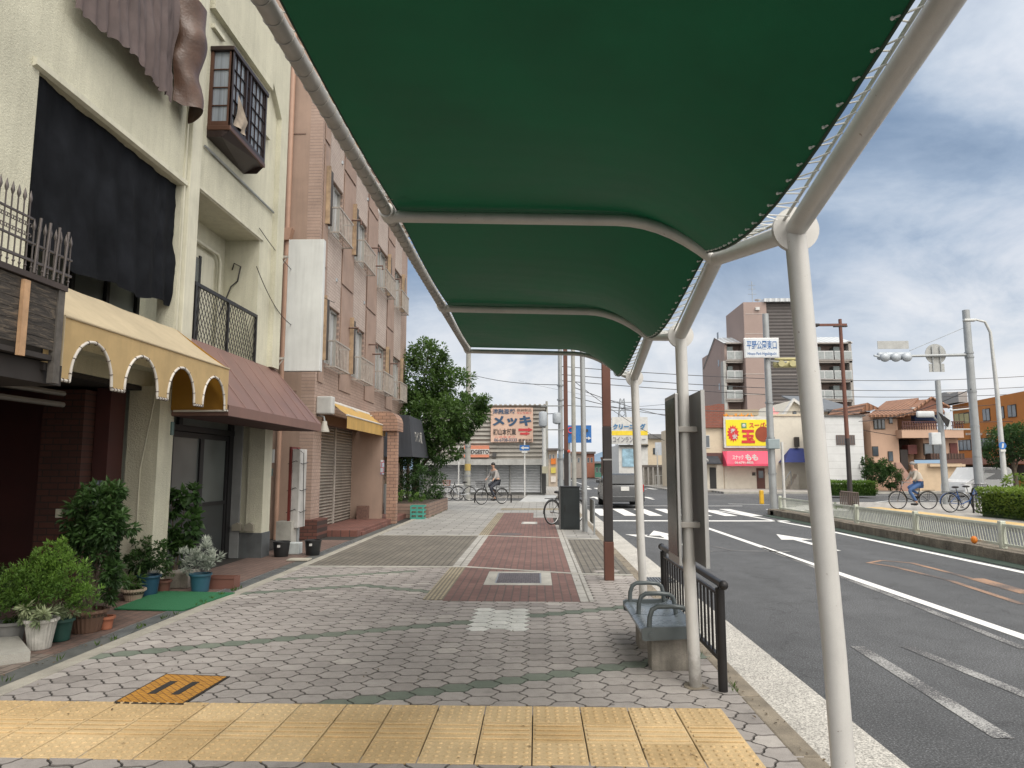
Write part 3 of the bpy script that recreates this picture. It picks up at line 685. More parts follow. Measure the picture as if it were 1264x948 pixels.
r = n.ramp(mn[0], 0, [(.12, (.17, .07, .02)), (.3, (.48, .235, .035))]); f = n.noise(14, 6, .75); fr = n.ramp(f, 0, [(.3, .62), (.55, 1.05)]); n.col(n.mix(1., (r, 0), (fr, 0), 'MULTIPLY')); n.set(Roughness=.65); n.bump(mn, .6, .004)
mb = MB(); mb.prism([(p.x, p.y, .0085) for p in q2], (0, 0, .003)); mb.build('plate', n.m, ol)
for s_ in (-1, 1):
    c_ = sum(q, Vector())/4; ex = (q[1]-q[0]+q[2]-q[3])*.5; ey = (q[3]-q[0]+q[2]-q[1])*.5
    a = c_+ey*.17*s_; pts = [a-ex*.22-ey*.055, a+ex*.22-ey*.055, a+ex*.22+ey*.055, a-ex*.22+ey*.055]
    MB().prism([(p.x, p.y, .0118) for p in pts], (0, 0, .002)).build('black_bar', mk('lid_black', (.03, .027, .025), .7), ol)
def cover(x0, x1, y0, y1, label, m_in, rim=.07):
    o = T('manhole_cover', label, 'manhole cover', ((x0+x1)/2, (y0+y1)/2, 0))
    MB().box(x0, x1, y0, y1, -.02, .0075).build('rim', M_conc if rim else M_steelg, o); MB().box(x0+rim+.02, x1-rim-.02, y0+rim+.02, y1-rim-.02, .0, .010).build('lid', m_in, o); MB().box(x0+rim, x1-rim, y0+rim, y1-rim, -.01, .0088).build('frame', M_steelg, o)
M_lid = brickmat('lid_pattern', (.20, .19, .20), (.14, .13, .145), (.07, .06, .07), .06, .06, 'z', .012)
cover(-.70, .20, 9.45, 10.65, 'square steel manhole cover with pale surround in red brick path', M_lid, .14)
cover(-.42, .02, 19.6, 20.4, 'small pale cover near far end of red brick path', mk('pale_lid', (.55, .54, .5), .7), .03)
o = MB().lathe((-.63, 16.6, 0), [(.30, -.02), (.30, .0075), (.29, .0088)], 28).build('round_manhole_cover', mk('iron_lid', (.16, .135, .13), .7, .4, var=.5, scale=20, bump=.4), loc=(-.63, 16.6, 0), label='round iron manhole cover in the red brick path', cat='manhole cover')
o = T('kerb_drain_grate', 'black slotted drain grate in gutter beside the first post', 'drain grate', (1.78, 10.6, RZ))
MB().box(1.55, 1.99, 10.35, 10.85, RZ, RZ+.026).build('frame', mk('grate_dark', (.02, .02, .02), .7), o)
mb = MB(); x = 1.56
while x < 1.98: mb.box(x, x+.018, 10.36, 10.84, RZ+.02, RZ+.032); x += .042
mb.build('bars', M_steelg, o)
# gum spots, grit and fallen leaves
mb = MB(); tl = mb.tl()
for _ in range(260):
    x, y = rnd(-3.6, 1.3), rnd(3.2, 11)
    mb.leaf((x, y, .008), rnd(.01, .035), rnd(.006, .016), Vector((rnd(-1, 1), rnd(-1, 1), .1)), Vector((0, 0, 1)), rnd(0, 1))
for _ in range(500):
    y = rnd(3, 20); x = random.choice((-3.86+rnd(-.15, .15), 1.38+rnd(-.05, .12)))
    mb.leaf((x, y, .008), rnd(.01, .04), rnd(.006, .02), Vector((rnd(-1, 1), rnd(-1, 1), .1)), Vector((0, 0, 1)), rnd(0, 1))
mb.build('leaf_litter', leafmat('litter', (.035, .025, .015), (.16, .11, .05), .1), label='scattered dry leaf bits and grit on the paving', cat='leaf litter', kind='stuff')
# weeds along the joints of the kerb and the green mat
mb = MB(); mb.tl()
for _ in range(60):
    a = random.random()
    if a < .5: x, y = -3.78+rnd(-.03, .03), rnd(4.6, 9.2)
    elif a < .75: x, y = 1.34+rnd(-.03, .03), rnd(4.9, 8.4)
    else: x, y = -3.4+rnd(-.15, .15), rnd(22, 26)
    for k in range(7): mb.leaf((x+rnd(-.02, .02), y+rnd(-.02, .02), 0), rnd(.03, .07), rnd(.006, .012), Vector((rnd(-.7, .7), rnd(-.7, .7), 1)), Vector((rnd(-1, 1), rnd(-1, 1), .1)).normalized(), rnd(.2, 1))
mb.build('weeds', leafmat('weed_leaf', (.03, .07, .015), (.12, .2, .04)), label='small green weeds growing in the paving joints', cat='weeds', kind='stuff')
# ================================================================ left side: cream building
M_cream = mk('cream_stucco', (.60, .585, .465), .9, var=.16, scale=1.1, bump=.8, bs=55, dirt=.3, dirtcol=(.22, .21, .16), fine=.12, bd=.014)
M_creamS = mk('cream_trim', (.60, .585, .475), .85, var=.15, scale=2, bump=.3, bs=60, dirt=.35, dirtcol=(.16, .15, .11))
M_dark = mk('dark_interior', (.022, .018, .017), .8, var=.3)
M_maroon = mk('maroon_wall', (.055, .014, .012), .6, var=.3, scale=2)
M_alu = mk('dark_window_frame', (.03, .03, .032), .45, .5, var=.2)
M_glassd = glassmat('dark_glass', (.05, .06, .062), .12)
M_frost = glassmat('frosted_glass', (.10, .115, .11), .35)
FX = -4.75
A = T('cream_building', 'cream stucco shop house with shuttered shop front, draped windows and a bay window', 'building', (FX, 9, 0))
def fw(mb, y0, y1, z0, z1, x0=-5.0, x1=FX): mb.box(x0, x1, y0, y1, z0, z1)
mb = MB()
fw(mb, 2.0, 6.2, 3.0, 9.5); fw(mb, 6.2, 8.95, 5.3, 9.5, -5.0); fw(mb, 6.2, 8.95, 2.75, 3.08); fw(mb, 2, 6.2, 2.55, 3.0)
fw(mb, 8.95, 9.42, 2.55, 9.5); fw(mb, 11.62, 12.5, 2.75, 9.5); fw(mb, 9.42, 11.62, 5.42, 9.5); fw(mb, 9.42, 12.5, 2.55, 2.75); fw(mb, 9.42, 11.62, 2.75, 3.12)
mb.box(-11, -5.0, 12.3, 12.5, 0, 9.5); mb.box(-11, -5.001, 2, 12.3, 9.3, 9.5); mb.box(-11, -5.001, 2, 12.299, 2.56, 2.76)
mb.build('wall', M_cream, A)
mb = MB(); mb.box(-4.752, -4.68, 9.02, 9.30, 2.7, 9.5, bev=.012); mb.build('pilaster', M_creamS, A); mb = MB()
for dy in (8.975, 9.335): mb.box(-4.75, -4.725, dy-.018, dy+.018, 2.7, 9.5)
mb.build('pilaster_moulding', M_creamS, A)
MB().prism([(FX+.001, 6.1, 5.30), (FX+.045, 6.1, 5.32), (FX+.045, 6.1, 5.38), (FX+.001, 6.1, 5.40)], (0, 2.92, 0)).build('lintel_ledge', M_creamS, A)
# window recess (left) with glazing
wd = MB().box(-5.3, -5.24, 6.2, 8.95, 3.08, 5.3).build('window', glassmat('hazy_glass', (.24, .27, .26), .3), A)
mb = MB()
for y in (6.25, 6.9, 7.55, 8.2, 8.85): mb.box(-5.235, -5.19, y-.03, y+.03, 3.08, 5.3)
mb.box(-5.24, -5.0, 6.2, 8.95, 3.081, 3.13); mb.build('frame', M_alu, wd)
# balcony recess (right)
mb = MB(); mb.box(-5.4, -5.35, 9.38, 11.66, 2.9, 5.6); mb.box(-5.349, -5.001, 9.38, 9.42, 2.9, 5.6); mb.box(-5.349, -5.001, 11.62, 11.66, 2.9, 5.6); mb.box(-5.349, -5.001, 9.42, 11.62, 5.42, 5.6); mb.box(-5.349, -5.001, 9.42, 11.62, 2.9, 3.0); mb.build('balcony_recess', M_cream, A)
d_ = MB().box(-5.349, -5.31, 9.9, 11.15, 3.0, 4.95, bev=.01).build('balcony_door', M_creamS, A); MB().box(-5.309, -5.29, 10.0, 10.62, 3.1, 4.8).build('pane', M_glassd, d_); MB().box(-5.309, -5.285, 10.62, 10.68, 3.05, 4.85).build('frame', M_alu, d_); MB().tube([(-5.28, 9.92, 5.05), (-5.28, 11.2, 5.05), (-5.28, 11.3, 4.95), (-5.28, 11.3, 3.0)], .028, 10).build('conduit', M_creamS, d_, smooth=50)
MB().tube([(-5.2, 11.6, 4.9), (-5.15, 11.55, 5.0), (-5.05, 11.58, 4.95), (-5.1, 11.6, 4.7), (-5.2, 11.58, 4.6), (-5.3, 11.3, 3.9)], .012, 6).build('cable_bundle', M_blk, A, smooth=60)
mb = MB(); mb.prism([(FX, 9.36, 5.425), (FX+.03, 9.36, 5.44), (FX+.03, 9.36, 5.48), (FX, 9.36, 5.50)], (0, 2.35, 0)); mb.build('balcony_ledge', M_creamS, A)
mb = MB()                                                   # raised frame round the upper right bay, chamfered corner
mb.box(FX, FX+.09, 12.16, 12.5, 3.3, 7.9); mb.prism([(FX, 12.16, 7.9), (FX, 12.5, 7.9), (FX, 12.5, 8.35), (FX, 11.7, 8.35)], (.09, 0, 0)); mb.box(FX, FX+.09, 9.42, 11.7, 8.2, 8.35); mb.box(FX, FX+.09, 9.42, 12.5, 8.351, 9.5); mb.build('raised_frame', M_cream, A)
MB().tube([(FX+.03, 9.45, 6.1), (FX+.03, 12.1, 6.1)], .018, 8).build('wall_pipe', M_steelg, A)
for (y0, y1, z) in ((9.5, 9.85, 7.95), (11.35, 11.75, 7.3)): MB().box(FX, FX+.06, y0, y1, z, z+.06).build('ledge', M_creamS, A)
mb = MB(); mb.box(FX-.25, FX+.03, 12.15, 12.5, .42, 2.8); mb.box(-5.25, FX-.25, 12.2, 12.5, .42, 2.75); mb.build('corner_pillar', M_cream, A)
MB().box(-5.26, FX+.045, 12.14, 12.51, -.02, .42).build('pillar_base', mk('grey_base', (.105, .115, .12), .8, var=.3, dirt=.3), A)
mb = MB(); mb.box(-5.15, FX+.0, 8.72, 9.08, -.02, 2.56); mb.build('shop_pillar', M_cream, A)
MB().box(FX-.05, FX+.02, 9.0, 9.06, 1.95, 2.12).build('number_plate', mk('plate_teal', (.12, .2, .2), .5), A)
MB().tube([(-4.95, 8.71, .6), (-4.95, 8.705, 1.5), (-4.80, 8.70, 2.5)], .009, 6).build('cable', M_creamS, A)
# shop interior left
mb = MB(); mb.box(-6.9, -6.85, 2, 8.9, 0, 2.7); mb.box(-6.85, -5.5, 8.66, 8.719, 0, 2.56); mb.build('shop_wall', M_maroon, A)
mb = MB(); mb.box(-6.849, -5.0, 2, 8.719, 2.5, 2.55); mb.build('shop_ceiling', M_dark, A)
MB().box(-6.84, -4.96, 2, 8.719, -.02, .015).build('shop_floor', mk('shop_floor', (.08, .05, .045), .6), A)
MB().box(-5.85, -5.35, 8.15, 8.60, .015, 2.45).build('brick_column', brickmat('shop_bricks', (.085, .03, .02), (.06, .022, .016), (.03, .018, .015), .2, .075, 'y', .008, dirt=.3), A)
MB().box(-5.34, -5.16, 8.35, 8.66, .015, 2.49).build('maroon_panel', M_maroon, A)
for z in (2.2, 2.32): MB().tube([(-5.1, 4, z), (-5.1, 7.4, z)], .03, 8).build('shutter_rail', mk('rail_grey', (.16, .15, .14), .5, .3), A)
MB().box(-5.6, -5.52, 8.14, 8.149, .95, 1.05).build('switch_plate', M_creamS, A)
MB().box(-5.29, -5.19, 8.34, 8.349, 1.05, 1.38).build('sticker', brickmat('sticker', (.12, .25, .4), (.4, .4, .42), (.1, .1, .12), .05, .06, 'y', .01), A)
# entrance doors right
DX = -5.3
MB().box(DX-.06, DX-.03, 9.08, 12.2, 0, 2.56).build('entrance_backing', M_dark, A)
for (ya, yb) in ((9.1, 10.05), (10.05, 11.0), (11.0, 11.95)):
    dr = MB().box(DX-.02, DX+.0, ya, yb, .06, 2.05).build('sliding_door', M_frost, A); mb = MB()
    for (a, b, c_, e) in ((ya, ya+.06, .05, 2.06), (yb-.06, yb, .05, 2.06), (ya+.06, yb-.06, .05, .16), (ya+.06, yb-.06, 1.98, 2.06), (ya+.06, yb-.06, .92, .98)): mb.box(DX-.03, DX+.03, a, b, c_, e)
    mb.build('frame', M_alu, dr); MB().box(DX+.001, DX+.01, ya+.06, yb-.06, .16, .92).build('lower_panel', mk('door_panel', (.035, .04, .04), .5), dr)
mb = MB(); mb.box(DX-.02, DX+.06, 9.08, 12.2, 2.07, 2.16); mb.box(DX-.02, DX+.05, 11.95, 12.1, 0, 2.56); mb.box(DX-.02, DX+.05, 10.2, 10.3, 2.16, 2.56); mb.build('door_frame', M_alu, A)
MB().box(DX-.01, DX, 9.08, 11.95, 2.16, 2.56).build('transom', M_frost, A)
MB().box(FX-.5, FX-.35, 12.1, 12.139, 0, 2.5).build('drainpipe', mk('pipe_grey', (.25, .26, .26), .6), A)
for y in (12.2, 12.38): MB().prism([(FX-.45+(y-12.2)*1.2, 12.06, .46), (FX-.3+(y-12.2)*1.2, 12.06, .46), (FX-.3+(y-12.2)*1.2, 12.06, .56), (FX-.36+(y-12.2)*1.2, 12.06, .60), (FX-.45+(y-12.2)*1.2, 12.06, .56)], (0, .08, 0)).build('vent_hood', mk('vent_pale', (.35, .33, .27), .5, .3), A)
# bay window
bw = T('bay_window_part', None, None, (FX, 10, 6)); bw.name = 'bay_window'
ORG[bw.name] = Vector((0, 0, 0))
bpy.data.objects.remove(bw)
M_bz = mk('bronze_frame', (.11, .055, .038), .4, .4, var=.2); M_bzd = mk('bronze_dark', (.035, .022, .02), .4, .4)
M_cw = glassmat('curtain_sky_glass', curtain=(.30, .34, .39), rough=.08)  # curtain streaks tinted with a painted blue-grey sky reflection
bx0, bx1, by0, by1, bz0, bz1 = FX, FX+.33, 9.54, 10.84, 6.40, 7.60
W = MB().prism([(bx0, by0, bz0-.12), (bx0+.22, by0, bz0-.12), (bx1+.02, by0+.02, bz0), (bx1+.02, by1-.02, bz0), (bx0+.22, by1, bz0-.12), (bx0, by1, bz0-.12)], (0, 0, .1)).build('bay_window', M_bzd, A)
MB().box(bx0, bx1+.03, by0-.03, by1+.03, bz1, bz1+.07, bev=.01).build('top', M_bzd, W); MB().box(bx0, bx1+.02, by0-.01, by1+.01, bz0-.02, bz0+.05, bev=.01).build('sill', M_bz, W)
MB().box(bx0+.04, bx1-.02, by0+.03, by1-.03, bz0+.05, bz1).build('pane', M_cw, W)
for (a, b) in ((bx0, bx0+.05), (bx1-.05, bx1)): MB().box(a, b, by1-.045, by1, bz0+.05, bz1).build('side_frame', M_bz, W)
mb = MB()
for (a, b) in ((bx0, bx0+.05), (bx1-.05, bx1)): mb.box(a, b, by0, by0+.045, bz0+.05, bz1)
mb.box(bx0, bx1, by0+.002, by0+.04, bz0+.051, bz0+.12)
for z in (.36, .64, .92): mb.box(bx0+.05, bx1-.05, by0+.01, by0+.035, bz0+z, bz0+z+.012)
mb.build('side_frame', M_bz, W)
mb = MB()
for y in (by0, by0+.48, by0+.62, by1-.05): mb.box(bx1-.02, bx1+.012, y, y+.05, bz0+.05, bz1)
for k in range(1, 5): mb.box(bx1-.018, bx1+.004, by0+.05, by1-.05, bz0+.02+k*.235, bz0+.028+k*.235)
for k in range(1, 9): mb.box(bx1-.018, bx1+.005, by0+.02+k*.145, by0+.025+k*.145, bz0+.05, bz1)
mb.build('front_frame', M_bzd, W)
MB().grid(lambda a, b: Vector((bx1+.03+.03*math.sin(a*9+b*4)*b, by0+.18+.36*a-.08*b, bz0+.62-.5*b-.25*a*(1-b))), 10, 8).build('hanging_cloth', mk('cloth_tan', (.34, .28, .22), .8, var=.4, scale=9), W, smooth=80)
# balcony railing
rl = MB().box(FX-.02, FX+.02, 9.42, 11.62, 4.06, 4.11).build('balcony_railing', M_blk, A); mb = MB()
mb.box(FX-.015, FX+.015, 9.42, 11.62, 3.14, 3.17)
for y in (9.44, 10.5, 11.58): mb.box(FX-.02, FX+.02, y, y+.04, 3.1, 4.06)
mb.build('rail_post', M_blk, rl); mb = MB()
for k in range(-8, 24):
    for s_ in (-1, 1):
        ya, za = 9.46+k*.095, 3.17; yb, zb = ya+s_*.52, 4.06
        if s_ < 0: ya += .0
        def clip(ya, za, yb, zb):
            d = (yb-ya); t0, t1 = 0., 1.
            for lim, sg in ((9.46, 1), (11.58, -1)):
                for_ = (ya-lim)*sg; tt = (lim-ya)/d
                if for_ < 0: t0 = max(t0, tt) if (d*sg) > 0 else 2
                elif (yb-lim)*sg < 0: t1 = min(t1, tt)
            return (ya+d*t0, za+(zb-za)*t0, ya+d*t1, za+(zb-za)*t1) if t0 < t1 else None
        q_ = clip(ya, za, yb, zb)
        if q_: mb.tube([(FX+s_*.003, q_[0], q_[1]), (FX+s_*.003, q_[2], q_[3])], .006, 4)
mb.build('lattice', M_blk, rl)
# upper drapes
def cloth(name, y0, y1, ztop, zbot, x, mat, waves=9, amp=.03, bulge=.06, label=None, cat=None, ragged=.0, scal=0):
    def fn(a, b):
        y = y0+(y1-y0)*a; zb = zbot(a) if callable(zbot) else zbot; z = ztop+(zb-ztop)*b
        n_ = noise.noise(Vector((a*waves, b*2.2, x*3)))+.3*noise.noise(Vector((a*waves*3, b*7, 2)))+.12*noise.noise(Vector((a*waves*9, b*19, 5)))
        return Vector((x+amp*math.sin(a*waves*2*PI+2*n_)*(.3+.7*b)+bulge*b*math.sin(PI*a)+.05*n_, y+.03*n_*b, z+ragged*math.sin(a*waves*9)*b**8))
    return MB().grid(fn, 120, 30).build(name, mat, loc=(x, (y0+y1)/2, ztop), smooth=180, label=label, cat=cat)
M_cloth = mk('black_net', (.013, .0145, .018), .95, var=.55, scale=2.2, bump=.6, bs=260, fine=.35, spec=.1)
cloth('shade_cloth', 6.22, 8.93, 5.36, lambda a: 3.60-.10*math.sin(a*3)+.03*math.sin(a*17)+.08*a, -4.82, M_cloth, 7, .03, .12, 'black shade net hanging over the wide upper window above the beige awning', 'shade cloth')
cloth('drape', 6.45, 8.35, 7.6, lambda a: 6.13-.03*math.sin(a*11), -4.62, mk('plum_cloth', (.105, .078, .075), .8, var=.25, scale=3, bump=.3, bs=120), 11, .022, .10, 'greyish purple pleated cloth hung high on the cream wall', 'cloth', .012)
def bag(a, b):
    th = a*PI; n_ = noise.noise(Vector((a*3, b*4, 1))); r = .27*(1-.25*b)*(1+.3*n_)
    return Vector((-4.68+.25*math.sin(th)*(1+.3*n_), 8.66-r*math.cos(th), 7.7-1.45*b-.12*a*b+.05*n_))
MB().grid(bag, 24, 36).build('brown_cover', mk('brown_vinyl', (.085, .042, .026), .38, var=.35, scale=5, bump=.3, bs=14, bd=.03), loc=(-4.7, 8.66, 7.5), smooth=180, label='crumpled brown vinyl cover bulging beside the purple hanging cloth', cat='cover')
# ---------------- beige arched awning
M_aw = mk('beige_canvas', (.60, .435, .215), .75, var=.16, scale=3, bump=.1, bs=200, tl=.22, dirt=.2, dirtcol=(.3, .22, .12)); M_awT = mk('beige_canvas_top', (.55, .46, .31), .8, var=.15, scale=2, dirt=.25, dirtcol=(.3, .26, .18), tl=.2)
M_awi = mk('orange_canvas', (.50, .26, .04), .8, var=.15, tl=.45); M_pipe = mk('awning_tube', (.60, .57, .52), .5)
AF = -4.0; ay0, ay1 = 5.74, 8.97; zb, zt_ = 2.27, 2.80
aw = T('beige_awning', 'beige canvas awning with four laced arches along its valance', 'awning', (AF, 7.3, 2.3))
na = 4; wA = (ay1-ay0)/na; outline = []
def archpts(k):
    c_ = ay0+wA*(k+.52); r_ = wA*.37; return [(c_-r_*math.cos(PI*i/16), zb+.02+.36*math.sin(PI*i/16)) for i in range(17)]
mb = MB(); prevy = ay0
for k in range(na):
    pts = archpts(k); y0_, y1_ = pts[0][0], pts[-1][0]; e0 = ay0+wA*k; e1 = ay0+wA*(k+1)
    mb.face([(AF, e0, zb), (AF, y0_, zb), (AF, y0_, zb+.02), (AF, y0_, zt_), (AF, e0, zt_)]); mb.face([(AF, y1_, zb), (AF, e1, zb), (AF, e1, zt_), (AF, y1_, zt_), (AF, y1_, zb+.02)])
    for i in range(16): mb.face([(AF, pts[i][0], pts[i][1]), (AF, pts[i+1][0], pts[i+1][1]), (AF, pts[i+1][0], zt_), (AF, pts[i][0], zt_)])
mb.build('valance', M_aw, aw)
MB().face([(AF, ay0, zt_), (AF, ay1, zt_), (FX+.01, ay1, 3.16), (FX+.01, ay0+.15, 3.16)]) if 0 else None
mb = MB(); mb.grid(lambda a, b: Vector((AF+(FX+.01-AF)*b, ay0+(ay1-ay0)*a+.12*b*(1-a), zt_+(3.34-zt_)*b-.025*math.sin(PI*b)-.008*math.sin(a*PI*4)**2)), 32, 6); mb.build('top', M_awT, aw, smooth=60)
mb = MB(); mb.face([(AF, ay0, zb), (AF, ay0, zt_), (FX+.01, ay0+.12, 3.34), (FX+.01, ay0+.0, zb)]); mb.build('end_panel', M_aw, aw)
MB().face([(AF, ay1, zb), (AF, ay1, zt_), (FX+.01, ay1, 3.17), (FX+.01, ay1, zb)]) if 0 else None
mb = MB(); mb.face([(AF-.0, ay1, zb), (AF, ay1, zt_), (FX+.01, ay1, 3.34), (FX+.01, ay1, zb)]); mb.build('end_panel', M_awi, aw)
mb = MB(); mb.tube([(AF+.004, ay0, zt_+.006), (AF+.004, ay1, zt_+.006)], .011, 6); mb.tube([(AF+.003, ay0, zb), (AF+.003, ay0, zt_)], .009, 6); mb.build('seam', M_awT, aw, smooth=60)
mb = MB(); M_lk = mk('lace_dark', (.07, .05, .04), .7); allp = []
for k in range(na):
    pts = archpts(k); allp += ([(ay0+wA*k, zb-.012)] if k == 0 else [])+[(pts[0][0], zb-.012)]+pts+[(pts[-1][0], zb-.012)]
allp.append((ay1, zb-.012)); mb.tube([(AF+.002, y, z) for y, z in allp], .014, 8); mb.tube([(FX+.05, ay1-.01, zb-.012), (AF, ay1-.01, zb-.012)], .014, 8); mb.tube([(FX+.05, ay0+.01, zb-.012), (AF, ay0+.01, zb-.012)], .014, 8); ep = mb.build('edge_pipe', M_pipe, aw, smooth=60)
for i in range(len(allp)-1):
    a, b = Vector((0, *allp[i])), Vector((0, *allp[i+1])); L = (b-a).length; m_ = max(1, int(L/.045)) if L > .03 else 1
    for j in range(m_):
        c_ = a+(b-a)*((j+.5)/m_)
        if i % 2 == 0 or L > .09: MB().torus((AF+.002, c_.y, c_.z), (b-a), .0175, .0035, 8, 4).build('lace_loop', M_lk, ep)
# ---------------- brown metal awning
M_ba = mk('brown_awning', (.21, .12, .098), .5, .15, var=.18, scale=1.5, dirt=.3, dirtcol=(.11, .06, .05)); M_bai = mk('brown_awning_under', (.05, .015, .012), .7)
ba = T('brown_awning', 'dull red brown sheet metal awning over the sliding doors', 'awning', (-4.3, 11, 2.2))
y0, y1 = 8.99, 13.0
mb = MB(); mb.prism([(FX+.01, y0, 3.30), (AF, y0, 2.34), (AF, y0, 2.20), (FX+.01, y0, 2.20)], (0, .02, 0)); mb.face([(FX+.01, y0+.021, 3.30), (FX+.01, 12.55, 3.30), (AF, y1, 2.34), (AF, y0+.021, 2.34)])
mb.face([(AF, y0, 2.34), (AF, y1, 2.34), (AF, y1, 2.2), (AF, y0, 2.2)]); mb.face([(FX+.01, 12.55, 3.30), (AF, y1, 2.34), (AF, y1, 2.2), (FX+.01, 12.75, 2.2)]); mb.build('hood', M_ba, ba)
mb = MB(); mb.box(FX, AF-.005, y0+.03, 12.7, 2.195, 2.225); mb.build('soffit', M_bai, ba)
mb = MB()
for k in range(1, 8):
    y = y0+k*.53; yt = min(12.5, y-.0); MB().tube([(FX+.02, yt, 3.29), (AF+.004, y+.02, 2.35)], .0045, 5).build('seam', M_ba, ba)
MB().box(FX-.6, FX+.55, 9.05, 9.2, 2.19, 2.26).build('support', M_pipe, ba) if 0 else None
# ---------------- old timber balcony sign with iron fence
tb = T('timber_balcony', 'weathered timber sign box topped with wrought iron spear fence', 'timber balcony', (-3.95, 5, 2.4))
n = N('rotten_wood'); g = n.pos(); mp = n.n('Mapping'); n.l(g[0], g[1], mp, 0); mp.inputs['Scale'].default_value = (2, 2.2, 14)
f = n.noise(2.2, 9, .75, (mp, 0), 1.2); r = n.ramp(f, 0, [(.3, (.012, .011, .011)), (.5, (.06, .052, .045)), (.62, (.15, .12, .09)), (.75, (.30, .20, .12))]); n.col((r, 0)); n.set(Roughness=.9); n.bump((f, 0), 1., .02); MWd = n.m
TX = -3.88
mb = MB()
for k in range(6): mb.box(TX-.03+rnd(-.005, .005), TX-.004, 3.2, 5.50, 2.46+k*.083, 2.54+k*.083)
mb.build('plank_panel', MWd, tb)
MB().box(TX-.05, TX+.02, 3.2, 5.56, 2.965, 3.01).build('top_plate', mk('old_plate', (.05, .038, .035), .8, var=.4), tb)
MB().box(TX-.04, TX+.01, 5.47, 5.545, 2.20, 2.965).build('corner_post', mk('grey_timber', (.11, .10, .09), .9, var=.5, scale=9), tb)
MB().box(TX-.002, TX+.03, 5.06, 5.12, 2.36, 2.94).build('new_batten', mk('pine', (.48, .30, .17), .7, var=.3, scale=9), tb)
mb = MB(); mb.box(TX-.7, TX-.01, 3.2, 5.5, 2.38, 2.42); mb.box(-4.7, TX-.05, 5.44, 5.5, 2.3, 2.36); mb.box(-4.74, -3.96, 3.2, 5.70, 2.2, 2.37); mb.box(-4.74, -3.96, 5.44, 5.46, 2.43, 2.96); mb.build('bearer', mk('bearer', (.035, .03, .028), .8), tb)
M_iron = mk('old_iron', (.115, .10, .095), .5, .5, var=.3, scale=9)
fe = MB().box(TX-.02, TX, 3.2, 5.62, 3.10, 3.12).build('iron_fence', M_iron, tb); mb = MB(); mb.box(TX-.018, TX-.002, 3.2, 5.62, 3.24, 3.255); mb.box(TX-.018, TX-.002, 3.2, 5.14, 3.43, 3.445); mb.build('rail', M_iron, fe)
y = 3.3
while y < 5.62:
    tall = y < 5.14; zt2 = 3.56 if tall else 3.36; mb = MB(); mb.tube([(TX-.01, y, 3.01), (TX-.01, y, zt2)], .006, 5)
    mb.tube([(TX-.01, y, zt2-.01), (TX-.01, y, zt2+.02), (TX-.01, y, zt2+.035), (TX-.01, y, zt2+.09)], [.006, .014, .013, .001], 6); mb.ball((TX-.01, y, 3.06), .011, 6)
    if tall:
        for z in (3.30, 3.38):
            for s_ in (-1, 1): mb.torus((TX-.01, y+s_*.021, z), (1, 0, 0), .014, .004, 10, 4)
    mb.build('spear', M_iron, fe, smooth=60); y += .062
for y in (5.2, 5.31, 5.42, 5.53): MB().tube([(TX+.0, y-.02, 3.02), (TX+.0, y+.015, 3.47)], .011, 8).build('bar', M_iron, fe, smooth=50)
# blank white projecting sign
ws = T('blank_sign', 'tall blank white sign board projecting between cream and tan buildings', 'sign', (-4.35, 12.9, 4.3))
p0, p1 = AY(357, 296, 12.9), AY(395, 458, 12.9)
MB().box(p0.x, p1.x, 12.88, 13.02, p1.z, p0.z, bev=.006).build('panel', mk('sign_white', (.62, .64, .63), .6, var=.12, scale=1.5, dirt=.2), ws)
for z in (p0.z-.32, p1.z+.25):
    mb = MB(); mb.box(p0.x-.35, p0.x-.002, 12.93, 12.97, z-.02, z+.02); mb.tube([(p0.x-.3, 12.95, z-.35), (p0.x-.05, 12.95, z-.03)], .012, 6); mb.build('bracket', M_pipe, ws)
for (a, b, sag) in (((-4.7, 11.4, 4.9), (-4.6, 12.9, 4.2), .15), ((-4.72, 11.5, 5.6), (-4.5, 15.3, 5.2), .2)):
    a, b = Vector(a), Vector(b); MB().tube([a+(b-a)*(i/12)-Vector((0, 0, sag*4*(i/12)*(1-i/12))) for i in range(13)], .007, 5).build('drop_cable', M_blk, loc=a, label='thin sagging black cable beside balcony opening' if sag < .18 else 'thin black cable strung across the gap towards the tan building', cat='cable')
# ================================================================ gap between the buildings
gx = T('gas_meter_column', 'gas meter and pipes on dark board in the gap between buildings', 'meter', (-4.95, 12.9, 0))
MB().box(-5.05, -4.9, 12.62, 12.75, 0, 2.1).build('board', mk('meter_board', (.04, .035, .03), .8), gx)
MB().cyl((-4.82, 12.7, 1.62), (-4.82, 12.7, 1.86), .07, n=16).build('meter', mk('meter_grey', (.4, .4, .38), .5), gx, smooth=40); MB().box(-4.90, -4.78, 12.63, 12.75, 1.38, 1.52, bev=.01).build('meter_box', mk('meter_green', (.08, .12, .11), .5), gx)
MB().tube([(-4.84, 12.66, .2), (-4.84, 12.66, 1.38)], .02, 8).build('pipe', M_steelg, gx, smooth=50)
MB().box(-4.78, -4.5, 13.0, 13.3, 0, .55).build('concrete_block', M_conc, loc=(-4.6, 13.1, 0), label='grey concrete block standing behind the black buckets', cat='block')
sb = T('standing_sign', 'worn white standing signboard in a dark red frame tied with black wire', 'signboard', (-4.45, 13.4, 0))
a0, a1 = AY(363, 562, 13.4), AY(374, 655, 13.4)
mb = MB(); mb.box(-4.62, -4.58, 13.1, 13.6, .25, 1.92); mb.build('red_side', mk('sign_red', (.14, .02, .015), .6, var=.3), sb)
MB().box(-4.579, -4.43, 13.15, 13.55, .42, 1.88, bev=.008).build('white_face', mk('sign_face', (.55, .54, .52), .6, var=.25, dirt=.4), sb)
mb = MB()
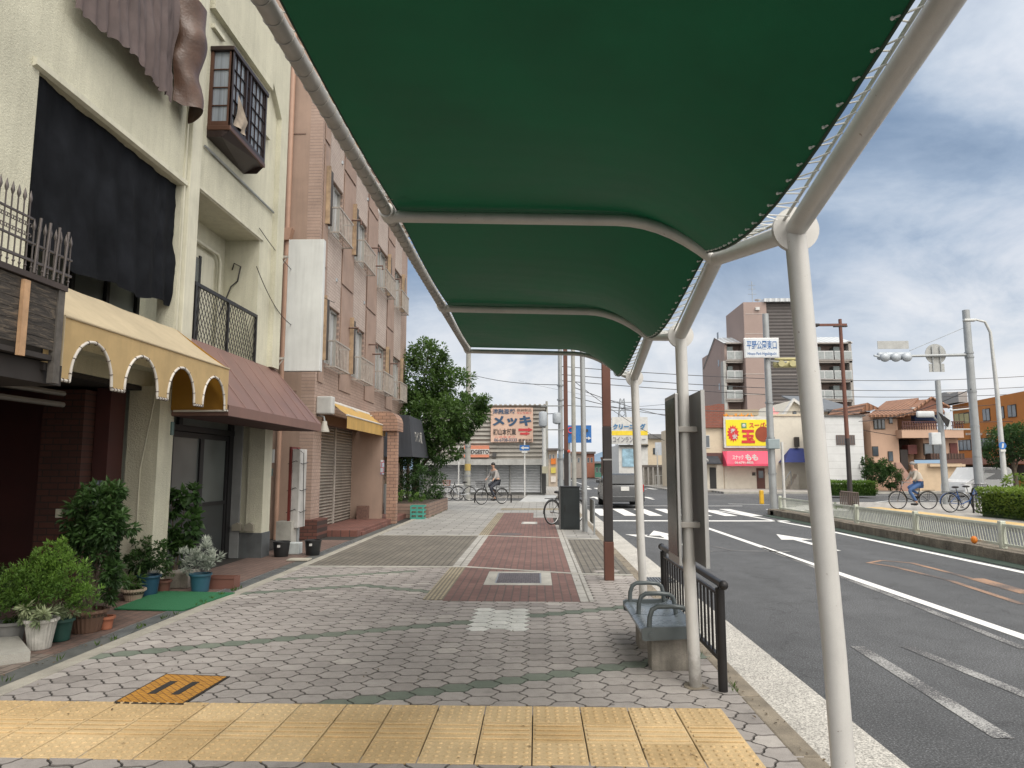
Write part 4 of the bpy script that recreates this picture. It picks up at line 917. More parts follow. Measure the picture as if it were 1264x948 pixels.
for z in (.7, 1.1, 1.6): mb.tube([(-4.65, 13.12, z), (-4.5, 13.14, z+.06), (-4.40, 13.2, z), (-4.42, 13.6, z+.03)], .006, 5)
mb.tube([(-4.5, 13.13, 1.9), (-4.38, 13.2, 1.8), (-4.36, 13.25, .4)], .006, 5); mb.build('wire', M_blk, sb)
mb = MB(); mb.cyl((-4.5, 13.35, 0), (-4.5, 13.35, .42), .04); mb.cyl((-4.6, 13.35, 0), (-4.6, 13.35, .42), .02); mb.build('leg', M_steelg, sb)
def bucket(x, y, label):
    o = MB().lathe((x, y, 0), [(.11, 0), (.118, .01), (.142, .24), (.152, .245), (.152, .262), (.135, .262), (.11, .05)], 24).build('bucket', mk('bucket_black', (.02, .022, .024), .4), loc=(x, y, 0), smooth=40, label=label, cat='bucket', group='black buckets in the gap')
    MB().box(x-.02, x+.025, y-.155, y-.135, .17, .21).build('label', mk('sticker_white', (.6, .6, .58), .6), o)
b1 = G(347, 687); b2 = G(386, 685); bucket(b1.x, b1.y, 'black plastic bucket left of the pale foam box'); bucket(b2.x, b2.y, 'black plastic bucket in front of the tan tiled pillar')
b3 = G(363, 684); MB().box(b3.x-.1, b3.x+.1, b3.y-.05, b3.y+.15, 0, .2, bev=.012).build('foam_box', mk('foam', (.50, .54, .54), .8, var=.2, dirt=.3), loc=b3, label='pale grey foam box between the two black buckets', cat='box')
b4 = G(370, 692); MB().box(b4.x-.19, b4.x+.16, b4.y-.1, b4.y+.14, .006, .028).build('board_scrap', mk('board_pale', (.45, .42, .35), .8, var=.3), loc=b4, label='flat pale board lying on the apron below the black buckets', cat='board')
# ================================================================ tan tiled apartment building
BXf = -4.9
M_tile = brickmat('pink_tile', (.41, .30, .245), (.365, .26, .21), (.22, .165, .14), .15, .075, 'x', .006, dirt=.22, bump=.15)
M_tilew = brickmat('white_tile', (.48, .40, .35), (.44, .36, .315), (.28, .22, .195), .15, .075, 'x', .006, dirt=.2, bump=.15)
M_tilet = brickmat('porch_tile', (.40, .25, .18), (.33, .20, .145), (.15, .10, .08), .22, .09, 'y', .008, dirt=.25, bump=.4)
M_side = mk('side_render', (.33, .235, .185), .85, var=.15, scale=1.5, bump=.4, bs=50, dirt=.2)
M_rib = stripemat('ribbed_panel', (.43, .305, .245), .085, 1, .6, .2, .7, 0., .7)
B = T('tan_apartment_building', 'four storey tan tiled apartment building with ribbed panels and balconette windows', 'building', (BXf, 20, 0))
y0, y1 = 15.35, 26.1
wins = [(15.95, 17.1), (18.35, 19.65), (21.1, 22.5), (23.75, 24.95)]; rows = [(3.95, 5.35), (7.15, 8.45), (10.1, 11.4)]
mb = MB()
for (za, zb_) in ((2.8, 3.95), (5.35, 7.15), (8.45, 10.1), (11.4, 12.6)): mb.box(-5.2, BXf, y0, y1, za, zb_)
for (za, zb_) in rows:
    ys = [y0]+[q for w_ in wins for q in w_]+[y1]
    for k in range(0, len(ys), 2): mb.box(-5.2, BXf, ys[k], ys[k+1], za, zb_)
mb.build('wall', M_tile, B)
mb = MB(); mb.box(-11, -5.2, y0, y0+.2, 0, 12.6); mb.box(-11, -5.2, y1-.2, y1, 0, 12.6); mb.box(-11, -5.2, y0+.2, y1-.2, 12.4, 12.6); mb.box(-5.32, -5.201, y0-.003, y0+.1, 2.8, 12.6); mb.build('side_wall', M_side, B)
mb = MB()
for z in (3.2, 6.2, 9.2): mb.box(-10, -5.3, y0-.012, y0-.001, z, z+.03)
mb.build('joint_line', mk('joint_tan', (.2, .13, .1), .8), B)
dp = MB().tube([(-5.62, y0-.08, 6.9), (-5.62, y0-.08, 12.6)], .055, 12).build('drainpipe', mk('pipe_tan', (.40, .25, .18), .5, var=.15), B, smooth=50)
MB().prism([(-5.76, y0-.2, 6.9), (-5.48, y0-.2, 6.9), (-5.54, y0-.2, 6.62), (-5.70, y0-.2, 6.62)], (0, .19, 0)).build('hopper', MATS['pipe_tan'], dp); MB().tube([(-5.62, y0-.08, 0), (-5.62, y0-.08, 6.62)], .05, 12).build('pipe', MATS['pipe_tan'], dp, smooth=50)
ribs = [(15.42, 15.9), (17.2, 18.25), (19.8, 20.95), (22.6, 23.6), (25.1, 26.0)]
for (a, b) in ribs[1:4]:
    for z0_, z1_ in ((3.45, 6.05), (6.15, 9.05), (9.15, 12.4)): MB().box(BXf+.013, BXf+.03, a-.02, b+.02, z0_, z1_).build('ribbed_panel', M_rib, B)
for z0_, z1_ in ((3.45, 6.05), (6.15, 9.05), (9.15, 12.4)):
    MB().box(BXf+.013, BXf+.03, 15.5, 15.85, z0_, z1_).build('ribbed_panel', M_rib, B); 
mb = MB()
for (a, b) in ((15.95, 17.1), (18.35, 19.65), (21.1, 22.5), (23.75, 24.95)):
    for z0_, z1_ in ((5.36, 7.14), (8.46, 10.09)): MB().box(BXf+.001, BXf+.012, a, b, z0_, z1_).build('white_tile_field', M_tilew, B)
M_wf = mk('window_alu', (.42, .41, .38), .45, .5, var=.1); M_cur = glassmat('curtain_pale', curtain=(.5, .52, .53), rough=.12); M_rust = mk('rail_rusty_white', (.43, .39, .35), .6, .2, var=.3, scale=9, dirt=.3)
M_shb = mk('shutter_orange', (.42, .30, .19), .7, var=.4, scale=6, dirt=.5); M_shbd = mk('shutter_box', (.05, .038, .03), .6)
def b_window(a, b, z0_, z1_, side):
    wn = MB().box(BXf-.14, BXf-.12, a, b, z0_, z1_).build('window', M_cur, B); mb = MB()
    for (c_, e, f_, g_) in ((a, a+.05, z0_, z1_), (b-.05, b, z0_, z1_), ((a+b)/2-.03, (a+b)/2+.03, z0_, z1_), (a+.05, b-.05, z0_, z0_+.05), (a+.05, b-.05, z1_-.05, z1_)): mb.box(BXf-.13, BXf-.06, c_, e, f_, g_)
    mb.build('frame', M_wf, wn)
    q0, q1 = (a-.30, a-.02) if side < 0 else (b+.02, b+.30)
    MB().box(BXf+.001, BXf+.10, q0, q1, z0_+.05, z1_+.05).build('shutter_box', M_shbd, wn); MB().box(BXf+.02, BXf+.13, q0-.04, q0-.001, z0_+.0, z1_+.1).build('shutter_edge', M_shb, wn)
    rl = MB().box(BXf+.30, BXf+.33, a-.05, b+.05, z0_+.52, z0_+.55).build('balconette', M_rust, wn) if 0 else None
    mb = MB()
    for z in (z0_-.12, z0_+.48): mb.box(BXf+.26, BXf+.29, a-.05, b+.05, z, z+.035); mb.box(BXf+.0, BXf+.26, a-.05, a-.02, z, z+.035); mb.box(BXf, BXf+.26, b+.02, b+.05, z, z+.035)
    y = a
    while y < b+.05: mb.cyl((BXf+.275, y, z0_-.1), (BXf+.275, y, z0_+.5), .011, n=6); y += .12
    for x in (.06, .14, .21): mb.cyl((BXf+x, a-.03, z0_-.1), (BXf+x, b+.03, z0_-.1), .01, n=5); mb.cyl((BXf+x, a-.035, z0_-.1), (BXf+x, a-.035, z0_+.5), .008, n=5)
    mb.build('balconette_rail', M_rust, wn)
for k, (a, b) in enumerate(wins):
    for (z0_, z1_) in rows: b_window(a, b, z0_, z1_, -1 if k < 2 else 1)
for y, z in ((17.9, 8.05), (20.1, 8.0), (20.6, 7.6), (23.2, 7.9), (17.9, 5.15), (20.1, 5.1), (20.6, 4.9), (23.2, 5.0)): MB().tube([(BXf, y, z), (BXf+.28, y, z), (BXf+.28, y, z-.12)], .025, 7).build('vent_pipe', mk('vent_brown', (.13, .07, .05), .5), B, smooth=50)
for y, z in ((16.9, 9.2), (19.6, 9.3), (16.7, 6.1), (19.5, 6.2)): MB().lathe((BXf+.0, y, z), [(.001, -.05), (.05, -.04), (.05, .04), (.001, .05)], 10).build('wall_vent', M_steelg, B)
# ground floor: shutters, pillars, arch porch
M_shut = stripemat('roller_shutter', (.40, .36, .31), .075, 2, .8, .35, .55, .2, .5)
mb = MB(); mb.box(-5.2, BXf, 15.35, 15.95, 0, 2.8); mb.box(-5.3, -5.2, 15.35, 15.6, 0, 2.8); mb.build('shop_pillar', M_tile, B)
MB().box(BXf-.2, BXf+.2, 15.2, 15.95, 0, .42).build('planter_base', brickmat('dark_brick', (.15, .06, .045), (.11, .045, .035), (.05, .03, .025), .2, .075, 'y', .008), B)
MB().box(BXf-.21, BXf+.0, 15.36, 15.7, 2.0, 2.18).build('meter_plate', M_shbd, B) if 0 else None
for (a, b) in ((15.96, 17.85), (17.95, 19.6)): MB().box(-5.18, -5.15, a, b, 0, 2.55).build('roller_shutter', M_shut, B)
MB().box(-5.2, -5.12, 17.85, 17.95, 0, 2.55).build('shutter_post', M_rust, B); MB().box(-5.19, -5.0, 15.95, 19.6, 2.55, 2.8).build('shutter_housing', mk('housing_brown', (.12, .06, .045), .6), B)
MB().box(-5.2, -4.28, 19.6, 19.75, 0, 2.56).build('porch_wall', M_side, B)
MB().box(-4.9, -4.62, 19.3, 19.59, 0.0, .5).build('stone_box', mk('stone_brown', (.16, .09, .07), .7, var=.6, scale=20), B)
for ya_ in (19.62,): MB().box(-4.16, -3.89, ya_, ya_+.25, 0, 2.56).build('porch_column', M_tilet, B)
pr = [(-4.899, 2.56), (-3.86, 2.56), (-3.86, 2.74)]+[(-4.12+.26*math.cos(PI/2*k/8), 2.76+.33*math.sin(PI/2*k/8)) for k in range(9)]+[(-4.899, 3.09)]
MB().prism([(x, 19.5, z) for x, z in pr], (0, .85, 0)).build('porch_roof', M_tilet, B, smooth=30)
MB().box(-4.33, -4.23, 19.585, 19.598, 1.35, 1.75).build('notice_plate', brickmat('notice', (.12, .2, .4), (.55, .55, .55), (.4, .1, .1), .1, .14, 'y', .01), B)
mb = MB(); mb.box(-5.15, -4.02, 15.98, 22.2, -.02, .14, bev=.012); mb.box(-4.6, -3.98, 16.3, 19, -.02, .075, bev=.01); mb.build('entrance_step', brickmat('step_tile', (.20, .085, .065), (.16, .07, .055), (.08, .045, .04), .2, .2, 'z', .01), B)
mb = MB(); mb.box(-5.2, -4.9, 21.75, 26.0, 0, 2.8); mb.build('lower_wall', M_side, B)
for y in (23.4, 25.3): MB().tube([(-4.6, y, 0), (-4.6, y, 2.4)], .06, 10).build('porch_post', M_side, B, smooth=40)
# retractable yellow awning
ya = T('yellow_awning', 'folded out mustard yellow fabric awning with white roller above the shutters', 'awning', (-4.6, 17.8, 2.8))
w0, w1 = 15.7, 19.9
MB().box(BXf+.001, BXf+.36, w0-.22, w0+.02, 2.72, 3.12, bev=.03).build('end_cover', mk('cover_white', (.52, .52, .50), .5), ya); MB().tube([(BXf+.2, w0, 3.0), (BXf+.2, w1, 3.0)], .07, 12).build('roller', M_pipe, ya, smooth=50)
M_ya = mk('mustard_canvas', (.62, .40, .13), .8, var=.15, tl=.25, dirt=.15); FXa = -4.28
MB().grid(lambda a, b: Vector((BXf+.22+(FXa-BXf-.22)*b, w0+.1+(w1-w0-.1)*a, 3.05-.33*b-.02*math.sin(PI*b))), 20, 5).build('fabric', M_ya, ya, smooth=60)
vl = MB().grid(lambda a, b: Vector((FXa+.004*math.sin(a*60)*b, w0+.1+(w1-w0-.1)*a, 2.72-.30*b)), 60, 3).build('valance', M_ya, ya, smooth=60)
MB().tube([(FXa, w0+.08, 2.72), (FXa, w1, 2.72)], .022, 8).build('front_bar', M_pipe, ya, smooth=50)
MB().tube([(BXf+.1, 17, 3.1), (BXf+.3, 17.6, 2.98), (BXf+.34, 18.8, 2.86), (BXf+.3, 19.7, 3.02)], .018, 6).build('cord', mk('cord_pale', (.5, .48, .42), .6), ya, smooth=60)
lp = T('spot_lamp', 'pale bell shaped floodlight under white roller cover of the yellow awning', 'lamp', (-4.75, 15.55, 2.5)); MB().lathe((-4.7, 15.5, 2.32), [(.11, 0), (.10, .05), (.06, .16), (.05, .24), (.0, .25)], 16).build('shade', mk('lamp_pale', (.45, .43, .38), .5), lp, smooth=50); MB().tube([(-4.9, 15.6, 2.7), (-4.72, 15.5, 2.66), (-4.7, 15.5, 2.56)], .02, 7).build('arm', M_steelg, lp)
# black awning
bk = T('black_awning', 'black canvas awning with worn white lettering beside the arched porch', 'awning', (-4.0, 23.5, 2))
M_bk = mk('black_canvas', (.035, .04, .05), .75, var=.3, scale=2, dirt=.3, dirtcol=(.09, .09, .1))
ka, kb, kx0, kx1 = 22.1, 25.5, -4.9, -3.88
ktx, kbt = -4.01, 24.5
mb = MB(); mb.face([(kx0, ka, 3.25), (ktx, ka, 3.18), (kx1, ka, 1.88), (kx0, ka, 1.88)]); mb.face([(ktx, ka, 3.18), (ktx, kbt, 3.18), (kx1, kb, 1.88), (kx1, ka, 1.88)]); mb.face([(kx0, kbt, 3.25), (ktx, kbt, 3.18), (kx1, kb, 1.88), (kx0, kb, 1.88)]); mb.face([(kx0, ka, 3.25), (kx0, kbt, 3.25), (ktx, kbt, 3.18), (ktx, ka, 3.18)]); mb.build('canvas', M_bk, bk)
M_wt = mk('faded_white', (.42, .41, .38), .8, var=.4, scale=30)
def onslope(p, q, a0=22.8, a1=24.2, z0=2.35, z1=2.75):
    z = z0+(z1-z0)*q; f_ = (3.18-z)/(3.18-1.88); return Vector((ktx+(kx1-ktx)*f_+.012, a0+(a1-a0)*p, z))
text('ワイン蔵', 0, 1, 0, 1, 0, M_wt, bk, onslope, bold=.02)
# cluttered corner, crate, planter, shrubs
cr = G(515, 641); ct = T('crate', 'turquoise plastic crate at near corner of the brick planter', 'crate', cr)
M_cr = mk('turquoise', (.06, .30, .24), .5, var=.2); mb = MB()
for z in (.0, .12, .24, .36): mb.box(cr.x-.22, cr.x+.2, cr.y, cr.y+.02, z, z+.05); mb.box(cr.x-.22, cr.x+.2, cr.y+.4, cr.y+.42, z, z+.05); mb.box(cr.x-.22, cr.x-.2, cr.y+.021, cr.y+.399, z, z+.05); mb.box(cr.x+.18, cr.x+.2, cr.y+.021, cr.y+.399, z, z+.05)
mb.build('slats', M_cr, ct); mb = MB()
for x in (-.215, -.03, .155): mb.box(cr.x+x, cr.x+x+.04, cr.y-.006, cr.y+.015, 0, .41)
mb.build('corner_post', M_cr, ct)
pl = T('brick_planter', 'long low brick planter under the tree at the pavement edge', 'planter', (-3.8, 24, 0))
MB().box(-4.85, -3.32, 21.9, 26.6, -.02, .44).build('wall', brickmat('planter_brick', (.30, .21, .165), (.24, .165, .13), (.13, .10, .085), .22, .11, 'x', .01), pl); MB().box(-4.75, -3.42, 22.0, 26.5, .44, .455).build('soil', mk('soil', (.05, .038, .025), .95), pl)
for k, (px_, py_, h_) in enumerate(((-4.45, 22.1, .55), (-4.55, 21.6, .9))):
    MB().lathe((px_, py_, .14), [(.09, 0), (.12, h_*.5), (.11, h_), (.02, h_+.01)], 12).build('utility_box', mk('util%d' % k, (.3, .3, .28) if k else (.05, .05, .05), .6), loc=(px_, py_, .14), smooth=40, label='pale grey canister at wall below the black awning' if k else 'dark small canister at wall below the black awning', cat='canister')
M_bark = mk('bark', (.11, .085, .06), .9, var=.4, scale=8, bump=.6, bs=30)
LF = leafmat('tree_leaf', (.02, .055, .014), (.12, .21, .05)); LFd = leafmat('dark_leaf', (.016, .042, .014), (.075, .15, .04)); LFy = leafmat('yellow_leaf', (.04, .10, .018), (.20, .35, .06)); LFs = leafmat('silver_leaf', (.22, .25, .21), (.50, .54, .47), .15)
def tree(name, label, x, y, h, blobs, nleaf, L, leafm, trunk_r=.12, zb=0, group=None, W=None, cat='tree'):
    t_ = T(name, label, cat, (x, y, zb), group); mb = MB(); top = max(b[2] for b in blobs)
    mb.tube([(x, y, zb), (x+.05, y, zb+h*.25), (x-.03, y+.05, zb+h*.5), (x, y, zb+h*.75)], [trunk_r*1.15, trunk_r*.9, trunk_r*.7, trunk_r*.3], 8)
    for b in blobs: 
        s0 = Vector((x, y, zb+h*rnd(.22, .45))); e = Vector(b[:3]); m_ = (s0+e)/2+Vector((rnd(-.1, .1), rnd(-.1, .1), .1*h*.3)); mb.tube([s0, m_, e], [trunk_r*.5, trunk_r*.3, trunk_r*.08], 6)
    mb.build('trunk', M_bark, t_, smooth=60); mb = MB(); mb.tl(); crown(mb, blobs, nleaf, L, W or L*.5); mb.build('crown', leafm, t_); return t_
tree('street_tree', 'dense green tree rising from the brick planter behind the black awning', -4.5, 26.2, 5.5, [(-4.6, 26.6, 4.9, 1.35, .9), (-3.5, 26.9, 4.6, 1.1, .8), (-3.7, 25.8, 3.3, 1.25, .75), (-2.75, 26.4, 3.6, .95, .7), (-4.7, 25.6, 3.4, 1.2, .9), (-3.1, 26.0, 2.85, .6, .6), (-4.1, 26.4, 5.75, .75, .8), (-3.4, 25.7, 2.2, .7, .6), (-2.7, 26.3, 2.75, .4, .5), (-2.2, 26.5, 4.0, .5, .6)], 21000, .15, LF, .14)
mb = MB(); mb.tl(); crown(mb, [(-4.3, 24.2, 1.2, .85, 1), (-3.95, 25.4, 1.1, .8, 1), (-4.5, 23.2, 1.4, .6, 1.2), (-3.75, 24.9, .75, .5, .8), (-4.3, 25.9, 1.9, .8, 1)], 6500, .1, .045)
mb.build('planter_shrub', LFd, loc=(-4.2, 24.5, .45), label='dark leafy shrubs filling the brick planter below the tree', cat='shrub')
mb = MB(); mb.tl(); crown(mb, [(-4.1, 22.5, .68, .3, .8), (-3.8, 22.9, .6, .22, .8), (-3.6, 25.2, .62, .25, .7)], 900, .06, .025); mb.build('planter_shrub', LFy, loc=(-4.1, 22.5, .45), label='low yellow green plant at near end of the brick planter', cat='shrub')
# ================================================================ potted plants on the apron
def pot(name, label, x, y, r0, r1, h, mat, ribs=0, rim=.012, z=0):
    o = T(name, label, 'potted plant', (x, y, z)); pr = [(r0, 0), (r0+.003, .008)]+[(r0+(r1-r0)*k/6, h*k/6) for k in range(1, 6)]+[(r1, h-.025), (r1+rim, h-.024), (r1+rim, h), (r1-.01, h), (r1-.015, h-.03)]
    MB().lathe((x, y, z), pr, 48 if ribs else 24, -.04 if ribs else 0, ribs).build('pot', mat, o, smooth=40 if not ribs else 20)
    MB().lathe((x, y, z), [(.001, h-.035), (r1-.012, h-.03)], 16).build('soil', mk('soil', (.05, .038, .025), .95), o) if 0 else MB().cyl((x, y, z+h-.06), (x, y, z+h-.035), r1-.014, n=20).build('soil', mk('soil', (.05, .038, .025), .95), o); return o
def stems(o, x, y, z, tops, r=.006, mat=None):
    mb = MB()
    for tp_ in tops: tp_ = Vector(tp_); b = Vector((x+rnd(-.02, .02), y+rnd(-.02, .02), z)); mb.tube([b, (b+tp_)/2+Vector((rnd(-.04, .04), rnd(-.04, .04), .03)), tp_], [r*1.3, r, r*.5], 5)
    mb.build('stem', mat or M_bark, o)
def foliage(o, blobs, n_, L, W, mat, name='foliage', droop=.3, shell=.2):
    mb = MB(); mb.tl(); crown(mb, blobs, n_, L, W, droop, shell); return mb.build(name, mat, o)
Pw = mk('pot_white', (.50, .49, .45), .6, var=.3, scale=12, dirt=.3); Pg = mk('pot_green', (.02, .075, .06), .45); Pb = mk('pot_brown', (.13, .075, .05), .7, var=.25); Pt = mk('pot_terracotta', (.36, .13, .07), .75, var=.2)
Pbe = mk('pot_beige', (.36, .28, .21), .75, var=.2, dirt=.2); Pbl = mk('pot_blue', (.02, .07, .12), .4, var=.15); Pgr = mk('pot_grey', (.26, .26, .25), .7, var=.2); Pbr = mk('pot_redbrown', (.17, .075, .055), .7)
def at(u, v): q = G(u, v); return q.x, q.y
x, y = at(38, 804); o = pot('potted_shrub', 'feathery bright green shrub in a white ribbed pot', x, y+.1, .085, .125, .25, Pw, 1)
stems(o, x, y+.1, .2, [(x-.05, y+.12, .5), (x+.08, y+.15, .6), (x-.18, y+.1, .55), (x+.2, y+.2, .5)]); foliage(o, [(x-.02, y+.12, .58, .22), (x+.16, y+.18, .55, .2), (x-.2, y+.1, .5, .2), (x+.02, y+.2, .75, .15), (x+.28, y+.2, .42, .15), (x-.12, y+.2, .7, .13)], 8000, .036, .012, LFy, droop=-.3)
foliage(o, [(x-.08, y+.02, .32, .13, .6), (x+.1, y-.02, .28, .1, .7)], 260, .07, .022, leafmat('variegated', (.10, .16, .07), (.45, .5, .3)), 'trailing_foliage')
x, y = at(8, 796); o = pot('potted_shrub', 'green shrub in a pale grey pot at the far left edge', x-.05, y+.1, .09, .12, .18, Pgr); foliage(o, [(x-.05, y+.1, .36, .17), (x-.2, y+.15, .5, .2), (x+.03, y+.2, .45, .12)], 1500, .05, .022, LF)
x, y = at(66, 793); o = pot('potted_plant', 'small trailing plant in a dark green pot beside white ribbed pot', x, y+.08, .075, .10, .19, Pg); foliage(o, [(x, y+.08, .25, .1, .6)], 200, .06, .02, MATS['variegated'])
x, y = at(93, 784); o = pot('potted_tree', 'tall dark leafy bush in wide brown ribbed pot', x, y+.16, .12, .17, .20, Pb, 1)
stems(o, x, y+.16, .15, [(x-.03, y+.18, .7), (x+.05, y+.2, .9), (x-.1, y+.2, .85), (x+.12, y+.2, .75)], .013)
foliage(o, [(x-.02, y+.25, 1.12, .25, 1), (x-.12, y+.3, .98, .24), (x+.16, y+.2, .98, .2), (x+.02, y+.2, .76, .2), (x+.2, y+.2, .55, .15), (x-.2, y+.3, .85, .2), (x+.08, y+.3, 1.28, .15)], 4200, .075, .034, LFd)
x, y = at(126, 778); o = pot('potted_plant', 'thin leafed sapling in small terracotta pot with feet', x, y+.06, .05, .066, .12, Pt); stems(o, x, y+.06, .1, [(x+.01, y+.05, .3), (x-.04, y+.05, .32)], .004); foliage(o, [(x-.02, y+.05, .34, .13, .9), (x+.06, y+.05, .42, .1)], 260, .08, .025, LFd)
x, y = at(157, 743); o = pot('potted_plant', 'low spiky plant in a beige ribbed bowl on the mat', x, y+.12, .085, .125, .13, Pbe, 1); foliage(o, [(x-.02, y+.12, .2, .13, .6)], 160, .11, .03, LF)
x, y = at(133, 716); o = pot('potted_plant', 'white flowering plant in brown pot in front of brick column', x, y+.1, .10, .14, .15, Pb, z=.22); MB().box(x-.14, x+.14, y, y+.24, 0, .218).build('stand', mk('stand_dark', (.08, .06, .05), .8), o); foliage(o, [(x, y+.1, .52, .2, .8), (x+.14, y+.12, .6, .15)], 700, .085, .04, LFd); foliage(o, [(x+.12, y, .72, .16, .7), (x+.05, y, .55, .2, .8)], 36, .035, .035, mk('petal', (.7, .7, .68), .6), 'flowers')
x, y = at(175, 737); o = pot('potted_plant', 'dense low bush in a dark blue pot behind the green mat', x, y+.13, .10, .13, .24, Pbl); foliage(o, [(x-.08, y+.15, .42, .2, .8), (x+.08, y+.15, .46, .17), (x-.16, y+.2, .52, .15)], 1500, .055, .026, LFd)
x, y = at(195, 732); o = pot('potted_plant', 'fine leaved small plant in a red brown pot between blue pot and grey block', x, y+.1, .075, .095, .14, Pbr); foliage(o, [(x, y+.1, .26, .13, .8), (x+.1, y+.1, .3, .1)], 420, .04, .014, LF)
MB().box(x-.13, x-.09, y-.02, y+.16, 0, .26, bev=.004).build('leaning_board', mk('pale_panel', (.5, .52, .5), .6), loc=(x-.11, y, 0), label='thin pale panel leaning beside the dark blue pot', cat='panel')
x, y = at(214, 727); o = T('potted_tree', 'tall broad leaved plant growing from square grey concrete block planter', 'potted plant', (x, y+.2, 0)); MB().box(x-.17, x+.17, y+.02, y+.36, 0, .2, bev=.012).build('block_planter', M_foot, o)
px0, py0 = x-.12, y+.25; stems(o, px0, py0, .18, [(px0-.02, py0, .75), (px0+.08, py0, 1.0), (px0-.1, py0, 1.1)], .009); foliage(o, [(px0-.02, py0, 1.08, .2, .9), (px0+.14, py0, .8, .2), (px0-.08, py0, .7, .18), (px0+.1, py0, .55, .18), (px0-.15, py0, 1.2, .14), (px0+.16, py0, 1.22, .12)], 620, .13, .075, LFd, shell=.1)
x, y = at(241, 732); o = pot('potted_plant', 'silver white leaved plant in a blue round pot by the grey block', x, y+.12, .10, .125, .22, mk('pot_blue2', (.03, .10, .145), .4, var=.15)); foliage(o, [(x, y+.12, .40, .17, .9), (x-.16, y+.12, .36, .14), (x+.14, y+.12, .42, .15), (x+.03, y+.12, .52, .12)], 1100, .07, .017, LFs, droop=-.7, shell=.1)
x, y = at(270, 727); o = T('trough_planter', 'empty brown rectangular trough planter at right end of the pots', 'planter', (x, y+.1, 0)); mb = MB()
def trough(mb, x0, x1, y0, y1, h, t_=.012):
    mb.box(x0, x1, y0, y0+t_, 0, h); mb.box(x0, x1, y1-t_, y1, 0, h); mb.box(x0, x0+t_, y0+t_, y1-t_, 0, h); mb.box(x1-t_, x1, y0+t_, y1-t_, 0, h)
trough(mb, x-.19, x+.19, y, y+.19, .145); mb.box(x-.198, x+.198, y-.008, y+.0, .125, .15); mb.build('trough', Pbr, o); MB().box(x-.177, x+.177, y+.013, y+.177, 0.005, .11).build('soil', mk('soil', (.05, .038, .025), .95), o)
n = N('turf_mat'); f = n.noise(160, 3, .8); r = n.ramp(f, 0, [(.3, (.01, .09, .035)), (.7, (.035, .22, .09))]); n.col((r, 0)); n.set(Roughness=.9); n.bump((f, 0), 1., .012)
q = [G(141, 753), G(226, 755), G(290, 733), G(196, 731)]; mb = MB(); mb.prism([(p.x, p.y, .003) for p in q], (0, 0, .014)); mb.build('door_mat', n.m, loc=q[0], label='bright green artificial turf mat on the apron among the pots', cat='mat')
q = G(146, 672); st = T('garden_figurine', 'small white garden figurine standing behind the pots on a dark stand', 'figurine', (-4.95, 7.9, .62)); fx, fy, fz = -4.95, 7.9, .62
M_fg = mk('figurine_white', (.42, .38, .33), .7, var=.3); MB().box(fx-.12, fx+.12, fy-.1, fy+.1, 0, fz).build('stand', MATS['stand_dark'], st)
mb = MB(); mb.lathe((fx, fy, fz), [(.055, 0), (.06, .02), (.035, .05), (.045, .14), (.04, .17), (.018, .19)], 14); mb.ball((fx, fy, fz+.225), .038, 12, (1, 1, 1.1)); mb.tube([(fx-.04, fy, fz+.16), (fx-.075, fy-.02, fz+.12), (fx-.05, fy-.05, fz+.15)], [.014, .012, .01], 6); mb.tube([(fx+.04, fy, fz+.16), (fx+.07, fy-.02, fz+.1), (fx+.03, fy-.05, fz+.09)], [.014, .012, .01], 6); mb.build('figure', M_fg, st, smooth=60)
q = [G(-30, 826), G(37, 816), G(22, 796), G(-30, 800)]; mb = MB(); mb.prism([(p.x, p.y, -.01) for p in q], (0, 0, .085)); mb.build('concrete_step', M_conc, loc=q[1], label='low rough concrete step at the left edge before the pots', cat='step')
# ================================================================ helpers for facades further away
def VPp(u, v, pl):
    (xa, ya), (xb, yb) = pl; r = ray(u, v); nx, ny = -(yb-ya), (xb-xa); t_ = (xa*nx+ya*ny)/(r[0]*nx+r[1]*ny); return Vector((r[0]*t_, r[1]*t_, EH+r[2]*t_))
def front(y): return ((0., y), (10., y))
def rect(name, mat, pl, u0, v0, u1, v1, out=.0, back=.15, parent=None, zmin=None, cut=None):
    """a box standing in the facade plane pl, its outline where the photo shows it; 'out' proud of the plane, 'back' behind it"""
    vm, um = (v0+v1)/2, (u0+u1)/2; a = VPp(u0, vm, pl); b = VPp(u1, vm, pl); zt = VPp(um, min(v0, v1), pl).z; zb_ = VPp(um, max(v0, v1), pl).z
    if zmin is not None: zb_ = zmin
    d = Vector((b.x-a.x, b.y-a.y, 0)).normalized(); nrm = Vector((d.y, -d.x, 0))
    mb = MB(); q = [Vector((a.x, a.y, zb_)), Vector((b.x, b.y, zb_)), Vector((b.x, b.y, zt)), Vector((a.x, a.y, zt))]
    mb.prism([p+nrm*out for p in q], -nrm*(out+back)); return mb.build(name, mat, parent)
M_pane = glassmat('far_glass', (.08, .10, .12), .1); M_dkf = mk('far_frame_dark', (.05, .045, .04), .5, .3); M_whf = mk('far_frame_white', (.6, .6, .58), .5)
def window(par, pl, u0, v0, u1, v1, fr=None, n_=2, pane=None, fw_=.06):
    a = VPp(u0, v0, pl); b = VPp(u1, v1, pl); w_ = rect('window', fr or M_dkf, pl, u0, v0, u1, v1, .05, .05, par)
    du = (u1-u0)/n_; m_ = fw_*(u1-u0)/max(.3, (a-b).length)*1.4
    for k in range(n_): rect('pane', pane or M_pane, pl, u0+du*k+m_, v0+m_, u0+du*(k+1)-m_*.6, v1-m_, .056, .0, w_)
    return w_
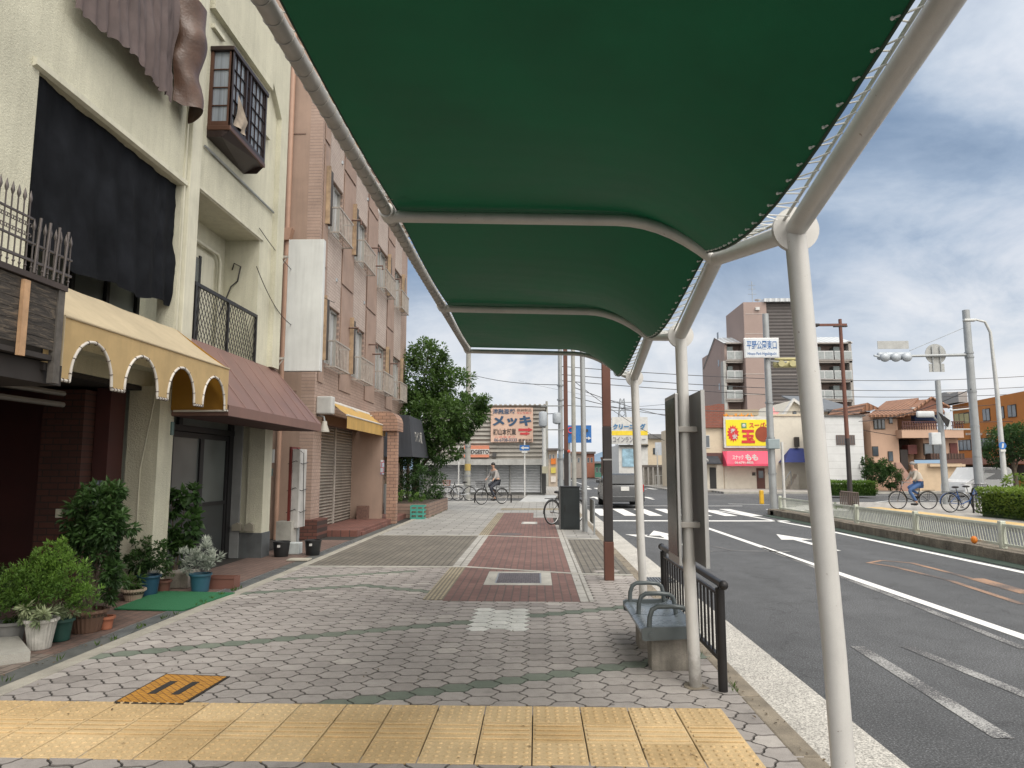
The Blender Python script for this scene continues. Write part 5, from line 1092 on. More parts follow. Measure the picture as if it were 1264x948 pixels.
# ---------------------------------------------------------------- shuttered corner building
pl = front(40.)
S1 = T('corrugated_shop', 'grey corrugated two storey shop with closed roller shutters and painted sign', 'building', AY(610, 609, 40)*1)
M_corr = stripemat('corrugated_grey', (.37, .35, .315), .24, 2, .7, .2, .6, .1, .72); M_sh2 = stripemat('far_shutter', (.58, .60, .62), .16, 2, .4, .15, .5, .1, .86)
a, b = VPp(540, 600, pl), VPp(676, 600, pl); zt = VPp(610, 502, pl).z; ze = VPp(610, 567, pl).z
MB().box(a.x-.9, b.x-.1, 40.02, 50, ze, zt).build('wall', M_corr, S1); MB().box(a.x-.9, b.x-.1, 40.5, 50, -.02, ze-.002).build('ground_floor', mk('grey_wall', (.3, .3, .29), .8), S1)
MB().box(a.x-1.0, b.x+.05, 39.3, 40.5, ze-.32, ze-.003).build('eave_band', mk('eave_grey', (.46, .46, .44), .7, var=.2, dirt=.3), S1)
mb = MB(); mb.box(a.x-1.0, b.x, 39.95, 50, zt, zt+.08)
x = a.x-1
while x < b.x: mb.box(x, x+.14, 39.9, 50, zt+.081, zt+.14); x += .28
mb.build('roof', M_corr, S1)
for (u0, u1) in ((541, 571), (572.5, 600), (601, 628), (630, 667)): rect('roller_shutter', M_sh2, pl, u0, 574, u1, 608, -.35, .45, S1)
for u in (540.4, 571.8, 600.5, 629, 668): rect('shutter_post', M_whf, pl, u, 574, u+.8, 609, -.3, .2, S1)
rect('side_post', mk('dark_slot', (.05, .05, .05), .8), pl, 669, 573, 674, 609, -.1, .6, S1)
sg = T('painted_sign_board', 'peach sign board with large blue katakana on corrugated wall', 'sign', VPp(632, 546, pl)); rect('board', mk('peach_board', (.66, .46, .36), .7, var=.12), pl, 606, 503.5, 658, 546, .14, -.03, sg)
M_tb = mk('text_blue', (.04, .09, .17), .7); M_tk = mk('text_dark', (.06, .05, .05), .7); M_tr = mk('text_red', (.6, .06, .07), .7)
def T2(s, u0, v0, u1, v1, mat, par, y, bold=.0): a, b = AY(u0, v0, y), AY(u1, v1, y); return text(s, a.x, b.x, b.z, a.z, y, mat, par, '-y', .01, bold=bold)
yy_ = 39.84
T2('溶融亜鉛', 608, 504.5, 636, 511, M_tb, sg, yy_, .02); T2('メッキ', 608, 513, 656, 526, M_tb, sg, yy_, .05); T2('㈱山本興業', 609, 529, 637, 537, M_tk, sg, yy_, .02); T2('06-6708-0333', 610, 541, 638, 545, M_tb, sg, yy_, .01)
T2('鉄鋼製品', 638, 504.5, 656, 508, M_tk, sg, yy_); T2('サビを防ぐ', 638, 508.5, 656, 511, M_tr, sg, yy_); T2('鉄宏石材', 640, 541.5, 657, 545.5, M_tk, sg, yy_, .02); T2('この先すぐ', 611, 538.3, 636, 540.4, M_tr, sg, yy_)
for (u0, v0, u1, v1) in ((640, 529, 652, 532), (642, 534, 649, 536.5)):
    a, b = AY(u0, v0, yy_-.01), AY(u1, v1, yy_-.01); m_ = (a.z+b.z)/2; h_ = (a.z-b.z)
    MB().face([(a.x, yy_-.01, b.z), (b.x, yy_-.01, b.z), (b.x, yy_-.01, a.z), (a.x, yy_-.01, a.z)]) ; mb = MB(); mb.prism([(a.x, yy_-.01, b.z), (b.x, yy_-.01, b.z), (b.x, yy_-.01, m_-h_*.9), (b.x+.25, yy_-.01, m_), (b.x, yy_-.01, m_+h_*.9), (b.x, yy_-.01, a.z), (a.x, yy_-.01, a.z)], (0, .008, 0)); mb.build('arrow', M_tr, sg)
sg = T('tyre_sign_board', 'orange banded tyre shop sign board half hidden by street tree', 'sign', VPp(590, 566, pl)); rect('board', mk('sign_orange', (.62, .24, .15), .7, var=.15), pl, 573, 550, 604, 564.5, .14, -.03, sg); rect('white_band', M_whf, pl, 573, 554.5, 604, 561, .15, -.14, sg)
T2('BRIDGESTONE', 573.5, 555.2, 612, 560.2, M_tk, sg, 39.83, .03) if 0 else T2('BRIDGESTO', 573.5, 555.2, 603.5, 560.2, M_tk, sg, 39.83, .03)
rect('wall_lamp', mk('lamp_dark', (.08, .08, .08), .5), pl, 608, 559, 613, 564, .3, 0, S1)
# ramp slab of steel in front and low barrier
o = MB().prism([tuple(G(641, 620)), tuple(G(682, 620)), tuple(G(688, 612)), tuple(G(652, 611))], (0, 0, .03)).build('steel_plate', mk('plate_light', (.55, .56, .55), .5, .3), loc=G(660, 616), label='pale steel ramp plate on the pavement before the shutters', cat='ramp')
# ---------------------------------------------------------------- poles
M_cpole = mk('concrete_pole', (.36, .36, .33), .85, var=.25, scale=4, dirt=.3)
def pole(name, label, x, y, r0, r1, h, mat, cat='pole', z=0, extra=None, group=None):
    o = T(name, label, cat, (x, y, z), group); MB().tube([(x, y, z-.1), (x, y, z+h)], [r0, r1], 14).build('shaft', mat, o, smooth=40); return o
o = pole('utility_pole', 'grey utility pole carrying two cylindrical transformers behind the black cabinet', 1.32, 38.5, .14, .11, 10.5, M_pole, 'utility pole')
for (dx, z0_, h_) in ((-.95, 3.75, .85), (-.2, 3.9, .65)):
    mb = MB(); mb.lathe((1.32+dx, 38.4, z0_), [(.05, 0), (.21, .06), (.23, .12), (.23, h_-.12), (.2, h_-.04), (.08, h_)], 18); mb.build('transformer', mk('transformer_grey', (.42, .46, .5), .5), o, smooth=40)
mb = MB()
for z in (3.6, 4.9): mb.box(.25, 1.6, 38.36, 38.44, z-.03, z+.03)
mb.build('crossarm', M_steelg, o); 
for z in (2.5, 2.0, 5.2, 6): MB().cyl((1.32, 38.5, z), (1.32, 38.5, z+.08), .18, n=14).build('band', M_steelg, o)
mb = MB(); mb.tube([(.42, 38.4, 3.7), (.42, 38.4, 1.6)], .11, 10); mb.build('riser_duct', mk('duct_white', (.55, .56, .55), .5), o, smooth=40); MB().box(.3, .62, 38.2, 38.5, 1.25, 1.62).build('junction_box', mk('jbox', (.38, .36, .27), .7), o)
pole('utility_pole', 'weathered thin concrete utility pole between brown post and grey steel pole', 1.93, 36.5, .12, .10, 10, M_cpole, 'utility pole')
pole('utility_pole', 'distant slim utility pole just left of the twin transformers pole', .9, 60, .13, .10, 7.2, M_cpole, 'utility pole')
o = T('lamp_post', 'square brown street lamp post standing behind the black cabinet', 'lamp post', (1.3, 31, 0)); MB().box(1.2, 1.4, 30.9, 31.1, 0, 2.3).build('lower_shaft', M_bpd, o); MB().box(1.21, 1.39, 30.91, 31.09, 2.301, 8).build('shaft', M_bp, o); MB().box(-.2, 1.2, 30.97, 31.03, 7.6, 7.7).build('arm', M_bp, o)
mb = MB(); mb.ball((1.4, 30.7, 2.25), .07, 8); mb.build('red_lamp', mk('red_plastic', (.6, .08, .04), .4), o)
a = G(581, 613); o = pole('utility_pole', 'pale utility pole standing left of the painted sign beside the tree', -3.55, 36.6, .15, .12, 9.5, M_cpole, 'utility pole')
for z in (1.1, 2.6, 4.1, 5): MB().cyl((-3.55, 36.6, z), (-3.55, 36.6, z+.07), .16, n=14).build('band', M_steelg, o)
MB().cyl((-3.55, 36.6, 1.4), (-3.55, 36.6, 1.75), .158, n=14).build('yellow_sleeve', mk('sleeve', (.45, .33, .1), .7), o)
pole('thin_post', 'thin white post standing before the shutters at left', -3.9, 35.5, .035, .035, 2.6, M_whf, 'post')
o = T('one_way_sign', 'blue one way sign with white arrow on a thin white post', 'road sign', (-.4, 38, 0)); p = AY(647.5, 549, 38); MB().cyl((p.x, 38, -.1), (p.x, 38, 3.0), .04, n=10).build('post', M_whf, o)
M_rb = mk('road_blue', (.02, .14, .42), .5); a, b = AY(641.5, 549.5, 37.94), AY(653.5, 556, 37.94); MB().box(a.x, b.x, 37.93, 37.95, b.z, a.z, bev=.004).build('panel', M_rb, o)
m_ = (a.z+b.z)/2; w_ = b.x-a.x; MB().prism([(a.x+.08*w_, 37.92, m_), (a.x+.4*w_, 37.92, m_+.1), (a.x+.4*w_, 37.92, m_+.04), (a.x+.92*w_, 37.92, m_+.04), (a.x+.92*w_, 37.92, m_-.04), (a.x+.4*w_, 37.92, m_-.04), (a.x+.4*w_, 37.92, m_-.1)], (0, .006, 0)).build('arrow', M_whf, o); MB().box(p.x-.15, p.x+.15, 37.93, 37.95, b.z-.13, b.z-.02).build('plate', M_whf, o)
# white pipe fence and hoops at the corner
def pipefence(name, label, x0, x1, y, h, mat, bars=.12):
    o = T(name, label, 'fence', ((x0+x1)/2, y, 0)); MB().tube([(x0, y, h), (x1, y, h)], .028, 8).build('top_rail', mat, o, smooth=40); MB().tube([(x0, y, .12), (x1, y, .12)], .02, 8).build('bottom_rail', mat, o)
    mb = MB(); x = x0
    while x <= x1: mb.tube([(x, y, .12), (x, y, h)], .009, 5); x += bars
    mb.build('bars', mat, o)
    for x in (x0, (x0+x1)/2, x1): MB().tube([(x, y, -.02), (x, y, h+.02)], .03, 8).build('post', mat, o, smooth=40)
    return o
pipefence('pipe_fence', 'low white pipe fence in front of shutters behind the parked bicycles', AY(533, 600, 34.5).x, AY(572, 600, 34.5).x, 34.5, .72, mk('pipe_white', (.6, .6, .58), .5))
o = T('hoop_barrier', 'black steel hoop barrier posts around cyclist at the pavement end', 'barrier', (-1.8, 31.8, 0))
for u in (586, 631): p = AY(u, 610, 31.8); MB().tube([(p.x, 31.8, -.02), (p.x, 31.8, .36)], .03, 8).build('post', M_blk, o, smooth=40)
MB().tube([(AY(586, 610, 31.8).x, 31.8, .34), (AY(631, 610, 31.8).x, 31.8, .34)], .025, 8).build('rail', M_blk, o, smooth=40)
# ---------------------------------------------------------------- bicycles
M_tyre = mk('tyre', (.018, .018, .018), .85); M_rim = mk('rim', (.5, .5, .5), .3, .8)
def bicycle(label, x, y, rz, paint, basket=None, group=None, z=0):
    o = T('bicycle', label, 'bicycle', (0, 0, 0), group)
    for wx in (-.54, .54):
        wh = MB().torus((wx, 0, .33), (0, 1, 0), .315, .018, 32, 6).build('wheel', M_tyre, o, smooth=80)
        MB().torus((wx, 0, .33), (0, 1, 0), .292, .010, 32, 5).build('rim', M_rim, wh, smooth=80); mb = MB()
        for k in range(18): a = 2*PI*k/18; mb.tube([(wx, .0, .33), (wx+.29*math.cos(a), 0, .33+.29*math.sin(a))], .0018, 3)
        mb.cyl((wx, -.05, .33), (wx, .05, .33), .02, n=8); mb.build('spokes', M_rim, wh)
        MB().tube([(wx+.35*math.cos(a), 0, .33+.35*math.sin(a)) for a in [R(d) for d in range(20, 190, 15)]], .012, 6).build('mudguard', paint, o)
    mb = MB(); mb.tube([(-.12, 0, .28), (-.26, 0, .72)], .017, 8); mb.tube([(-.12, 0, .28), (.2, 0, .42), (.40, 0, .80)], .018, 8); mb.tube([(-.54, .0, .33), (-.12, 0, .28)], .012, 6); mb.tube([(-.54, 0, .33), (-.22, 0, .6)], .01, 6); mb.tube([(.37, 0, .88), (.43, 0, .68), (.54, 0, .33)], .014, 8); mb.build('frame', paint, o, smooth=50)
    mb = MB(); mb.tube([(.36, 0, .85), (.33, 0, 1.0)], .013, 6); mb.tube([(.12, -.27, .98), (.24, -.22, 1.0), (.34, -.08, 1.01), (.34, .08, 1.01), (.24, .22, 1.0), (.12, .27, .98)], .012, 6); mb.build('handlebar', M_rim, o, smooth=60)
    mb = MB(); mb.tube([(-.26, 0, .72), (-.28, 0, .84)], .012, 6); mb.ball((-.30, 0, .87), .1, 10, (1.3, .9, .4)); mb.build('saddle', M_blk, o, smooth=80)
    mb = MB(); mb.torus((-.12, 0, .28), (0, 1, 0), .085, .008, 18, 4); mb.tube([(-.12, .05, .28), (-.02, .07, .16)], .01, 5); mb.tube([(-.12, -.05, .28), (-.22, -.07, .40)], .01, 5); mb.box(-.07, .03, .07, .15, .145, .165); mb.box(-.27, -.17, -.15, -.07, .395, .415); mb.build('crank', M_blk, o)
    mb = MB(); mb.box(-.78, -.36, -.06, .06, .70, .715); mb.tube([(-.54, .06, .33), (-.6, .06, .7)], .007, 4); mb.tube([(-.54, -.06, .33), (-.6, -.06, .7)], .007, 4); mb.build('rear_rack', M_blk, o)
    if basket:
        mb = MB(); mb.grid(lambda a, b: Vector((.56+.15*(1+.15*b)*(1 if a < .25 or a > .75 else -1)*1, 0, .8)), 1, 1) if 0 else None
        for z_ in (.72, .80, .88, .96): s_ = .13+(z_-.72)*.14; mb.tube([(.58-s_, -s_, z_), (.58+s_, -s_, z_), (.58+s_, s_, z_), (.58-s_, s_, z_), (.58-s_, -s_, z_)], .007, 4)
        for a in range(16):
            t_ = a/16*4; k = int(t_); f_ = (t_-k)*2-1; dx, dy = [(f_, -1), (1, f_), (-f_, 1), (-1, -f_)][k]; mb.tube([(.58+dx*.13, dy*.13, .72), (.58+dx*.165, dy*.165, .97)], .005, 4)
        mb.box(.45, .71, -.13, .13, .715, .725); mb.build('basket', basket, o)
    o.location = (x, y, z); o.rotation_euler = (0, 0, rz); return o
M_bikeb = mk('bike_black', (.02, .02, .022), .35, .3); M_bikes = mk('bike_silver', (.35, .37, .40), .35, .5); M_bikeblue = mk('bike_blue', (.04, .10, .28), .4, .2)
bicycle('black bicycle parked behind the black street cabinet', .78, 19.85, R(48), M_bikeb, M_blk)
bicycle('silver bicycle with a reddish brown basket parked before the white fence', AY(566, 610, 33.4).x, 33.4, R(200), M_bikes, mk('basket_rust', (.26, .08, .04), .7))
bicycle('dark bicycle parked at the left end of the white fence', AY(551, 610, 33.7).x, 33.7, R(15), M_bikeb)
bicycle('dark blue bicycle parked against black rack beside the clipped hedge', 14.85, 25.3, R(5), M_bikeblue, M_blk)
bicycle('silver bicycle leaning behind the black rack at hedge corner', 15.75, 26.1, R(-25), M_bikes)
# ---------------------------------------------------------------- people on bicycles
def skin(name, nodes, edges, mat, parent):
    """one continuous limb tree grown with the Skin modifier: nodes [(x, y, z, r)], edges [(i, j)]"""
    me = bpy.data.meshes.new(name); o0 = ORG[parent.name]; me.from_pydata([Vector(n_[:3])-o0 for n_ in nodes], edges, []); me.materials.append(mat)
    o = bpy.data.objects.new(name, me); col.objects.link(o); o.parent = parent; ORG[o.name] = o0
    m = o.modifiers.new('skin', 'SKIN'); m.use_smooth_shade = True
    for i, n_ in enumerate(nodes): me.skin_vertices[0].data[i].radius = (n_[3], n_[4] if len(n_) > 4 else n_[3])
    me.skin_vertices[0].data[0].use_root = True
    s_ = o.modifiers.new('sub', 'SUBSURF'); s_.levels = 2; s_.render_levels = 2
    for p in me.polygons: p.use_smooth = True
    return o
M_skin = mk('skin', (.45, .27, .19), .6, var=.05); M_hair = mk('hair', (.02, .016, .014), .5)
def rider(label, x, y, rz, shirt, trousers, cap=None, z=0):
    o = T('person', label, 'person', (0, 0, 0))
    # seated on the saddle at (-.28, 0, .93), hands on the grips, feet on the pedals
    J = [(-.27, 0, .98, .12, .15), (-.23, 0, 1.15, .11, .14), (-.16, 0, 1.32, .11, .16), (-.11, 0, 1.43, .07, .12), (-.08, 0, 1.50, .05), (-.06, 0, 1.58, .065, .06), (-.05, 0, 1.66, .085, .078), (-.05, 0, 1.74, .055)]
    E_ = [(i, i+1) for i in range(7)]; sh_ = []; tr = []
    def add(p): J.append(p); return len(J)-1
    for s_ in (-1, 1):
        a = add((-.10, s_*.17, 1.40, .055)); b = add((-.02, s_*.24, 1.17, .042)); c_ = add((.13, s_*.265, 1.03, .03)); E_.extend([(3, a), (a, b), (b, c_)])
        for q in range(4): f0 = add((.165, s_*.265+(q-1.5)*.018, 1.01, .009)); f1 = add((.175, s_*.265+(q-1.5)*.018, .975, .008)); E_.extend([(c_, f0), (f0, f1)])
        th = add((.13, s_*.235, 1.0, .009)); E_.append((c_, th))
        kx, kz, fx_, fz_ = (.16, .70, -.02, .22) if s_ > 0 else (.10, .80, -.22, .47)
        h_ = add((-.24, s_*.09, .93, .09)); k_ = add((kx, s_*.11, kz, .06)); an = add((fx_-.06, s_*.11, fz_+.04, .038)); hl = add((fx_-.08, s_*.11, fz_-.01, .035)); to = add((fx_+.12, s_*.115, fz_-.02, .03)); E_.extend([(0, h_), (h_, k_), (k_, an), (an, hl), (hl, to)])
        sh_.append(((-.10, s_*.17, 1.40, .062), (-.02, s_*.24, 1.17, .05), (.08, s_*.258, 1.075, .042))); tr.append(((-.24, s_*.09, .93, .098), (kx, s_*.11, kz, .07), (fx_-.055, s_*.11, fz_+.07, .05)))
        MB().obox((fx_+.02, s_*.113, fz_-.022), (1, 0, -.05), (.25, .09, .07), bev=.02).build('shoe', M_blk, o, smooth=60)
    skin('body', J, E_, M_skin, o)
    nd = [(-.275, 0, 1.0, .15, .185), (-.23, 0, 1.15, .14, .175), (-.16, 0, 1.32, .135, .19), (-.11, 0, 1.43, .09, .145)]; ed = [(0, 1), (1, 2), (2, 3)]
    for arm in sh_: k = len(nd); nd += list(arm); ed += [(3, k), (k, k+1), (k+1, k+2)]
    skin('shirt', nd, ed, shirt, o); nd = [(-.27, 0, .99, .125, .155)]; ed = []
    for lg in tr: k = len(nd); nd += list(lg); ed += [(0, k), (k, k+1), (k+1, k+2)]
    skin('trousers', nd, ed, trousers, o)
    mb = MB(); mb.ball((-.07, 0, 1.695), .098, 14, (1.0, .88, .85)); mb.build('hair' if not cap else 'cap', cap or M_hair, o, smooth=90)
    mb = MB(); mb.ball((.032, 0, 1.645), .018, 8, (1.2, .7, 1.3)); mb.build('nose', M_skin, o, smooth=90)
    mb = MB(); mb.ball((.022, -.03, 1.672), .009, 6); mb.ball((.022, .03, 1.672), .009, 6); mb.build('eyes', M_hair, o); MB().box(.018, .03, -.022, .022, 1.608, 1.614).build('mouth', mk('lips', (.3, .1, .09), .6), o)
    o.location = (x, y, z); o.rotation_euler = (0, 0, rz); return o
cx1 = AY(607, 620, 30.4).x
bicycle('black bicycle being ridden at the far end of the pavement', cx1, 30.4, R(-140), M_bikeb, M_blk); rider('cyclist in grey top and dark trousers riding at far end of pavement', cx1, 30.4, R(-140), mk('shirt_grey', (.33, .31, .3), .8), mk('trousers_dark', (.04, .045, .06), .8))
cx2 = AY(1127, 620, 27.2).x
bicycle('dark bicycle ridden across the pavement beyond the median fence', cx2, 27.2, R(176), M_bikeb); rider('cyclist in beige shirt and blue jeans beyond the median fence', cx2, 27.2, R(176), mk('shirt_beige', (.42, .38, .33), .8), mk('jeans', (.06, .13, .30), .8), mk('cap_grey', (.25, .24, .23), .8))
o = T('bike_rack', 'black slanted bar rack beside parked bicycles at hedge corner', 'rack', (15.3, 25.6, 0))
for k in range(9): p = Vector((14.95+k*.19, 25.0+k*.13, 0)); MB().tube([p, p+Vector((0, 0, .62-k*.02))], .014 if k else .03, 6).build('bar', M_blk, o)
MB().tube([(14.95, 25, .62), (16.47, 26.04, .46)], .018, 6).build('rail', M_blk, o)
# ---------------------------------------------------------------- cars
def car(label, x, y, rz, paint, L=3.9, Wd=1.62, H=1.5, z=RZ, van=False, plate=True):
    o = T('car', label, 'car', (0, 0, 0)); hw = Wd/2
    if van: prof = [(-L/2, .25), (-L/2, .95), (-L/2+.06, H-.12), (-L/2+.25, H), (L/2-1.25, H), (L/2-.75, 1.0), (L/2-.1, .85), (L/2, .6), (L/2, .25)]
    else: prof = [(-L/2, .28), (-L/2, .75), (-L/2+.05, .95), (-L/2+.35, H-.08), (-L/2+.6, H), (L/2-1.9, H), (L/2-1.15, .98), (L/2-.15, .82), (L/2, .6), (L/2, .28)]
    mb = MB(); mb.prism([(p[0], -hw, p[1]) for p in prof], (0, Wd, 0))
    es = [e for e in mb.bm.edges if abs(e.verts[0].co.y-e.verts[1].co.y) < 1e-5]
    for v_ in mb.bm.verts:
        if v_.co.z > 1.0: v_.co.y *= .88
    bmesh.ops.bevel(mb.bm, geom=es, offset=.055, segments=3, affect='EDGES', profile=.6); mb.build('body', paint, o, smooth=35)
    gm = glassmat('car_glass', (.02, .025, .03), .05)
    MB().prism([(-L/2+.03 if not van else -L/2+.0, -hw*.74, 1.0), (-L/2+.03 if not van else -L/2+.0, hw*.74, 1.0), (-L/2+.29 if not van else -L/2+.035, hw*.72, H-.16), (-L/2+.29 if not van else -L/2+.035, -hw*.72, H-.16)], (-.03, 0, .01)).build('rear_window', gm, o)
    for s_ in (-1, 1):
        MB().prism([(-L/2+.45, s_*hw*.945, 1.0), (L/2-1.3, s_*hw*.945, 1.0), (L/2-1.75, s_*hw*.90, H-.12), (-L/2+.6, s_*hw*.90, H-.12)], (0, s_*.012, 0)).build('side_window', gm, o)
        tl_ = MB().box(-L/2-.02, -L/2+.06, s_*hw*.72, s_*hw*.96, .68, .98, bev=.02).build('tail_light', mk('tail_red', (.35, .015, .01), .25), o); MB().box(L/2-.12, L/2-.03, s_*hw*.6, s_*hw*.92, .62, .76, bev=.02).build('headlight', mk('lamp_clear', (.7, .7, .7), .15), o)
        MB().box(L/2-1.45, L/2-1.3, s_*(hw+.01), s_*(hw+.17), 1.0, 1.14, bev=.02).build('mirror', paint, o)
        for wx in (-L/2+.65, L/2-.7):
            wh = MB().cyl((wx, s_*(hw-.2), .29), (wx, s_*(hw+.012), .29), .29, n=24).build('wheel', M_tyre, o, smooth=40); MB().cyl((wx, s_*(hw+.013), .29), (wx, s_*(hw+.02), .29), .17, n=16).build('rim', M_rim, wh)
    MB().box(-L/2-.03, -L/2+.1, -hw*.97, hw*.97, .27, .5, bev=.03).build('bumper', paint, o)
    MB().box(-L/2-.028, -L/2-.004, -.17, .17, .72, .89).build('number_plate', M_whf, o)
    o.location = (x, y, z); o.rotation_euler = (0, 0, rz); return o
car('dark grey small car seen from behind approaching the far crossing', AY(768, 600, 30.5).x, 31.5, R(90), mk('paint_dark', (.075, .078, .082), .25, .4, var=.05), H=1.42)
car('white car parked beyond the signal pole near orange building', AY(1206, 590, 43).x, 43, R(200), mk('paint_white', (.65, .66, .66), .25, var=.05), van=True, H=1.7)
# ---------------------------------------------------------------- signal poles and signs on the right
o = pole('street_name_pole', 'grey pole carrying the blue lettered street name board on the median nose', 8.62, 26.3, .135, .11, 7.4, M_pole, 'pole', RZ)
a, b = AY(917.5, 417.5, 26.1), AY(962, 442, 26.1); bd = MB().box(a.x, b.x, 26.06, 26.1, b.z, a.z, bev=.01).build('name_board', M_rim, o); MB().box(a.x+.04, b.x-.04, 26.045, 26.059, b.z+.04, a.z-.04).build('face', mk('sign_face_pale', (.66, .70, .74), .4), bd)
text('平野公園東口', a.x+.1, b.x-.1, a.z-.43, a.z-.10, 26.045, mk('sign_text', (.03, .13, .36), .5), bd, '-y', .006, bold=.012); text('Hirano Park Higashiguchi', a.x+.12, b.x-.12, b.z+.08, b.z+.22, 26.045, mk('sign_text', (.03, .13, .36), .5), bd, '-y', .006, bold=.01)
c_ = AY(973, 447, 26.6); mb = MB(); mb.tube([(8.62, 26.3, c_.z-.0), (c_.x+.6, 26.9, c_.z)], .035, 8); mb.build('arm', M_pole, o)
M_sigy = mk('signal_yellow', (.50, .46, .24), .5); sg_ = MB().box(c_.x-.55, c_.x+.75, 26.6, 26.78, c_.z-.2, c_.z+.06, bev=.07).build('signal_housing', M_sigy, o, smooth=50)
MB().box(c_.x-.5, c_.x+.75, 26.6, 26.72, c_.z+.08, c_.z+.18, bev=.04).build('signal_cover', M_sigy, o, smooth=50); mb = MB()
for k in range(3): mb.cyl((c_.x-.3+k*.42, 26.45, c_.z-.07), (c_.x-.3+k*.42, 26.6, c_.z-.07), .12, n=14)
mb.build('visor', M_sigy, sg_)
a, b = AY(947, 542, 26.1), AY(962, 554, 26.1); MB().box(a.x, b.x, 26.0, 26.3, b.z, a.z, bev=.02).build('control_box', mk('ctl_box', (.28, .34, .36), .5), o); a = AY(943, 617, 26.2); MB().box(a.x-.16, a.x-.02, 26.1, 26.25, RZ+.35, RZ+.85, bev=.03).build('yellow_reflector', mk('refl_yellow', (.65, .38, .02), .4), o)
for z in (1.3, 2.6, 3.9): MB().cyl((8.62, 26.3, z), (8.62, 26.3, z+.06), .15, n=14).build('band', M_steelg, o)
pole('thin_post', 'thin pale post at the median nose beside the street name pole', 9.0, 26.25, .05, .05, 2.6, M_whf, 'post', RZ)
o = pole('signal_pole', 'tall grey signal pole with long arm of traffic lights seen from behind', 20.2, 33.2, .20, .155, 8.9, M_pole, 'traffic light', 0)
zA = AY(1190, 438, 33.2).z; xA = AY(1080, 438, 33.2).x
MB().tube([(20.1, 33.2, zA), (xA+1.2, 33.2, zA-.05)], [.075, .055], 10).build('arm', M_pole, o, smooth=40)
M_sig = mk('signal_grey', (.42, .46, .50), .45, .3); sg_ = MB().box(xA+.1, xA+1.65, 33.1, 33.3, zA-.22, zA+.14, bev=.08).build('traffic_light', M_sig, o, smooth=50); mb = MB()
for k in range(3): mb.ball((xA+.38+k*.5, 33.05, zA-.12), .24, 12, (1, .7, .9))
mb.tube([(xA-.1, 33.1, zA-.02), (xA+.2, 33.1, zA-.1)], .05, 6); mb.build('lamp_back', M_sig, sg_, smooth=60)
a, b = AY(1083, 421, 33.2), AY(1122, 430.5, 33.2); MB().box(a.x, b.x, 33.2, 33.23, b.z, a.z).build('plate_back', mk('plate_backg', (.42, .43, .42), .6), o)
a = AY(1155, 437, 33.3); MB().cyl((a.x, 33.3, a.z), (a.x, 33.33, a.z), .48, n=36).build('round_sign_back', mk('plate_backg', (.42, .43, .42), .6), o); a, b = AY(1146.5, 449, 33.3), AY(1166, 459, 33.3); MB().box(a.x, b.x, 33.28, 33.31, b.z, a.z).build('plate_back', mk('plate_backg', (.42, .43, .42), .6), o); mb = MB(); mb.box(a.x+.15, a.x+.19, 33.24, 33.28, b.z, b.z+1.2); mb.box(b.x-.19, b.x-.15, 33.24, 33.28, b.z, b.z+1.2); mb.build('bracket', M_steelg, o)
MB().tube([(20.1, 33.2, zA+1.3), (xA+1.6, 33.2, zA+.2)], .012, 5).build('stay_wire', M_steelg, o)
for z in (2, 3.4, 5, zA-.15, zA+.05): MB().cyl((20.2, 33.2, z), (20.2, 33.2, z+.08), .195, n=14).build('band', M_steelg, o)
zB = AY(1190, 504, 33.2).z; zC = AY(1190, 530, 33.2).z; MB().tube([(20.1, 33.2, zB), (AY(1173, 504, 33.2).x, 33.2, zB-.1)], .04, 6).build('side_bracket', M_pole, o); mb = MB(); mb.tube([(20.1, 33.2, zC), (AY(1176, 530, 33.2).x, 33.2, zC)], .04, 6); mb.build('side_bracket', M_pole, o)
o = pole('signal_pole', 'shorter grey signal pole with small traffic light and pedestrian signal', AY(1166, 590, 31).x, 31, .14, .11, 5.3, M_pole, 'traffic light', 0); px_ = AY(1166, 590, 31).x
a = AY(1138, 511, 31); sg_ = MB().box(a.x-.25, a.x+.5, 30.9, 31.05, a.z-.15, a.z+.12, bev=.06).build('traffic_light', mk('signal_pale', (.55, .58, .6), .4), o, smooth=50); MB().tube([(px_, 31, a.z-.5), (a.x+.4, 31, a.z)], .04, 6).build('arm', M_pole, o)
a, b = AY(1148, 534, 30.8), AY(1161, 549, 30.8); MB().box(a.x, b.x, 30.7, 30.95, b.z, a.z, bev=.03).build('pedestrian_signal', mk('signal_pale', (.55, .58, .6), .4), o); a, b = AY(1166, 509, 30.7), AY(1174, 530, 30.7); MB().box(a.x, b.x, 30.68, 30.72, b.z, a.z).build('side_plate', mk('signal_pale', (.55, .58, .6), .4), o); MB().prism([(a.x-.3, 30.6, a.z), (a.x+.15, 30.6, a.z-.35), (a.x+.05, 30.6, b.z+.1), (a.x-.1, 30.6, b.z+.3)], (0, .05, 0)).build('hood', M_blk, o)
lx = AY(1240, 590, 32).x; o = T('street_lamp', 'tall pale curved street lamp at the right with a round blue sign', 'street lamp', (lx, 32, 0)); M_lampp = mk('lamp_pole', (.50, .51, .50), .45, .3)
zt = AY(1228, 394, 32).z; MB().tube([(lx, 32, 0), (lx-.02, 32, zt*.6), (lx-.1, 32, zt-.6), (lx-.3, 32, zt-.12), (lx-.75, 32, zt)], [.12, .09, .065, .055, .05], 12).build('pole', M_lampp, o, smooth=50); MB().box(lx-1.25, lx-.72, 31.9, 32.1, zt-.1, zt+.02, bev=.04).build('lamp_head', M_lampp, o)
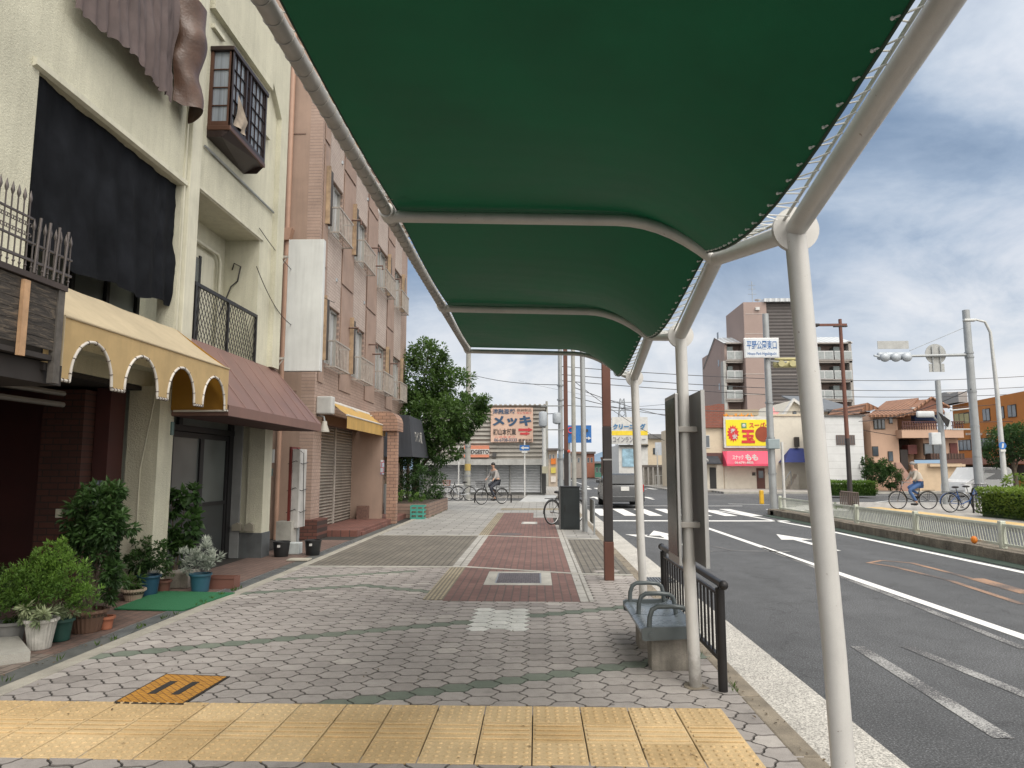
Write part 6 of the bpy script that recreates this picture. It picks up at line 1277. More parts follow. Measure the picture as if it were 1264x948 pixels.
a = AY(1238.5, 550, 31.8); MB().cyl((a.x, 31.84, a.z), (a.x, 31.87, a.z), .16, n=24).build('round_sign', M_rb, o); MB().prism([(a.x-.05, 31.835, a.z-.1), (a.x+.02, 31.835, a.z-.1), (a.x+.06, 31.835, a.z+.09), (a.x-.02, 31.835, a.z+.1)], (0, .004, 0)).build('figure_mark', M_whf, o); MB().box(a.x-.1, a.x+.12, 31.84, 31.86, a.z-.26, a.z-.17).build('plate', M_whf, o)
a = G(1050, 612); bxl = AY(1049, 600, 30.5).x; o = T('brown_street_lamp', 'tall rust brown street lamp with T shaped top beyond the median', 'street lamp', (bxl, 30.5, 0)); zt = AY(1040, 394, 30.5).z
M_bl = mk('rust_brown', (.16, .07, .05), .6, .2, var=.25); MB().tube([(bxl+.0, 30.5, 0), (bxl, 30.5, zt*.35)], [.10, .09], 10).build('lower_shaft', M_bpd, o, smooth=40); MB().tube([(bxl, 30.5, zt*.35), (bxl-.02, 30.5, zt)], [.09, .07], 10).build('shaft', M_bl, o, smooth=40)
MB().box(bxl-.95, bxl+.25, 30.45, 30.55, zt-.3, zt-.2).build('arm', M_bl, o); MB().box(bxl-.3, bxl+.26, 30.42, 30.58, zt-.34, zt-.3).build('arm_plate', M_bpd, o); MB().box(bxl-1.9, bxl-.95, 30.35, 30.65, zt-.32, zt-.2, bev=.03).build('lamp_head', M_bpd, o)
# median fence: posts and panels of slanted bars
M_fen = mk('fence_cream', (.56, .59, .50), .6, .1, var=.2, dirt=.25); M_fend = mk('fence_dirty', (.44, .47, .40), .6)
fx_ = 8.62; Fz0, Fz1 = .10, .50
yv = 4.6; prev = None
fpost = None; ys = []
while yv < 26: ys.append(yv); yv += 3.0
fo = T('median_fence', 'pale green guard fence of slanted bars running along the median', 'fence', (fx_, 14, RZ))
for k, yv in enumerate(ys):
    MB().box(fx_-.05, fx_+.05, yv-.05, yv+.05, RZ+.15, Fz1+.05, bev=.01).build('post', M_fen, fo)
    if k < len(ys)-1:
        pa = MB(); pa.box(fx_-.02, fx_+.02, yv+.08, yv+2.92, Fz1-.045, Fz1); pa.box(fx_-.02, fx_+.02, yv+.08, yv+2.92, Fz0, Fz0+.045); pa.box(fx_-.02, fx_+.02, yv+.05, yv+.08, Fz0, Fz1); pa.box(fx_-.02, fx_+.02, yv+2.92, yv+2.95, Fz0, Fz1)
        q = yv+.12
        while q < yv+2.86: pa.prism([(fx_-.012, q, Fz0+.045), (fx_-.012, q+.02, Fz0+.045), (fx_-.012, q+.08, Fz1-.045), (fx_-.012, q+.06, Fz1-.045)], (.008, 0, 0)); q += .085
        pa.build('panel', M_fen, fo)
p = AX(1204, 671, 8.52); MB().ball((8.50, p.y, RZ+.26), .075, 14, (.7, 1, 1)).build('median_reflector', mk('refl_orange', (.75, .22, .02), .35), loc=(8.5, p.y, RZ+.2), label='round orange reflector on the median kerb below the fence post', cat='reflector')
# plants on the right
def hedge(name, label, x0, x1, y0, y1, h, mat, n_, L=.07):
    mb = MB(); mb.tl()
    for _ in range(n_):
        f_ = random.random(); x, y, z = rnd(x0, x1), rnd(y0, y1), rnd(.05, h)
        if f_ < .45: z = h+rnd(-.08, .04)+.06*noise.noise(Vector((x*1.5, y*1.5, 0)))
        elif f_ < .8: y = y0+rnd(-.04, .1)
        elif f_ < .9: x = x0+rnd(-.04, .1)
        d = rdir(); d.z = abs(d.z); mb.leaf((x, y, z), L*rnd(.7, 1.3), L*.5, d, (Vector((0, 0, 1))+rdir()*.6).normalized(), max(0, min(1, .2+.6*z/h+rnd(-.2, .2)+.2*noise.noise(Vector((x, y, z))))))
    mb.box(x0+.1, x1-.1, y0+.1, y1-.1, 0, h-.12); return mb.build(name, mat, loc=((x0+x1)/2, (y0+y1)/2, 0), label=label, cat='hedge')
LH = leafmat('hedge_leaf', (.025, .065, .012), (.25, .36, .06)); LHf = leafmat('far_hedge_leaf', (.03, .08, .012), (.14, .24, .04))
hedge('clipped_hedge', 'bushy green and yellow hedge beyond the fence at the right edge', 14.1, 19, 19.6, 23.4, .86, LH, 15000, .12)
mb = MB(); mb.tl(); crown(mb, [(14.8, 21, .85, .5, .5), (16, 22.5, 1.1, .9, .5), (17.5, 21, 1.0, .8, .5), (15.2, 23.3, .9, .5, .9)], 3200, .11, .05); mb.build('hedge_shrub', LH, loc=(16, 22, 0), label='loose yellow green shrub growing out of the hedge at right', cat='shrub')
mb = MB(); mb.box(13.3, 19.5, 18.9, 19.1, -.01, .16); mb.build('hedge_kerb', M_conc, loc=(16, 19, 0), label='low concrete edging in front of the hedge at the right', cat='kerb')
a, b = AY(1029, 605, 40), AY(1084, 605, 40); hedge('low_hedge', 'low clipped green hedge in front of the white building', a.x, b.x, 40, 41.6, .75, LHf, 3500, .12)
a = AY(1038, 620, 28.5); o = T('planter_railing', 'small dark brown railing round the base of the brown street lamp', 'railing', (a.x+.3, 28.5, 0)); b = AY(1060, 620, 28.5)
MB().tube([(a.x, 28.5, .62), (b.x, 28.5, .55)], .035, 6).build('top_rail', mk('rail_brown', (.10, .075, .065), .7), o); mb = MB()
for k in range(11): x = a.x+(b.x-a.x)*k/10; mb.box(x-.03, x+.01, 28.48, 28.52, 0, .58)
mb.build('bars', mk('rail_brown', (.1, .075, .065), .7), o)
mb = MB(); mb.tl(); crown(mb, [(a.x-.1, 28.4, .15, .22, .8), (a.x+.5, 28.6, .1, .2, .5)], 200, .1, .03); mb.build('planter_grass', LHf, loc=(a.x, 28.4, 0), label='small tuft of green grass at foot of brown railing', cat='plant')
tx = AY(1250, 560, 41).x
tree('round_tree', 'round dark green tree before the orange building at the right', tx, 41, 4.5, [(tx-.4, 41, 2.9, 1.2, .8), (tx+.8, 41.3, 3.1, 1.2, .8), (tx+.1, 40.5, 3.4, .9, .7), (tx+1.8, 41, 2.6, 1.2, .8), (tx-.9, 41, 2.3, .8, .8)], 9000, .16, LFd, .12)
# ---------------------------------------------------------------- apartment block
ya_ = 105.; pl = front(ya_)
M_apt = mk('apt_brown', (.36, .275, .245), .85, var=.1, scale=.3, fine=.08, bs=8); M_aptd = stripemat('apt_dark', (.10, .09, .087), .5, 2, .3, .15, .7, 0, .82); M_aptl = mk('apt_line', (.5, .46, .43), .8); M_bal = mk('balcony_white', (.55, .56, .56), .6); M_roofw = stripemat('roof_sheet', (.60, .63, .65), .8, 0, .4, .1, .5, .2, .8)
Q = T('apartment_block', 'tall brown apartment block with dark stair tower and white balcony fronts', 'building', AY(960, 600, ya_)*1)
def ap(name, mat, u0, v0, u1, v1, out=0, back=8, par=None, zmin=None): return rect(name, mat, pl, u0, v0, u1, v1, out, back, par or Q, zmin)
ap('wall', M_apt, 895, 424, 1050, 500, -1.5, 14, zmin=0)
x0_ = AY(894, 430, ya_).x; zt = AY(894, 424, ya_).z; zr = zt+1.5
mb = MB(); mb.prism([(x0_, ya_, 0), (x0_, ya_+13, 0), (x0_, ya_+13, zt-2.), (x0_, ya_+5, zr+.2), (x0_, ya_, zt)], (.4, 0, 0)); mb.build('gable_wall', M_apt, Q)
x1_ = AY(1050, 430, ya_).x
mb = MB(); mb.face([(x0_-.2, ya_-.4, zt), (x1_+.3, ya_-.4, zt), (x1_+.3, ya_+5, zr+.3), (x0_-.2, ya_+5, zr+.3)]); mb.face([(x0_-.2, ya_+5, zr+.3), (x1_+.3, ya_+5, zr+.3), (x1_+.3, ya_+13, zt-2), (x0_-.2, ya_+13, zt-2)]); mb.build('roof', M_roofw, Q)
ap('tower', M_apt, 916, 376, 944, 500, 1.6, 8, zmin=0); ap('tower', M_aptd, 944.2, 376.5, 981, 500, 1.3, 8, zmin=0); ap('tower_cap', M_roofw, 938, 372, 983, 376, 2.0, 8)
ap('tower_lamp', M_whf, 928, 382.5, 933, 386, 1.9, 0)
for v in (390, 414, 439, 463, 488): ap('joint_line', M_aptl, 916, v, 944, v+.6, 1.63, 0)
for v in (464, 497): ap('joint_line', M_aptl, 944.5, v, 981, v+.5, 1.33, 0)
for vi, v in enumerate((424, 448, 472, 496)):
    for (u0, u1) in ((895, 916), (981, 1050)):
        ap('floor_slab', mk('slab_grey', (.36, .33, .30), .8), u0, v-1.5 if vi else v-.5, u1, v+.5 if vi else v+1, .6, 1.6)
        if v < 495:
            n_ = 1 if u0 < 900 else 3; du = (u1-u0)/n_
            for k in range(n_):
                bl = ap('balcony', M_bal, u0+du*k+.8, v+10, u0+du*(k+1)-.8, v+20.6, .75, -.65); 
                for j in range(2): ap('glass_panel', mk('balcony_glass', (.33, .36, .36), .3), u0+du*k+1.6+j*(du-2)/2, v+11.2, u0+du*k+.2+(j+1)*(du-2)/2, v+19.6, .78, -.75, bl)
                ap('balcony_floor', mk('slab_grey', (.36, .33, .30), .8), u0+du*k, v+20.8, u0+du*(k+1), v+22.4, .7, 2.2)
                dw = ap('balcony_door', mk('door_glass', (.12, .15, .15), .2), u0+du*k+2, v+4, u0+du*k+9.5, v+18, -1.44, 0)
ap('outer_stair', mk('stair_pale', (.42, .42, .40), .8), 1050, 440, 1056, 500, -3, 5, zmin=0); ap('end_pillar', mk('slab_grey', (.36, .33, .30), .8), 1047, 422, 1050.5, 500, .6, 1, zmin=0); ap('end_pillar', mk('stair_pale', (.42, .42, .40), .8), 892.5, 446, 896, 500, .5, 1, zmin=0)
a = AY(934, 372, ya_); mb = MB(); mb.tube([(a.x, ya_+2, a.z), (a.x, ya_+2, a.z+3.6)], .05, 5)
for z in (1.6, 2.4, 3.0): mb.tube([(a.x-.8+z*.1, ya_+2, a.z+z), (a.x+.8-z*.1, ya_+2, a.z+z)], .03, 4)
mb.build('antenna', M_steelg, Q); mb = MB(); mb.lathe((a.x+.5, ya_+1, a.z+.2), [(.05, 0), (.4, .15), (.5, .3)], 12); mb.build('dish', M_whf, Q)
for v in (405, 440, 470): 
    z = AY(900, v, ya_).z; mb = MB(); mb.box(x0_-.05, x0_-.001, ya_+3, ya_+3.8, z-1, z); mb.build('window', M_pane, Q)
# ---------------------------------------------------------------- row of shops
ys_ = 54.; pl = front(ys_); M_cw2 = mk('shop_cream', (.62, .53, .40), .85, var=.1, fine=.05, bs=10); M_cw3 = mk('shop_pale', (.66, .62, .53), .85, var=.1)
S = T('brick_parapet_shop', 'cream shop with sloping red brick parapet and black awning', 'building', AY(876, 602, ys_))
rect('wall', M_cw2, pl, 840, 526, 893, 603, 0, 8, S, 0); a, b, c_ = AY(840, 500, ys_), AY(893, 499, ys_), AY(893, 528, ys_)
MB().prism([(a.x, ys_-.25, c_.z), (b.x, ys_-.25, c_.z), (b.x, ys_-.25, b.z), (AY(886, 499, ys_).x, ys_-.25, b.z), (a.x, ys_-.25, AY(860, 506, ys_).z)], (0, 6, 0)).build('brick_parapet', brickmat('far_red_brick', (.30, .085, .05), (.23, .065, .04), (.2, .12, .1), .3, .12, 'y', .02), S)
rect('parapet_cap', M_whf, pl, 840, 501, 886, 504, .3, 3, S) if 0 else None
window(S, pl, 862.5, 537, 876, 553, M_whf, 2); rect('fascia', mk('fascia_brown', (.11, .05, .045), .7), pl, 860, 559, 893, 573, .1, 0, S); rect('shop_front', M_cw3, pl, 860, 574, 893, 602, .03, 0, S, 0); rect('door', mk('door_black', (.02, .02, .02), .5), pl, 876, 577, 884, 602, .06, 0, S, 0)
aw_ = T('black_awning', 'black awning with a round white mark on the brick parapet shop', 'awning', AY(875, 573, ys_)); a, b = AY(862, 563, ys_), AY(886, 573, ys_)
MB().prism([(a.x, ys_-.11, a.z), (a.x, ys_-1.1, b.z+.1), (a.x, ys_-1.1, b.z), (a.x, ys_-.11, b.z)], (b.x-a.x, 0, 0)).build('canvas', M_bk, aw_); p = AY(872, 569, ys_-1.1); MB().torus((p.x, ys_-.95, p.z), (0, 1, .2), .15, .04, 16, 5).build('emblem', M_whf, aw_)
S = T('snack_bar', 'pale two storey bar building with a big yellow supermarket sign above', 'building', AY(920, 603, ys_))
rect('wall', M_cw3, pl, 893.2, 514, 950, 603, 0, 8, S, 0); dr = rect('door', mk('door_brown', (.11, .045, .035), .6), pl, 934, 578, 944, 602.5, .05, 0, S, 0); rect('pane', M_pane, pl, 936, 581, 942, 590, .06, 0, dr); rect('menu_box', M_dkf, pl, 928.5, 583, 932, 587, .12, 0, S); rect('roof_slab', mk('roof_tan', (.35, .3, .22), .8), pl, 893, 503.5, 944, 511, -1.5, 6, S)
sg = T('supermarket_sign', 'large yellow billboard with red and brown supermarket lettering', 'sign', AY(924, 554, ys_)); rect('frame', M_whf, pl, 892, 514.5, 957.5, 553, .35, -.05, sg); rect('face', mk('sign_yellow', (.80, .68, .02), .5, var=.04), pl, 894.5, 518.5, 953, 550.5, .38, -.35, sg)
ysg = ys_-.40; M_red = mk('sign_red2', (.62, .035, .04), .5); a = AY(905, 535, ysg); mb = MB(); pts = []
for k in range(28): r_ = .46 if k % 2 else .33; pts.append((a.x+r_*math.cos(2*PI*k/28), ysg, a.z+r_*1.45*math.sin(2*PI*k/28)))
mb.prism(pts, (0, .015, 0)); mb.build('starburst', M_red, sg); T2('激', 901.5, 529, 908, 535, M_whf, sg, ysg-.01, .03); T2('安', 904, 536, 910, 542, M_whf, sg, ysg-.01, .03); T2('玉', 915, 530.5, 932, 547, M_red, sg, ysg, .06); T2('スーパー', 924.5, 521.5, 950.5, 528, M_red, sg, ysg, .03)
a = AY(942, 536, ysg); MB().cyl((a.x, ysg, a.z), (a.x, ysg+.015, a.z), .58, n=32).build('round_mark', mk('mark_brown', (.28, .055, .02), .5), sg); a, b = AY(915, 522, ysg), AY(921.5, 528.5, ysg); MB().box(a.x, b.x, ysg, ysg+.015, b.z, a.z).build('green_mark', mk('mark_green', (.12, .3, .12), .5), sg); MB().ball(((a.x+b.x)/2, ysg, (a.z+b.z)/2), .13, 10, (1, .2, 1)).build('egg_mark', M_whf, sg)
sg2 = T('rooftop_letters', 'orange rooftop letters standing above the yellow billboard', 'sign', AY(912, 517, ys_)); T2('オールナイト', 892.5, 510, 931, 517.5, mk('letter_orange', (.75, .28, .02), .5), sg2, ys_-.3, .06); a, b = AY(892, 517, ys_), AY(932, 518, ys_); MB().box(a.x, b.x, ys_-.32, ys_-.25, b.z, a.z).build('rail', M_whf, sg2)
a = AY(954, 511, ys_-.2); mb = MB(); mb.prism([(a.x+r_*math.cos(2*PI*k/10+.3), ys_-.3, a.z+r_*math.sin(2*PI*k/10+.3)) for k in range(10) for r_ in ((.55,) if k % 2 == 0 else (.25,))], (0, .05, 0)); mb.build('star_ornament', mk('star_pink', (.75, .35, .36), .5), sg2)
aw_ = T('pink_awning', 'pink awning with white lettering over the bar front', 'awning', AY(922, 576, ys_)); a, b = AY(893, 557, ys_), AY(952, 575, ys_); M_pk = mk('pink_canvas', (.68, .075, .14), .6, var=.06)
mb = MB(); mb.prism([(a.x+.15, ys_-.36, a.z), (a.x-.1, ys_-1.2, b.z+.15), (a.x-.1, ys_-1.2, b.z-.02), (a.x-.1, ys_-.02, b.z-.02), (a.x-.1, ys_-.02, a.z)], (b.x-a.x, 0, 0)); mb.build('canvas', M_pk, aw_)
def onp(s_, u0, v0, u1, v1, mat, bold):
    P_ = lambda u, v: AY(u, v, ys_-1.25); a, b = P_(u0, v0), P_(u1, v1); return text(s_, a.x, b.x, b.z, a.z, ys_-1.22, mat, aw_, '-y', .02, bold=bold)
onp('スナック', 904, 561.5, 918, 567.5, M_whf, .04); onp('もも', 920, 560.5, 936, 568.5, M_whf, .05); onp('06-6791-8833', 907, 569.5, 930, 572.5, M_whf, .03)
S = T('cream_corner_building', 'cream flat roofed building with blue awning and outside steps', 'building', AY(980, 605, ys_)); rect('wall', M_cw3, pl, 950.2, 513, 1005, 605, .5, 8, S, 0); rect('parapet_cap', M_cw2, pl, 950.5, 512, 1005, 514, .6, 8, S)
rect('shutter_slot', M_dkf, pl, 977, 540, 982, 552, .8, 0, S); rect('grey_board', mk('board_slate', (.14, .17, .16), .7), pl, 989, 553, 1003, 566.5, .6, 0, S); rect('side_panel', mk('tan_panel', (.4, .33, .25), .8), pl, 1000, 575, 1004, 604, .7, 0, S)
for u in (994.5, 998.5): rect('air_conditioner', mk('ac_grey', (.35, .35, .33), .6), pl, u, 577 if u < 996 else 572, u+3.2, 581, .8, 0, S)
for k in range(6): rect('step', mk('step_pale', (.45, .42, .37), .8), pl, 968+k*1.7, 600-k*3, 969.8+k*1.7, 604, 1.3, -.5, S, 0)
a, b = AY(967, 596, ys_-1.6), AY(976, 581, ys_-1.6); mb = MB(); mb.tube([a, b], .03, 5); mb.tube([a, (a.x, a.y, 0)], .03, 5); mb.tube([b, (b.x, b.y, b.z-1)], .03, 5); mb.build('handrail', M_steelg, S)
aw_ = T('blue_awning', 'dark blue pitched awning over steps of the cream building', 'awning', AY(974, 571, ys_)); a, b, c_, d = AY(958, 571, ys_), AY(991, 571, ys_), AY(972, 553.5, ys_), AY(988, 553.5, ys_)
mb = MB(); mb.face([(a.x, ys_-1.9, a.z), (b.x, ys_-1.9, b.z), (d.x, ys_-.5, d.z), (c_.x, ys_-.5, c_.z)]); mb.face([(a.x, ys_-1.9, a.z), (c_.x, ys_-.5, c_.z), (a.x, ys_-.5, a.z)]); mb.face([(b.x, ys_-1.9, b.z), (d.x, ys_-.5, d.z), (b.x, ys_-.5, b.z)]); mb.build('canvas', mk('blue_canvas', (.02, .035, .17), .7), aw_)
pg = front(63.); S = T('gabled_house', 'pale gabled house with slate roof rising behind the shops', 'house', AY(1000, 600, 63)); a, b, c_ = AY(964, 516, 63), AY(978, 494, 63), AY(997, 508, 63)
MB().prism([(a.x, 63, 0), (AY(996, 510, 63).x, 63, 0), (AY(996, 510, 63).x, 63, c_.z), (b.x, 63, b.z), (a.x, 63, a.z)], (0, 9, 0)).build('gable_wall', M_cw3, S)
mb = MB(); mb.prism([(a.x-.35, 62.6, a.z-.25), (b.x, 62.6, b.z+.15), (b.x, 62.6, b.z-.12), (a.x-.2, 62.6, a.z-.5)], (0, .4, 0)); mb.prism([(b.x, 62.6, b.z+.15), (c_.x+.3, 62.6, c_.z), (c_.x+.3, 62.6, c_.z-.3), (b.x, 62.6, b.z-.12)], (0, .4, 0)); mb.build('bargeboard', M_whf, S)
M_sl = mk('slate', (.13, .145, .165), .7, var=.15, scale=3); d, e = AY(1058, 503, 60), AY(1045, 491, 66); MB().prism([(b.x+.1, 66, e.z+.1), (c_.x+.1, 61, c_.z-.2), (d.x, 61, d.z), (d.x-1, 66, e.z)], (0, 0, .12)).build('roof', M_sl, S); rect('rear_wall', M_cw3, front(62.), 997, 503, 1056, 515, 0, 4, S, 0); window(S, front(62.), 1022, 504.5, 1044, 513, M_dkf, 3)
window(S, pg, 978.5, 507.5, 983, 515, M_dkf, 1)
pw = front(49.5); S = T('white_building', 'plain white flat roofed building with one louvred window', 'building', AY(1045, 603, 54)); M_wb = brickmat('white_siding', (.66, .67, .67), (.63, .64, .64), (.45, .46, .45), 8, .5, 'y', .012, dirt=.08, bump=.2)
a, b, zt = AY(1006, 560, 49.5), AY(1067, 560, 49.5), AY(1036, 514, 49.5).z; MB().prism([(a.x, 49.5, 0), (b.x, 49.5, 0), (b.x+2, 57, 0), (a.x+3.2, 57, 0)], (0, 0, zt)).build('wall', M_wb, S); rect('roof_edge', mk('edge_dark', (.1, .1, .1), .6), pw, 1005.5, 512.6, 1067.5, 514, .1, .3, S); window(S, pw, 1032, 537, 1055, 549, mk('louvre_brown', (.12, .09, .08), .6), 8)
for u in (1062, 1066): rect('meter', M_whf, pw, u-1.5, 572, u+.5, 577, .15, 0, S)
# ---------------------------------------------------------------- beige tiled roof house
M_bg = mk('house_beige', (.55, .37, .27), .85, var=.1, scale=.8, fine=.05, bs=12); M_bgl = mk('house_cream', (.60, .47, .33), .85, var=.1); M_rt = stripemat('roof_tile_orange', (.34, .17, .10), .28, 0, .7, .25, .7, 0, .6)
ph = front(50.); H_ = T('tiled_roof_house', 'beige two storey house with orange tiled roofs and a long balcony', 'house', AY(1125, 604, 50))
def hb(name, mat, u0, v0, u1, v1, out=0, back=6, par=None, zmin=None, pl_=None): return rect(name, mat, pl_ or ph, u0, v0, u1, v1, out, back, par or H_, zmin)
hb('wall', M_bg, 1076, 510, 1110, 603, 0, 8, zmin=0); hb('wall', M_bg, 1110, 508, 1180, 532, -2.5, 5); hb('balcony_front', M_bg, 1106, 531, 1181, 541, .8, 3); hb('wall', M_bg, 1138, 541.2, 1181, 567, .2, 4); hb('lower_wall', M_bgl, 1128, 572, 1182, 605, .6, 4, zmin=0); hb('entrance_wall', mk('entry_dark', (.12, .08, .065), .8), 1110, 541.2, 1138, 603, -1.6, 3, zmin=0); hb('entrance_wall', M_bg, 1122, 560, 1138, 603, -.9, 2, zmin=0); hb('ledge', M_bgl, 1139, 573, 1182, 576, .9, 0)
a, b, c_, d = AY(1072, 512, 49.2), AY(1110, 504, 49.2), AY(1134, 491, 54), AY(1094, 498, 54)
def roof(pts, nm='roof', mat=None): MB().prism(pts, (0, 0, -.16)).build(nm, mat or M_rt, H_)
roof([(a.x, 49.2, a.z), (b.x+.3, 49.2, a.z), (c_.x, 54, c_.z), (d.x, 54, c_.z-.25)]); roof([(AY(1108, 509, 49.4).x, 49.2, AY(1108, 510, 49.2).z), (AY(1165, 509, 49.4).x, 49.2, AY(1108, 509, 49.2).z), (AY(1156, 492, 54).x, 54, AY(1156, 492, 54).z), (AY(1130, 497, 54).x, 54, AY(1130, 494, 54).z)])
p0, p1, p2 = AY(1128, 507, 49), AY(1150, 491, 49), AY(1172, 503, 49); MB().prism([(p0.x, 49, p0.z), (p2.x, 49, p2.z), (p1.x, 49, p1.z)], (0, .12, 0)).build('gable_end', mk('gable_brown', (.20, .09, .06), .8), H_); mb = MB(); mb.tube([p0, p1, p2], .11, 6); mb.build('ridge_tile', M_rt, H_); hb('eave_board', mk('fascia_dark', (.10, .06, .045), .7), 1110, 510, 1131, 512, -.5, 0)
br = hb('balcony_rail', mk('rail_darkbrown', (.09, .035, .03), .6), 1106, 521, 1181, 522, .85, -.75)
for k in range(26): hb('baluster', MATS['rail_darkbrown'], 1106.3+k*2.9, 522, 1107.3+k*2.9, 531, .85, -.78, br)
hb('middle_rail', MATS['rail_darkbrown'], 1106, 526, 1181, 527, .86, -.8, br)
hb('tarpaulin', mk('tarp_blue', (.015, .05, .17), .6, var=.2), 1130, 508.5, 1165, 522, -.6, .1); hb('air_conditioner', M_whf, 1131, 502, 1142, 509, -1.5, .5); window(H_, ph, 1078, 517, 1092, 530, M_dkf, 3); window(H_, ph, 1097, 514, 1101.5, 523, M_dkf, 1); window(H_, ph, 1076.5, 551, 1084, 563, M_dkf, 1); window(H_, ph, 1096, 557, 1102, 569.5, M_dkf, 1)
window(H_, front(51.), 1104.5, 554, 1107.5, 568, M_dkf, 1)
dd = hb('front_door', mk('door_dark2', (.03, .022, .02), .5), 1112, 555, 1121, 580, -1.5, 0); hb('side_shutter', mk('shutter_maroon', (.13, .035, .03), .6), 1121, 549, 1132, 560.5, -.82, 0); window(H_, front(49.7), 1140, 547, 1162, 562, M_dkf, 2); hb('side_shutter', MATS['shutter_maroon'], 1170, 547, 1179, 560, .3, 0)
hb('tiled_skirt', stripemat('skirt_tile', (.12, .07, .055), .2, 0, .6, .2, .6, 0, .5), 1140, 560, 1181, 567, .9, -.2)
mb = MB(); p0, p1 = AY(1105, 571, 48.5), AY(1119, 585, 48.5); mb.prism([(p0.x, 48.4, 0), (p1.x+.3, 48.4, 0), (p1.x+.3, 48.4, p1.z-.3), (p0.x+.3, 48.4, p0.z), (p0.x, 48.4, p0.z)], (0, .3, 0)); mb.build('stair_wall', mk('stair_pink', (.42, .26, .21), .8), H_)
a = AY(1091, 590, 48); mb = MB(); mb.tl(); crown(mb, [(a.x-.5, 48, 1.2, .8, .8), (a.x+.5, 48, .9, .75, .9), (a.x-1, 48, 1.9, .4, 1), (a.x+.1, 48.1, 1.6, .6, .8)], 7000, .14, .07); mb.build('garden_bush', LFd, loc=(a.x, 48, 0), label='dark bushes growing in front of the beige tiled roof house', cat='bush')
H2 = T('narrow_house', 'narrow tan house squeezed between white building and beige house', 'house', AY(1071, 603, 52)); pn = front(52.); rect('wall', M_bg, pn, 1064, 508, 1077, 603, 0, 6, H2, 0); window(H2, pn, 1068, 520, 1072.5, 532, M_dkf, 1); window(H2, pn, 1068, 543, 1073, 570, M_dkf, 2); a, b = AY(1060, 510, 51), AY(1086, 504, 51); p1 = AY(1071, 497, 51); MB().prism([(a.x, 51, a.z), (b.x, 51, b.z), (p1.x, 51, p1.z)], (0, 6, 0)).build('roof', M_rt, H2)
# ---------------------------------------------------------------- orange building, its front running away to the left
a = AY(1182, 590, 60); b = AY(1300, 590, 46.5); po_ = ((a.x, a.y), (b.x, b.y)); O_ = T('orange_building', 'bright orange two storey commercial building with dark ribbon windows', 'building', (a.x, a.y, 0)); M_or = mk('orange_render', (.52, .205, .05), .8, var=.14, scale=.7, fine=.06, bs=10)
za = VPp(1182, 499, po_).z; nrm = Vector((b.y-a.y, -(b.x-a.x), 0)).normalized()*-1
nrm = nrm if nrm.x > 0 else -nrm; P_ = [Vector((a.x, a.y, 0)), Vector((b.x, b.y, 0)), Vector((b.x, b.y, 0))+nrm*12, Vector((a.x, a.y, 0))+nrm*12]
MB().prism(P_, (0, 0, za)).build('wall', M_or, O_)
def ob(name, mat, u0, v0, u1, v1, out=.06, back=0, par=None): return rect(name, mat, po_, u0, v0, u1, v1, out, back, par or O_)
window(O_, po_, 1178.5, 510, 1197, 523, M_dkf, 3, mk('yellow_blind', (.5, .47, .25), .6)); window(O_, po_, 1213.5, 504.5, 1222.5, 519.5, M_dkf, 2); window(O_, po_, 1230.5, 502, 1240, 517, M_dkf, 2); window(O_, po_, 1244.5, 499.5, 1255, 515, M_dkf, 2)
window(O_, po_, 1180.5, 543, 1199, 556, M_dkf, 4); window(O_, po_, 1208, 540.5, 1229, 554, M_dkf, 4); ob('canopy', mk('canopy_dusty', (.42, .24, .2), .8), 1182, 565, 1264, 573, 1.2); ob('shop_opening', mk('opening_dark', (.04, .035, .035), .8), 1184, 574, 1290, 592, .05)
for u in (1184, 1197, 1211, 1223, 1232): ob('wall_lamp', M_whf, u, 534.5, u+1.6, 537, .3)
ob('parapet_cap', mk('cap_dark', (.15, .07, .03), .7), 1182, 497.2, 1290, 499, .15) if 0 else None
mb = MB(); 
for k in range(8): p = VPp(1196+k*3.2, 490, po_)+Vector((0, 3, 0)); mb.box(p.x-.35, p.x+.35, p.y, p.y+.8, za, za+rnd(.7, 1.1))
mb.build('roof_unit', mk('roof_units', (.3, .3, .3), .6), O_)
g0, g1 = AY(1212, 590, 43), AY(1256, 590, 43); pipefence('green_fence', 'dull green mesh fence in front of orange building', g0.x, g1.x, 43, 1.1, mk('fence_green', (.05, .22, .15), .6), .16)
# ---------------------------------------------------------------- down the street
pc = front(75.); C_ = T('coin_laundry', 'white shop front with colourful poster beneath the laundry sign', 'building', AY(780, 596, 75)); rect('wall', mk('laundry_white', (.62, .62, .60), .7), pc, 764, 549, 800, 597, 0, 8, C_, 0); rect('poster', mk('poster', (.35, .55, .68), .6, var=.6, scale=1.2), pc, 768, 554, 782, 576, .1, 0, C_); rect('fascia', M_dkf, pc, 764, 549, 800, 551, .3, 0, C_)
sg = T('laundry_sign', 'three band laundry billboard with blue lettering and yellow stripe', 'sign', AY(777, 549, 75)); rect('top_band', M_whf, pc, 755, 515, 799, 532, .3, 0, sg); rect('yellow_band', mk('band_yellow', (.8, .6, .04), .5), pc, 755, 532, 799, 537.5, .32, 0, sg); rect('bottom_band', M_whf, pc, 755, 537.5, 799, 548, .3, 0, sg)
T2('クリーニング', 756.5, 523, 797, 530, mk('text_cyan', (.02, .16, .36), .5), sg, 74.6, .05); T2('コインランドリー', 756.5, 539, 797, 546, mk('text_grey', (.18, .18, .2), .5), sg, 74.6, .02)
S = T('cream_shop', 'long low cream building right of the laundry sign', 'building', AY(825, 598, 78)); p7 = front(78.); rect('wall', M_cw2, p7, 800, 541, 850, 598, 0, 6, S, 0); rect('roof', mk('roof_greyd', (.16, .16, .16), .7), p7, 800, 536, 822, 541.5, .4, 6, S); window(S, p7, 806, 553, 812, 561, None, 1)
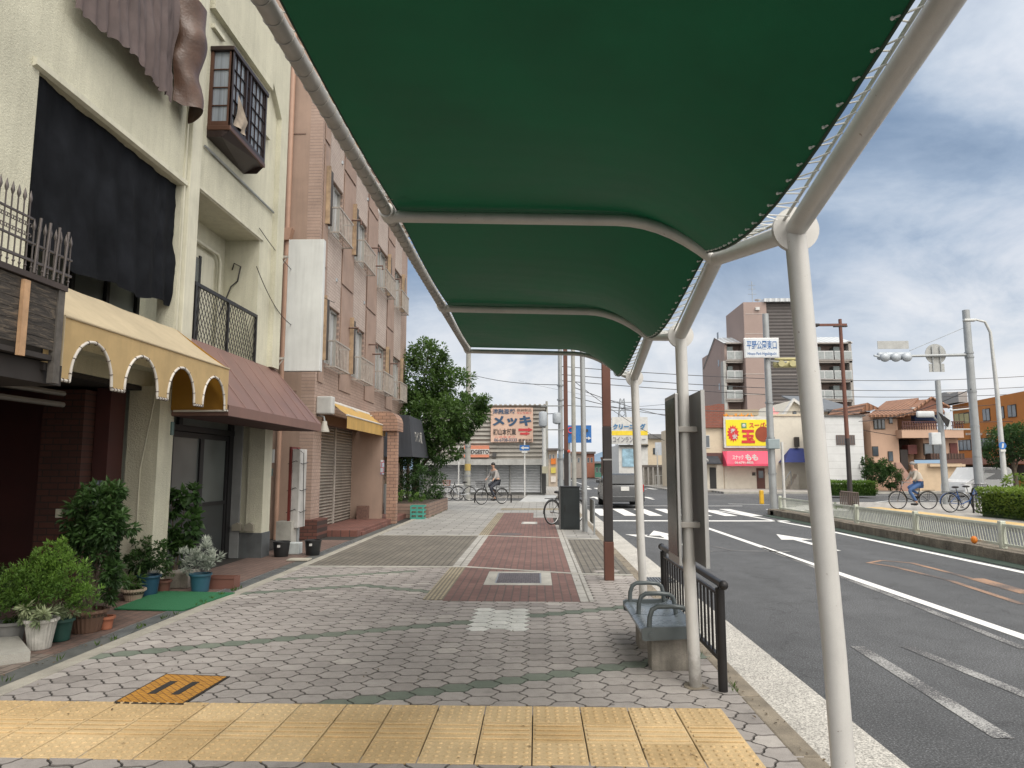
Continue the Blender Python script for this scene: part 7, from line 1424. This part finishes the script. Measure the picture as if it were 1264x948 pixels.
S = T('fence_wall', 'weathered grey boundary wall with posts across the junction', 'wall', AY(820, 600, 66)); p6 = front(66.); rect('wall', mk('wall_weathered', (.33, .31, .28), .85, var=.3), p6, 792, 577, 862, 600, 0, .3, S, 0); rect('coping', mk('coping', (.16, .14, .13), .8), p6, 791, 574, 863, 577, .2, .3, S)
for k in range(6): rect('post', mk('post_pale', (.45, .43, .4), .8), p6, 793+k*6, 577, 795+k*6, 601, .2, 0, S, 0)
pipefence('white_barrier', 'low white barrier in front of the weathered wall', AY(809, 600, 62).x, AY(820, 600, 62).x, 62, .9, M_whf, .35)
S = T('hanging_sign', 'white and blue sign board on a thin post before the cream shop', 'sign', AY(821, 600, 64)); p64 = front(64.); rect('board', mk('board_wb', (.55, .6, .66), .5), p64, 809, 546, 829, 562, 0, .15, S); T2('TNC', 811, 549, 827, 558, M_rb, S, 63.95, .05) if 0 else None; p = AY(812, 590, 64); MB().cyl((p.x, 64, 0), (p.x, 64, 3), .05).build('post', M_whf, S)
S = T('direction_sign', 'blue overhead road direction sign with white arrow behind grey pole', 'road sign', AY(716, 600, 58)); p58 = front(58.); rect('panel', M_rb, p58, 701, 525, 730, 546.5, 0, .08, S); a, b = AY(718, 541, 57.9), AY(726, 541, 57.9); mb = MB(); mb.tube([a, b], .05, 4); mb.prism([(b.x, 57.88, b.z-.14), (b.x+.25, 57.88, b.z), (b.x, 57.88, b.z+.14)], (0, .01, 0)); mb.build('arrow', M_whf, S); a = AY(704.5, 531, 57.9); MB().torus((a.x, 57.9, a.z), (0, 1, 0), .22, .05, 20, 5).build('red_ring', M_red, S)
for u in (720, 724): a = AY(u, 531.5, 57.9); MB().cyl((a.x, 57.85, a.z), (a.x, 57.9, a.z), .13, n=14).build('round_mark', M_dkf, S)
rect('beam', M_steelg, p58, 690, 537, 702, 538, 0, .1, S); p = AY(703, 590, 58.2); MB().cyl((p.x, 58.2, -.1), (p.x, 58.2, 5), .1).build('post', M_pole, S)
for i, (u0, v0, u1, v1, Y_, c_, nm, lb) in enumerate([(719, 560, 734, 600, 118, (.36, .15, .10), 'brick_building', 'reddish building far down the street beside grey pole'), (734, 572, 748, 600, 122, (.10, .28, .22), 'green_shop', 'small green fronted shop far down the street'), (748, 566, 764, 600, 110, (.22, .17, .15), 'low_house', 'low brown roofed house far down the street left of laundry'), (676, 556, 688, 606, 60, (.50, .42, .34), 'poster_shop', 'narrow shop front with orange boards right of corrugated building'), (690, 568, 703, 604, 95, (.42, .40, .37), 'grey_house', 'pale grey house far behind the utility poles'), (703, 560, 719, 602, 112, (.30, .26, .23), 'tan_house', 'tan house far down the street behind the steel pole'), (830, 556, 862, 600, 95, (.55, .52, .47), 'pale_house', 'pale house far behind weathered wall')]):
    S = T(nm, lb, 'building', AY((u0+u1)/2, v1, Y_)); pf = front(float(Y_)); rect('wall', mk('far_wall%d' % i, c_, .8, var=.2), pf, u0, v0, u1, v1, 0, 8, S, 0); rect('roof', mk('far_roof%d' % (i % 3), [(.12, .11, .11), (.25, .26, .27), (.2, .12, .09)][i % 3], .8), pf, u0-1, v0-2.5, u1+1, v0, .5, 8, S)
    k = 0
    while u0+2+k*4.2 < u1-2: window(S, pf, u0+1.6+k*4.2, v0+5, u0+4.2+k*4.2, v0+11, M_whf, 1); k += 1
    if nm == 'poster_shop':
        for (q, cc_) in ((566, (.7, .2, .03)), (577, (.6, .5, .1)), (588, (.7, .65, .6))): rect('board', mk('pb%d' % q, cc_, .7), pf, u0+4, q, u1-2, q+7, .15, 0, S)
# pylon
py = AY(769, 560, 260); o = T('pylon', 'distant steel lattice power pylon above the laundry sign', 'pylon', (py.x, 260, 0)); zt = AY(769, 492, 260).z; mb = MB(); hw = lambda z: 3.2-2.5*z/zt
lv = [zt*q for q in (0, .2, .38, .54, .68, .8, .9, 1)]
for s1 in (-1, 1):
    for s2 in (-1, 1): mb.tube([(py.x+s1*hw(z), 260+s2*hw(z), z) for z in lv], .13, 4)
for i in range(len(lv)-1):
    z0_, z1_ = lv[i], lv[i+1]
    for s2 in (-1, 1):
        mb.tube([(py.x-hw(z0_), 260+s2*hw(z0_), z0_), (py.x+hw(z1_), 260+s2*hw(z1_), z1_)], .09, 3); mb.tube([(py.x+hw(z0_), 260+s2*hw(z0_), z0_), (py.x-hw(z1_), 260+s2*hw(z1_), z1_)], .09, 3)
for q in (.72, .84, .95): mb.tube([(py.x-4.5, 260, zt*q), (py.x+4.5, 260, zt*q)], .15, 4)
mb.build('lattice', mk('pylon_grey', (.3, .32, .34), .6), o)
# overhead wires
def wire(p, q, sag, label, r=.012, grp='overhead wires'):
    p, q = Vector(p), Vector(q); MB().tube([p+(q-p)*(i/20)-Vector((0, 0, 4*sag*(i/20)*(1-i/20))) for i in range(21)], r, 4).build('overhead_wire', mk('wire', (.06, .06, .065), .7), loc=p, label=label, cat='wire', group=grp)
L0 = 'thin overhead wire strung across the sky above the junction'
for (u0, v0, y0_, u1, v1, y1_) in ((690, 452, 38.5, 1400, 452, 60), (690, 462, 38.5, 1400, 466, 60), (694, 470, 38.5, 1400, 474, 60), (690, 500, 38.5, 1400, 480, 60), (708, 470, 36.5, 830, 548, 64), (708, 478, 36.5, 870, 520, 60), (708, 490, 36.5, 860, 512, 60), (769, 497, 260, 640, 470, 500), (769, 503, 260, 900, 490, 200), (690, 475, 38.5, 560, 455, 60), (690, 510, 38.5, 560, 500, 60), (1000, 515, 50, 1190, 545, 50), (1020, 505, 50, 1250, 520, 50), (1060, 520, 48, 1199, 480, 33)):
    wire(AY(u0, v0, y0_), AY(u1, v1, y1_), 1.0 if u1 > 1300 else .35, L0, .02 if y1_ < 150 else .06)
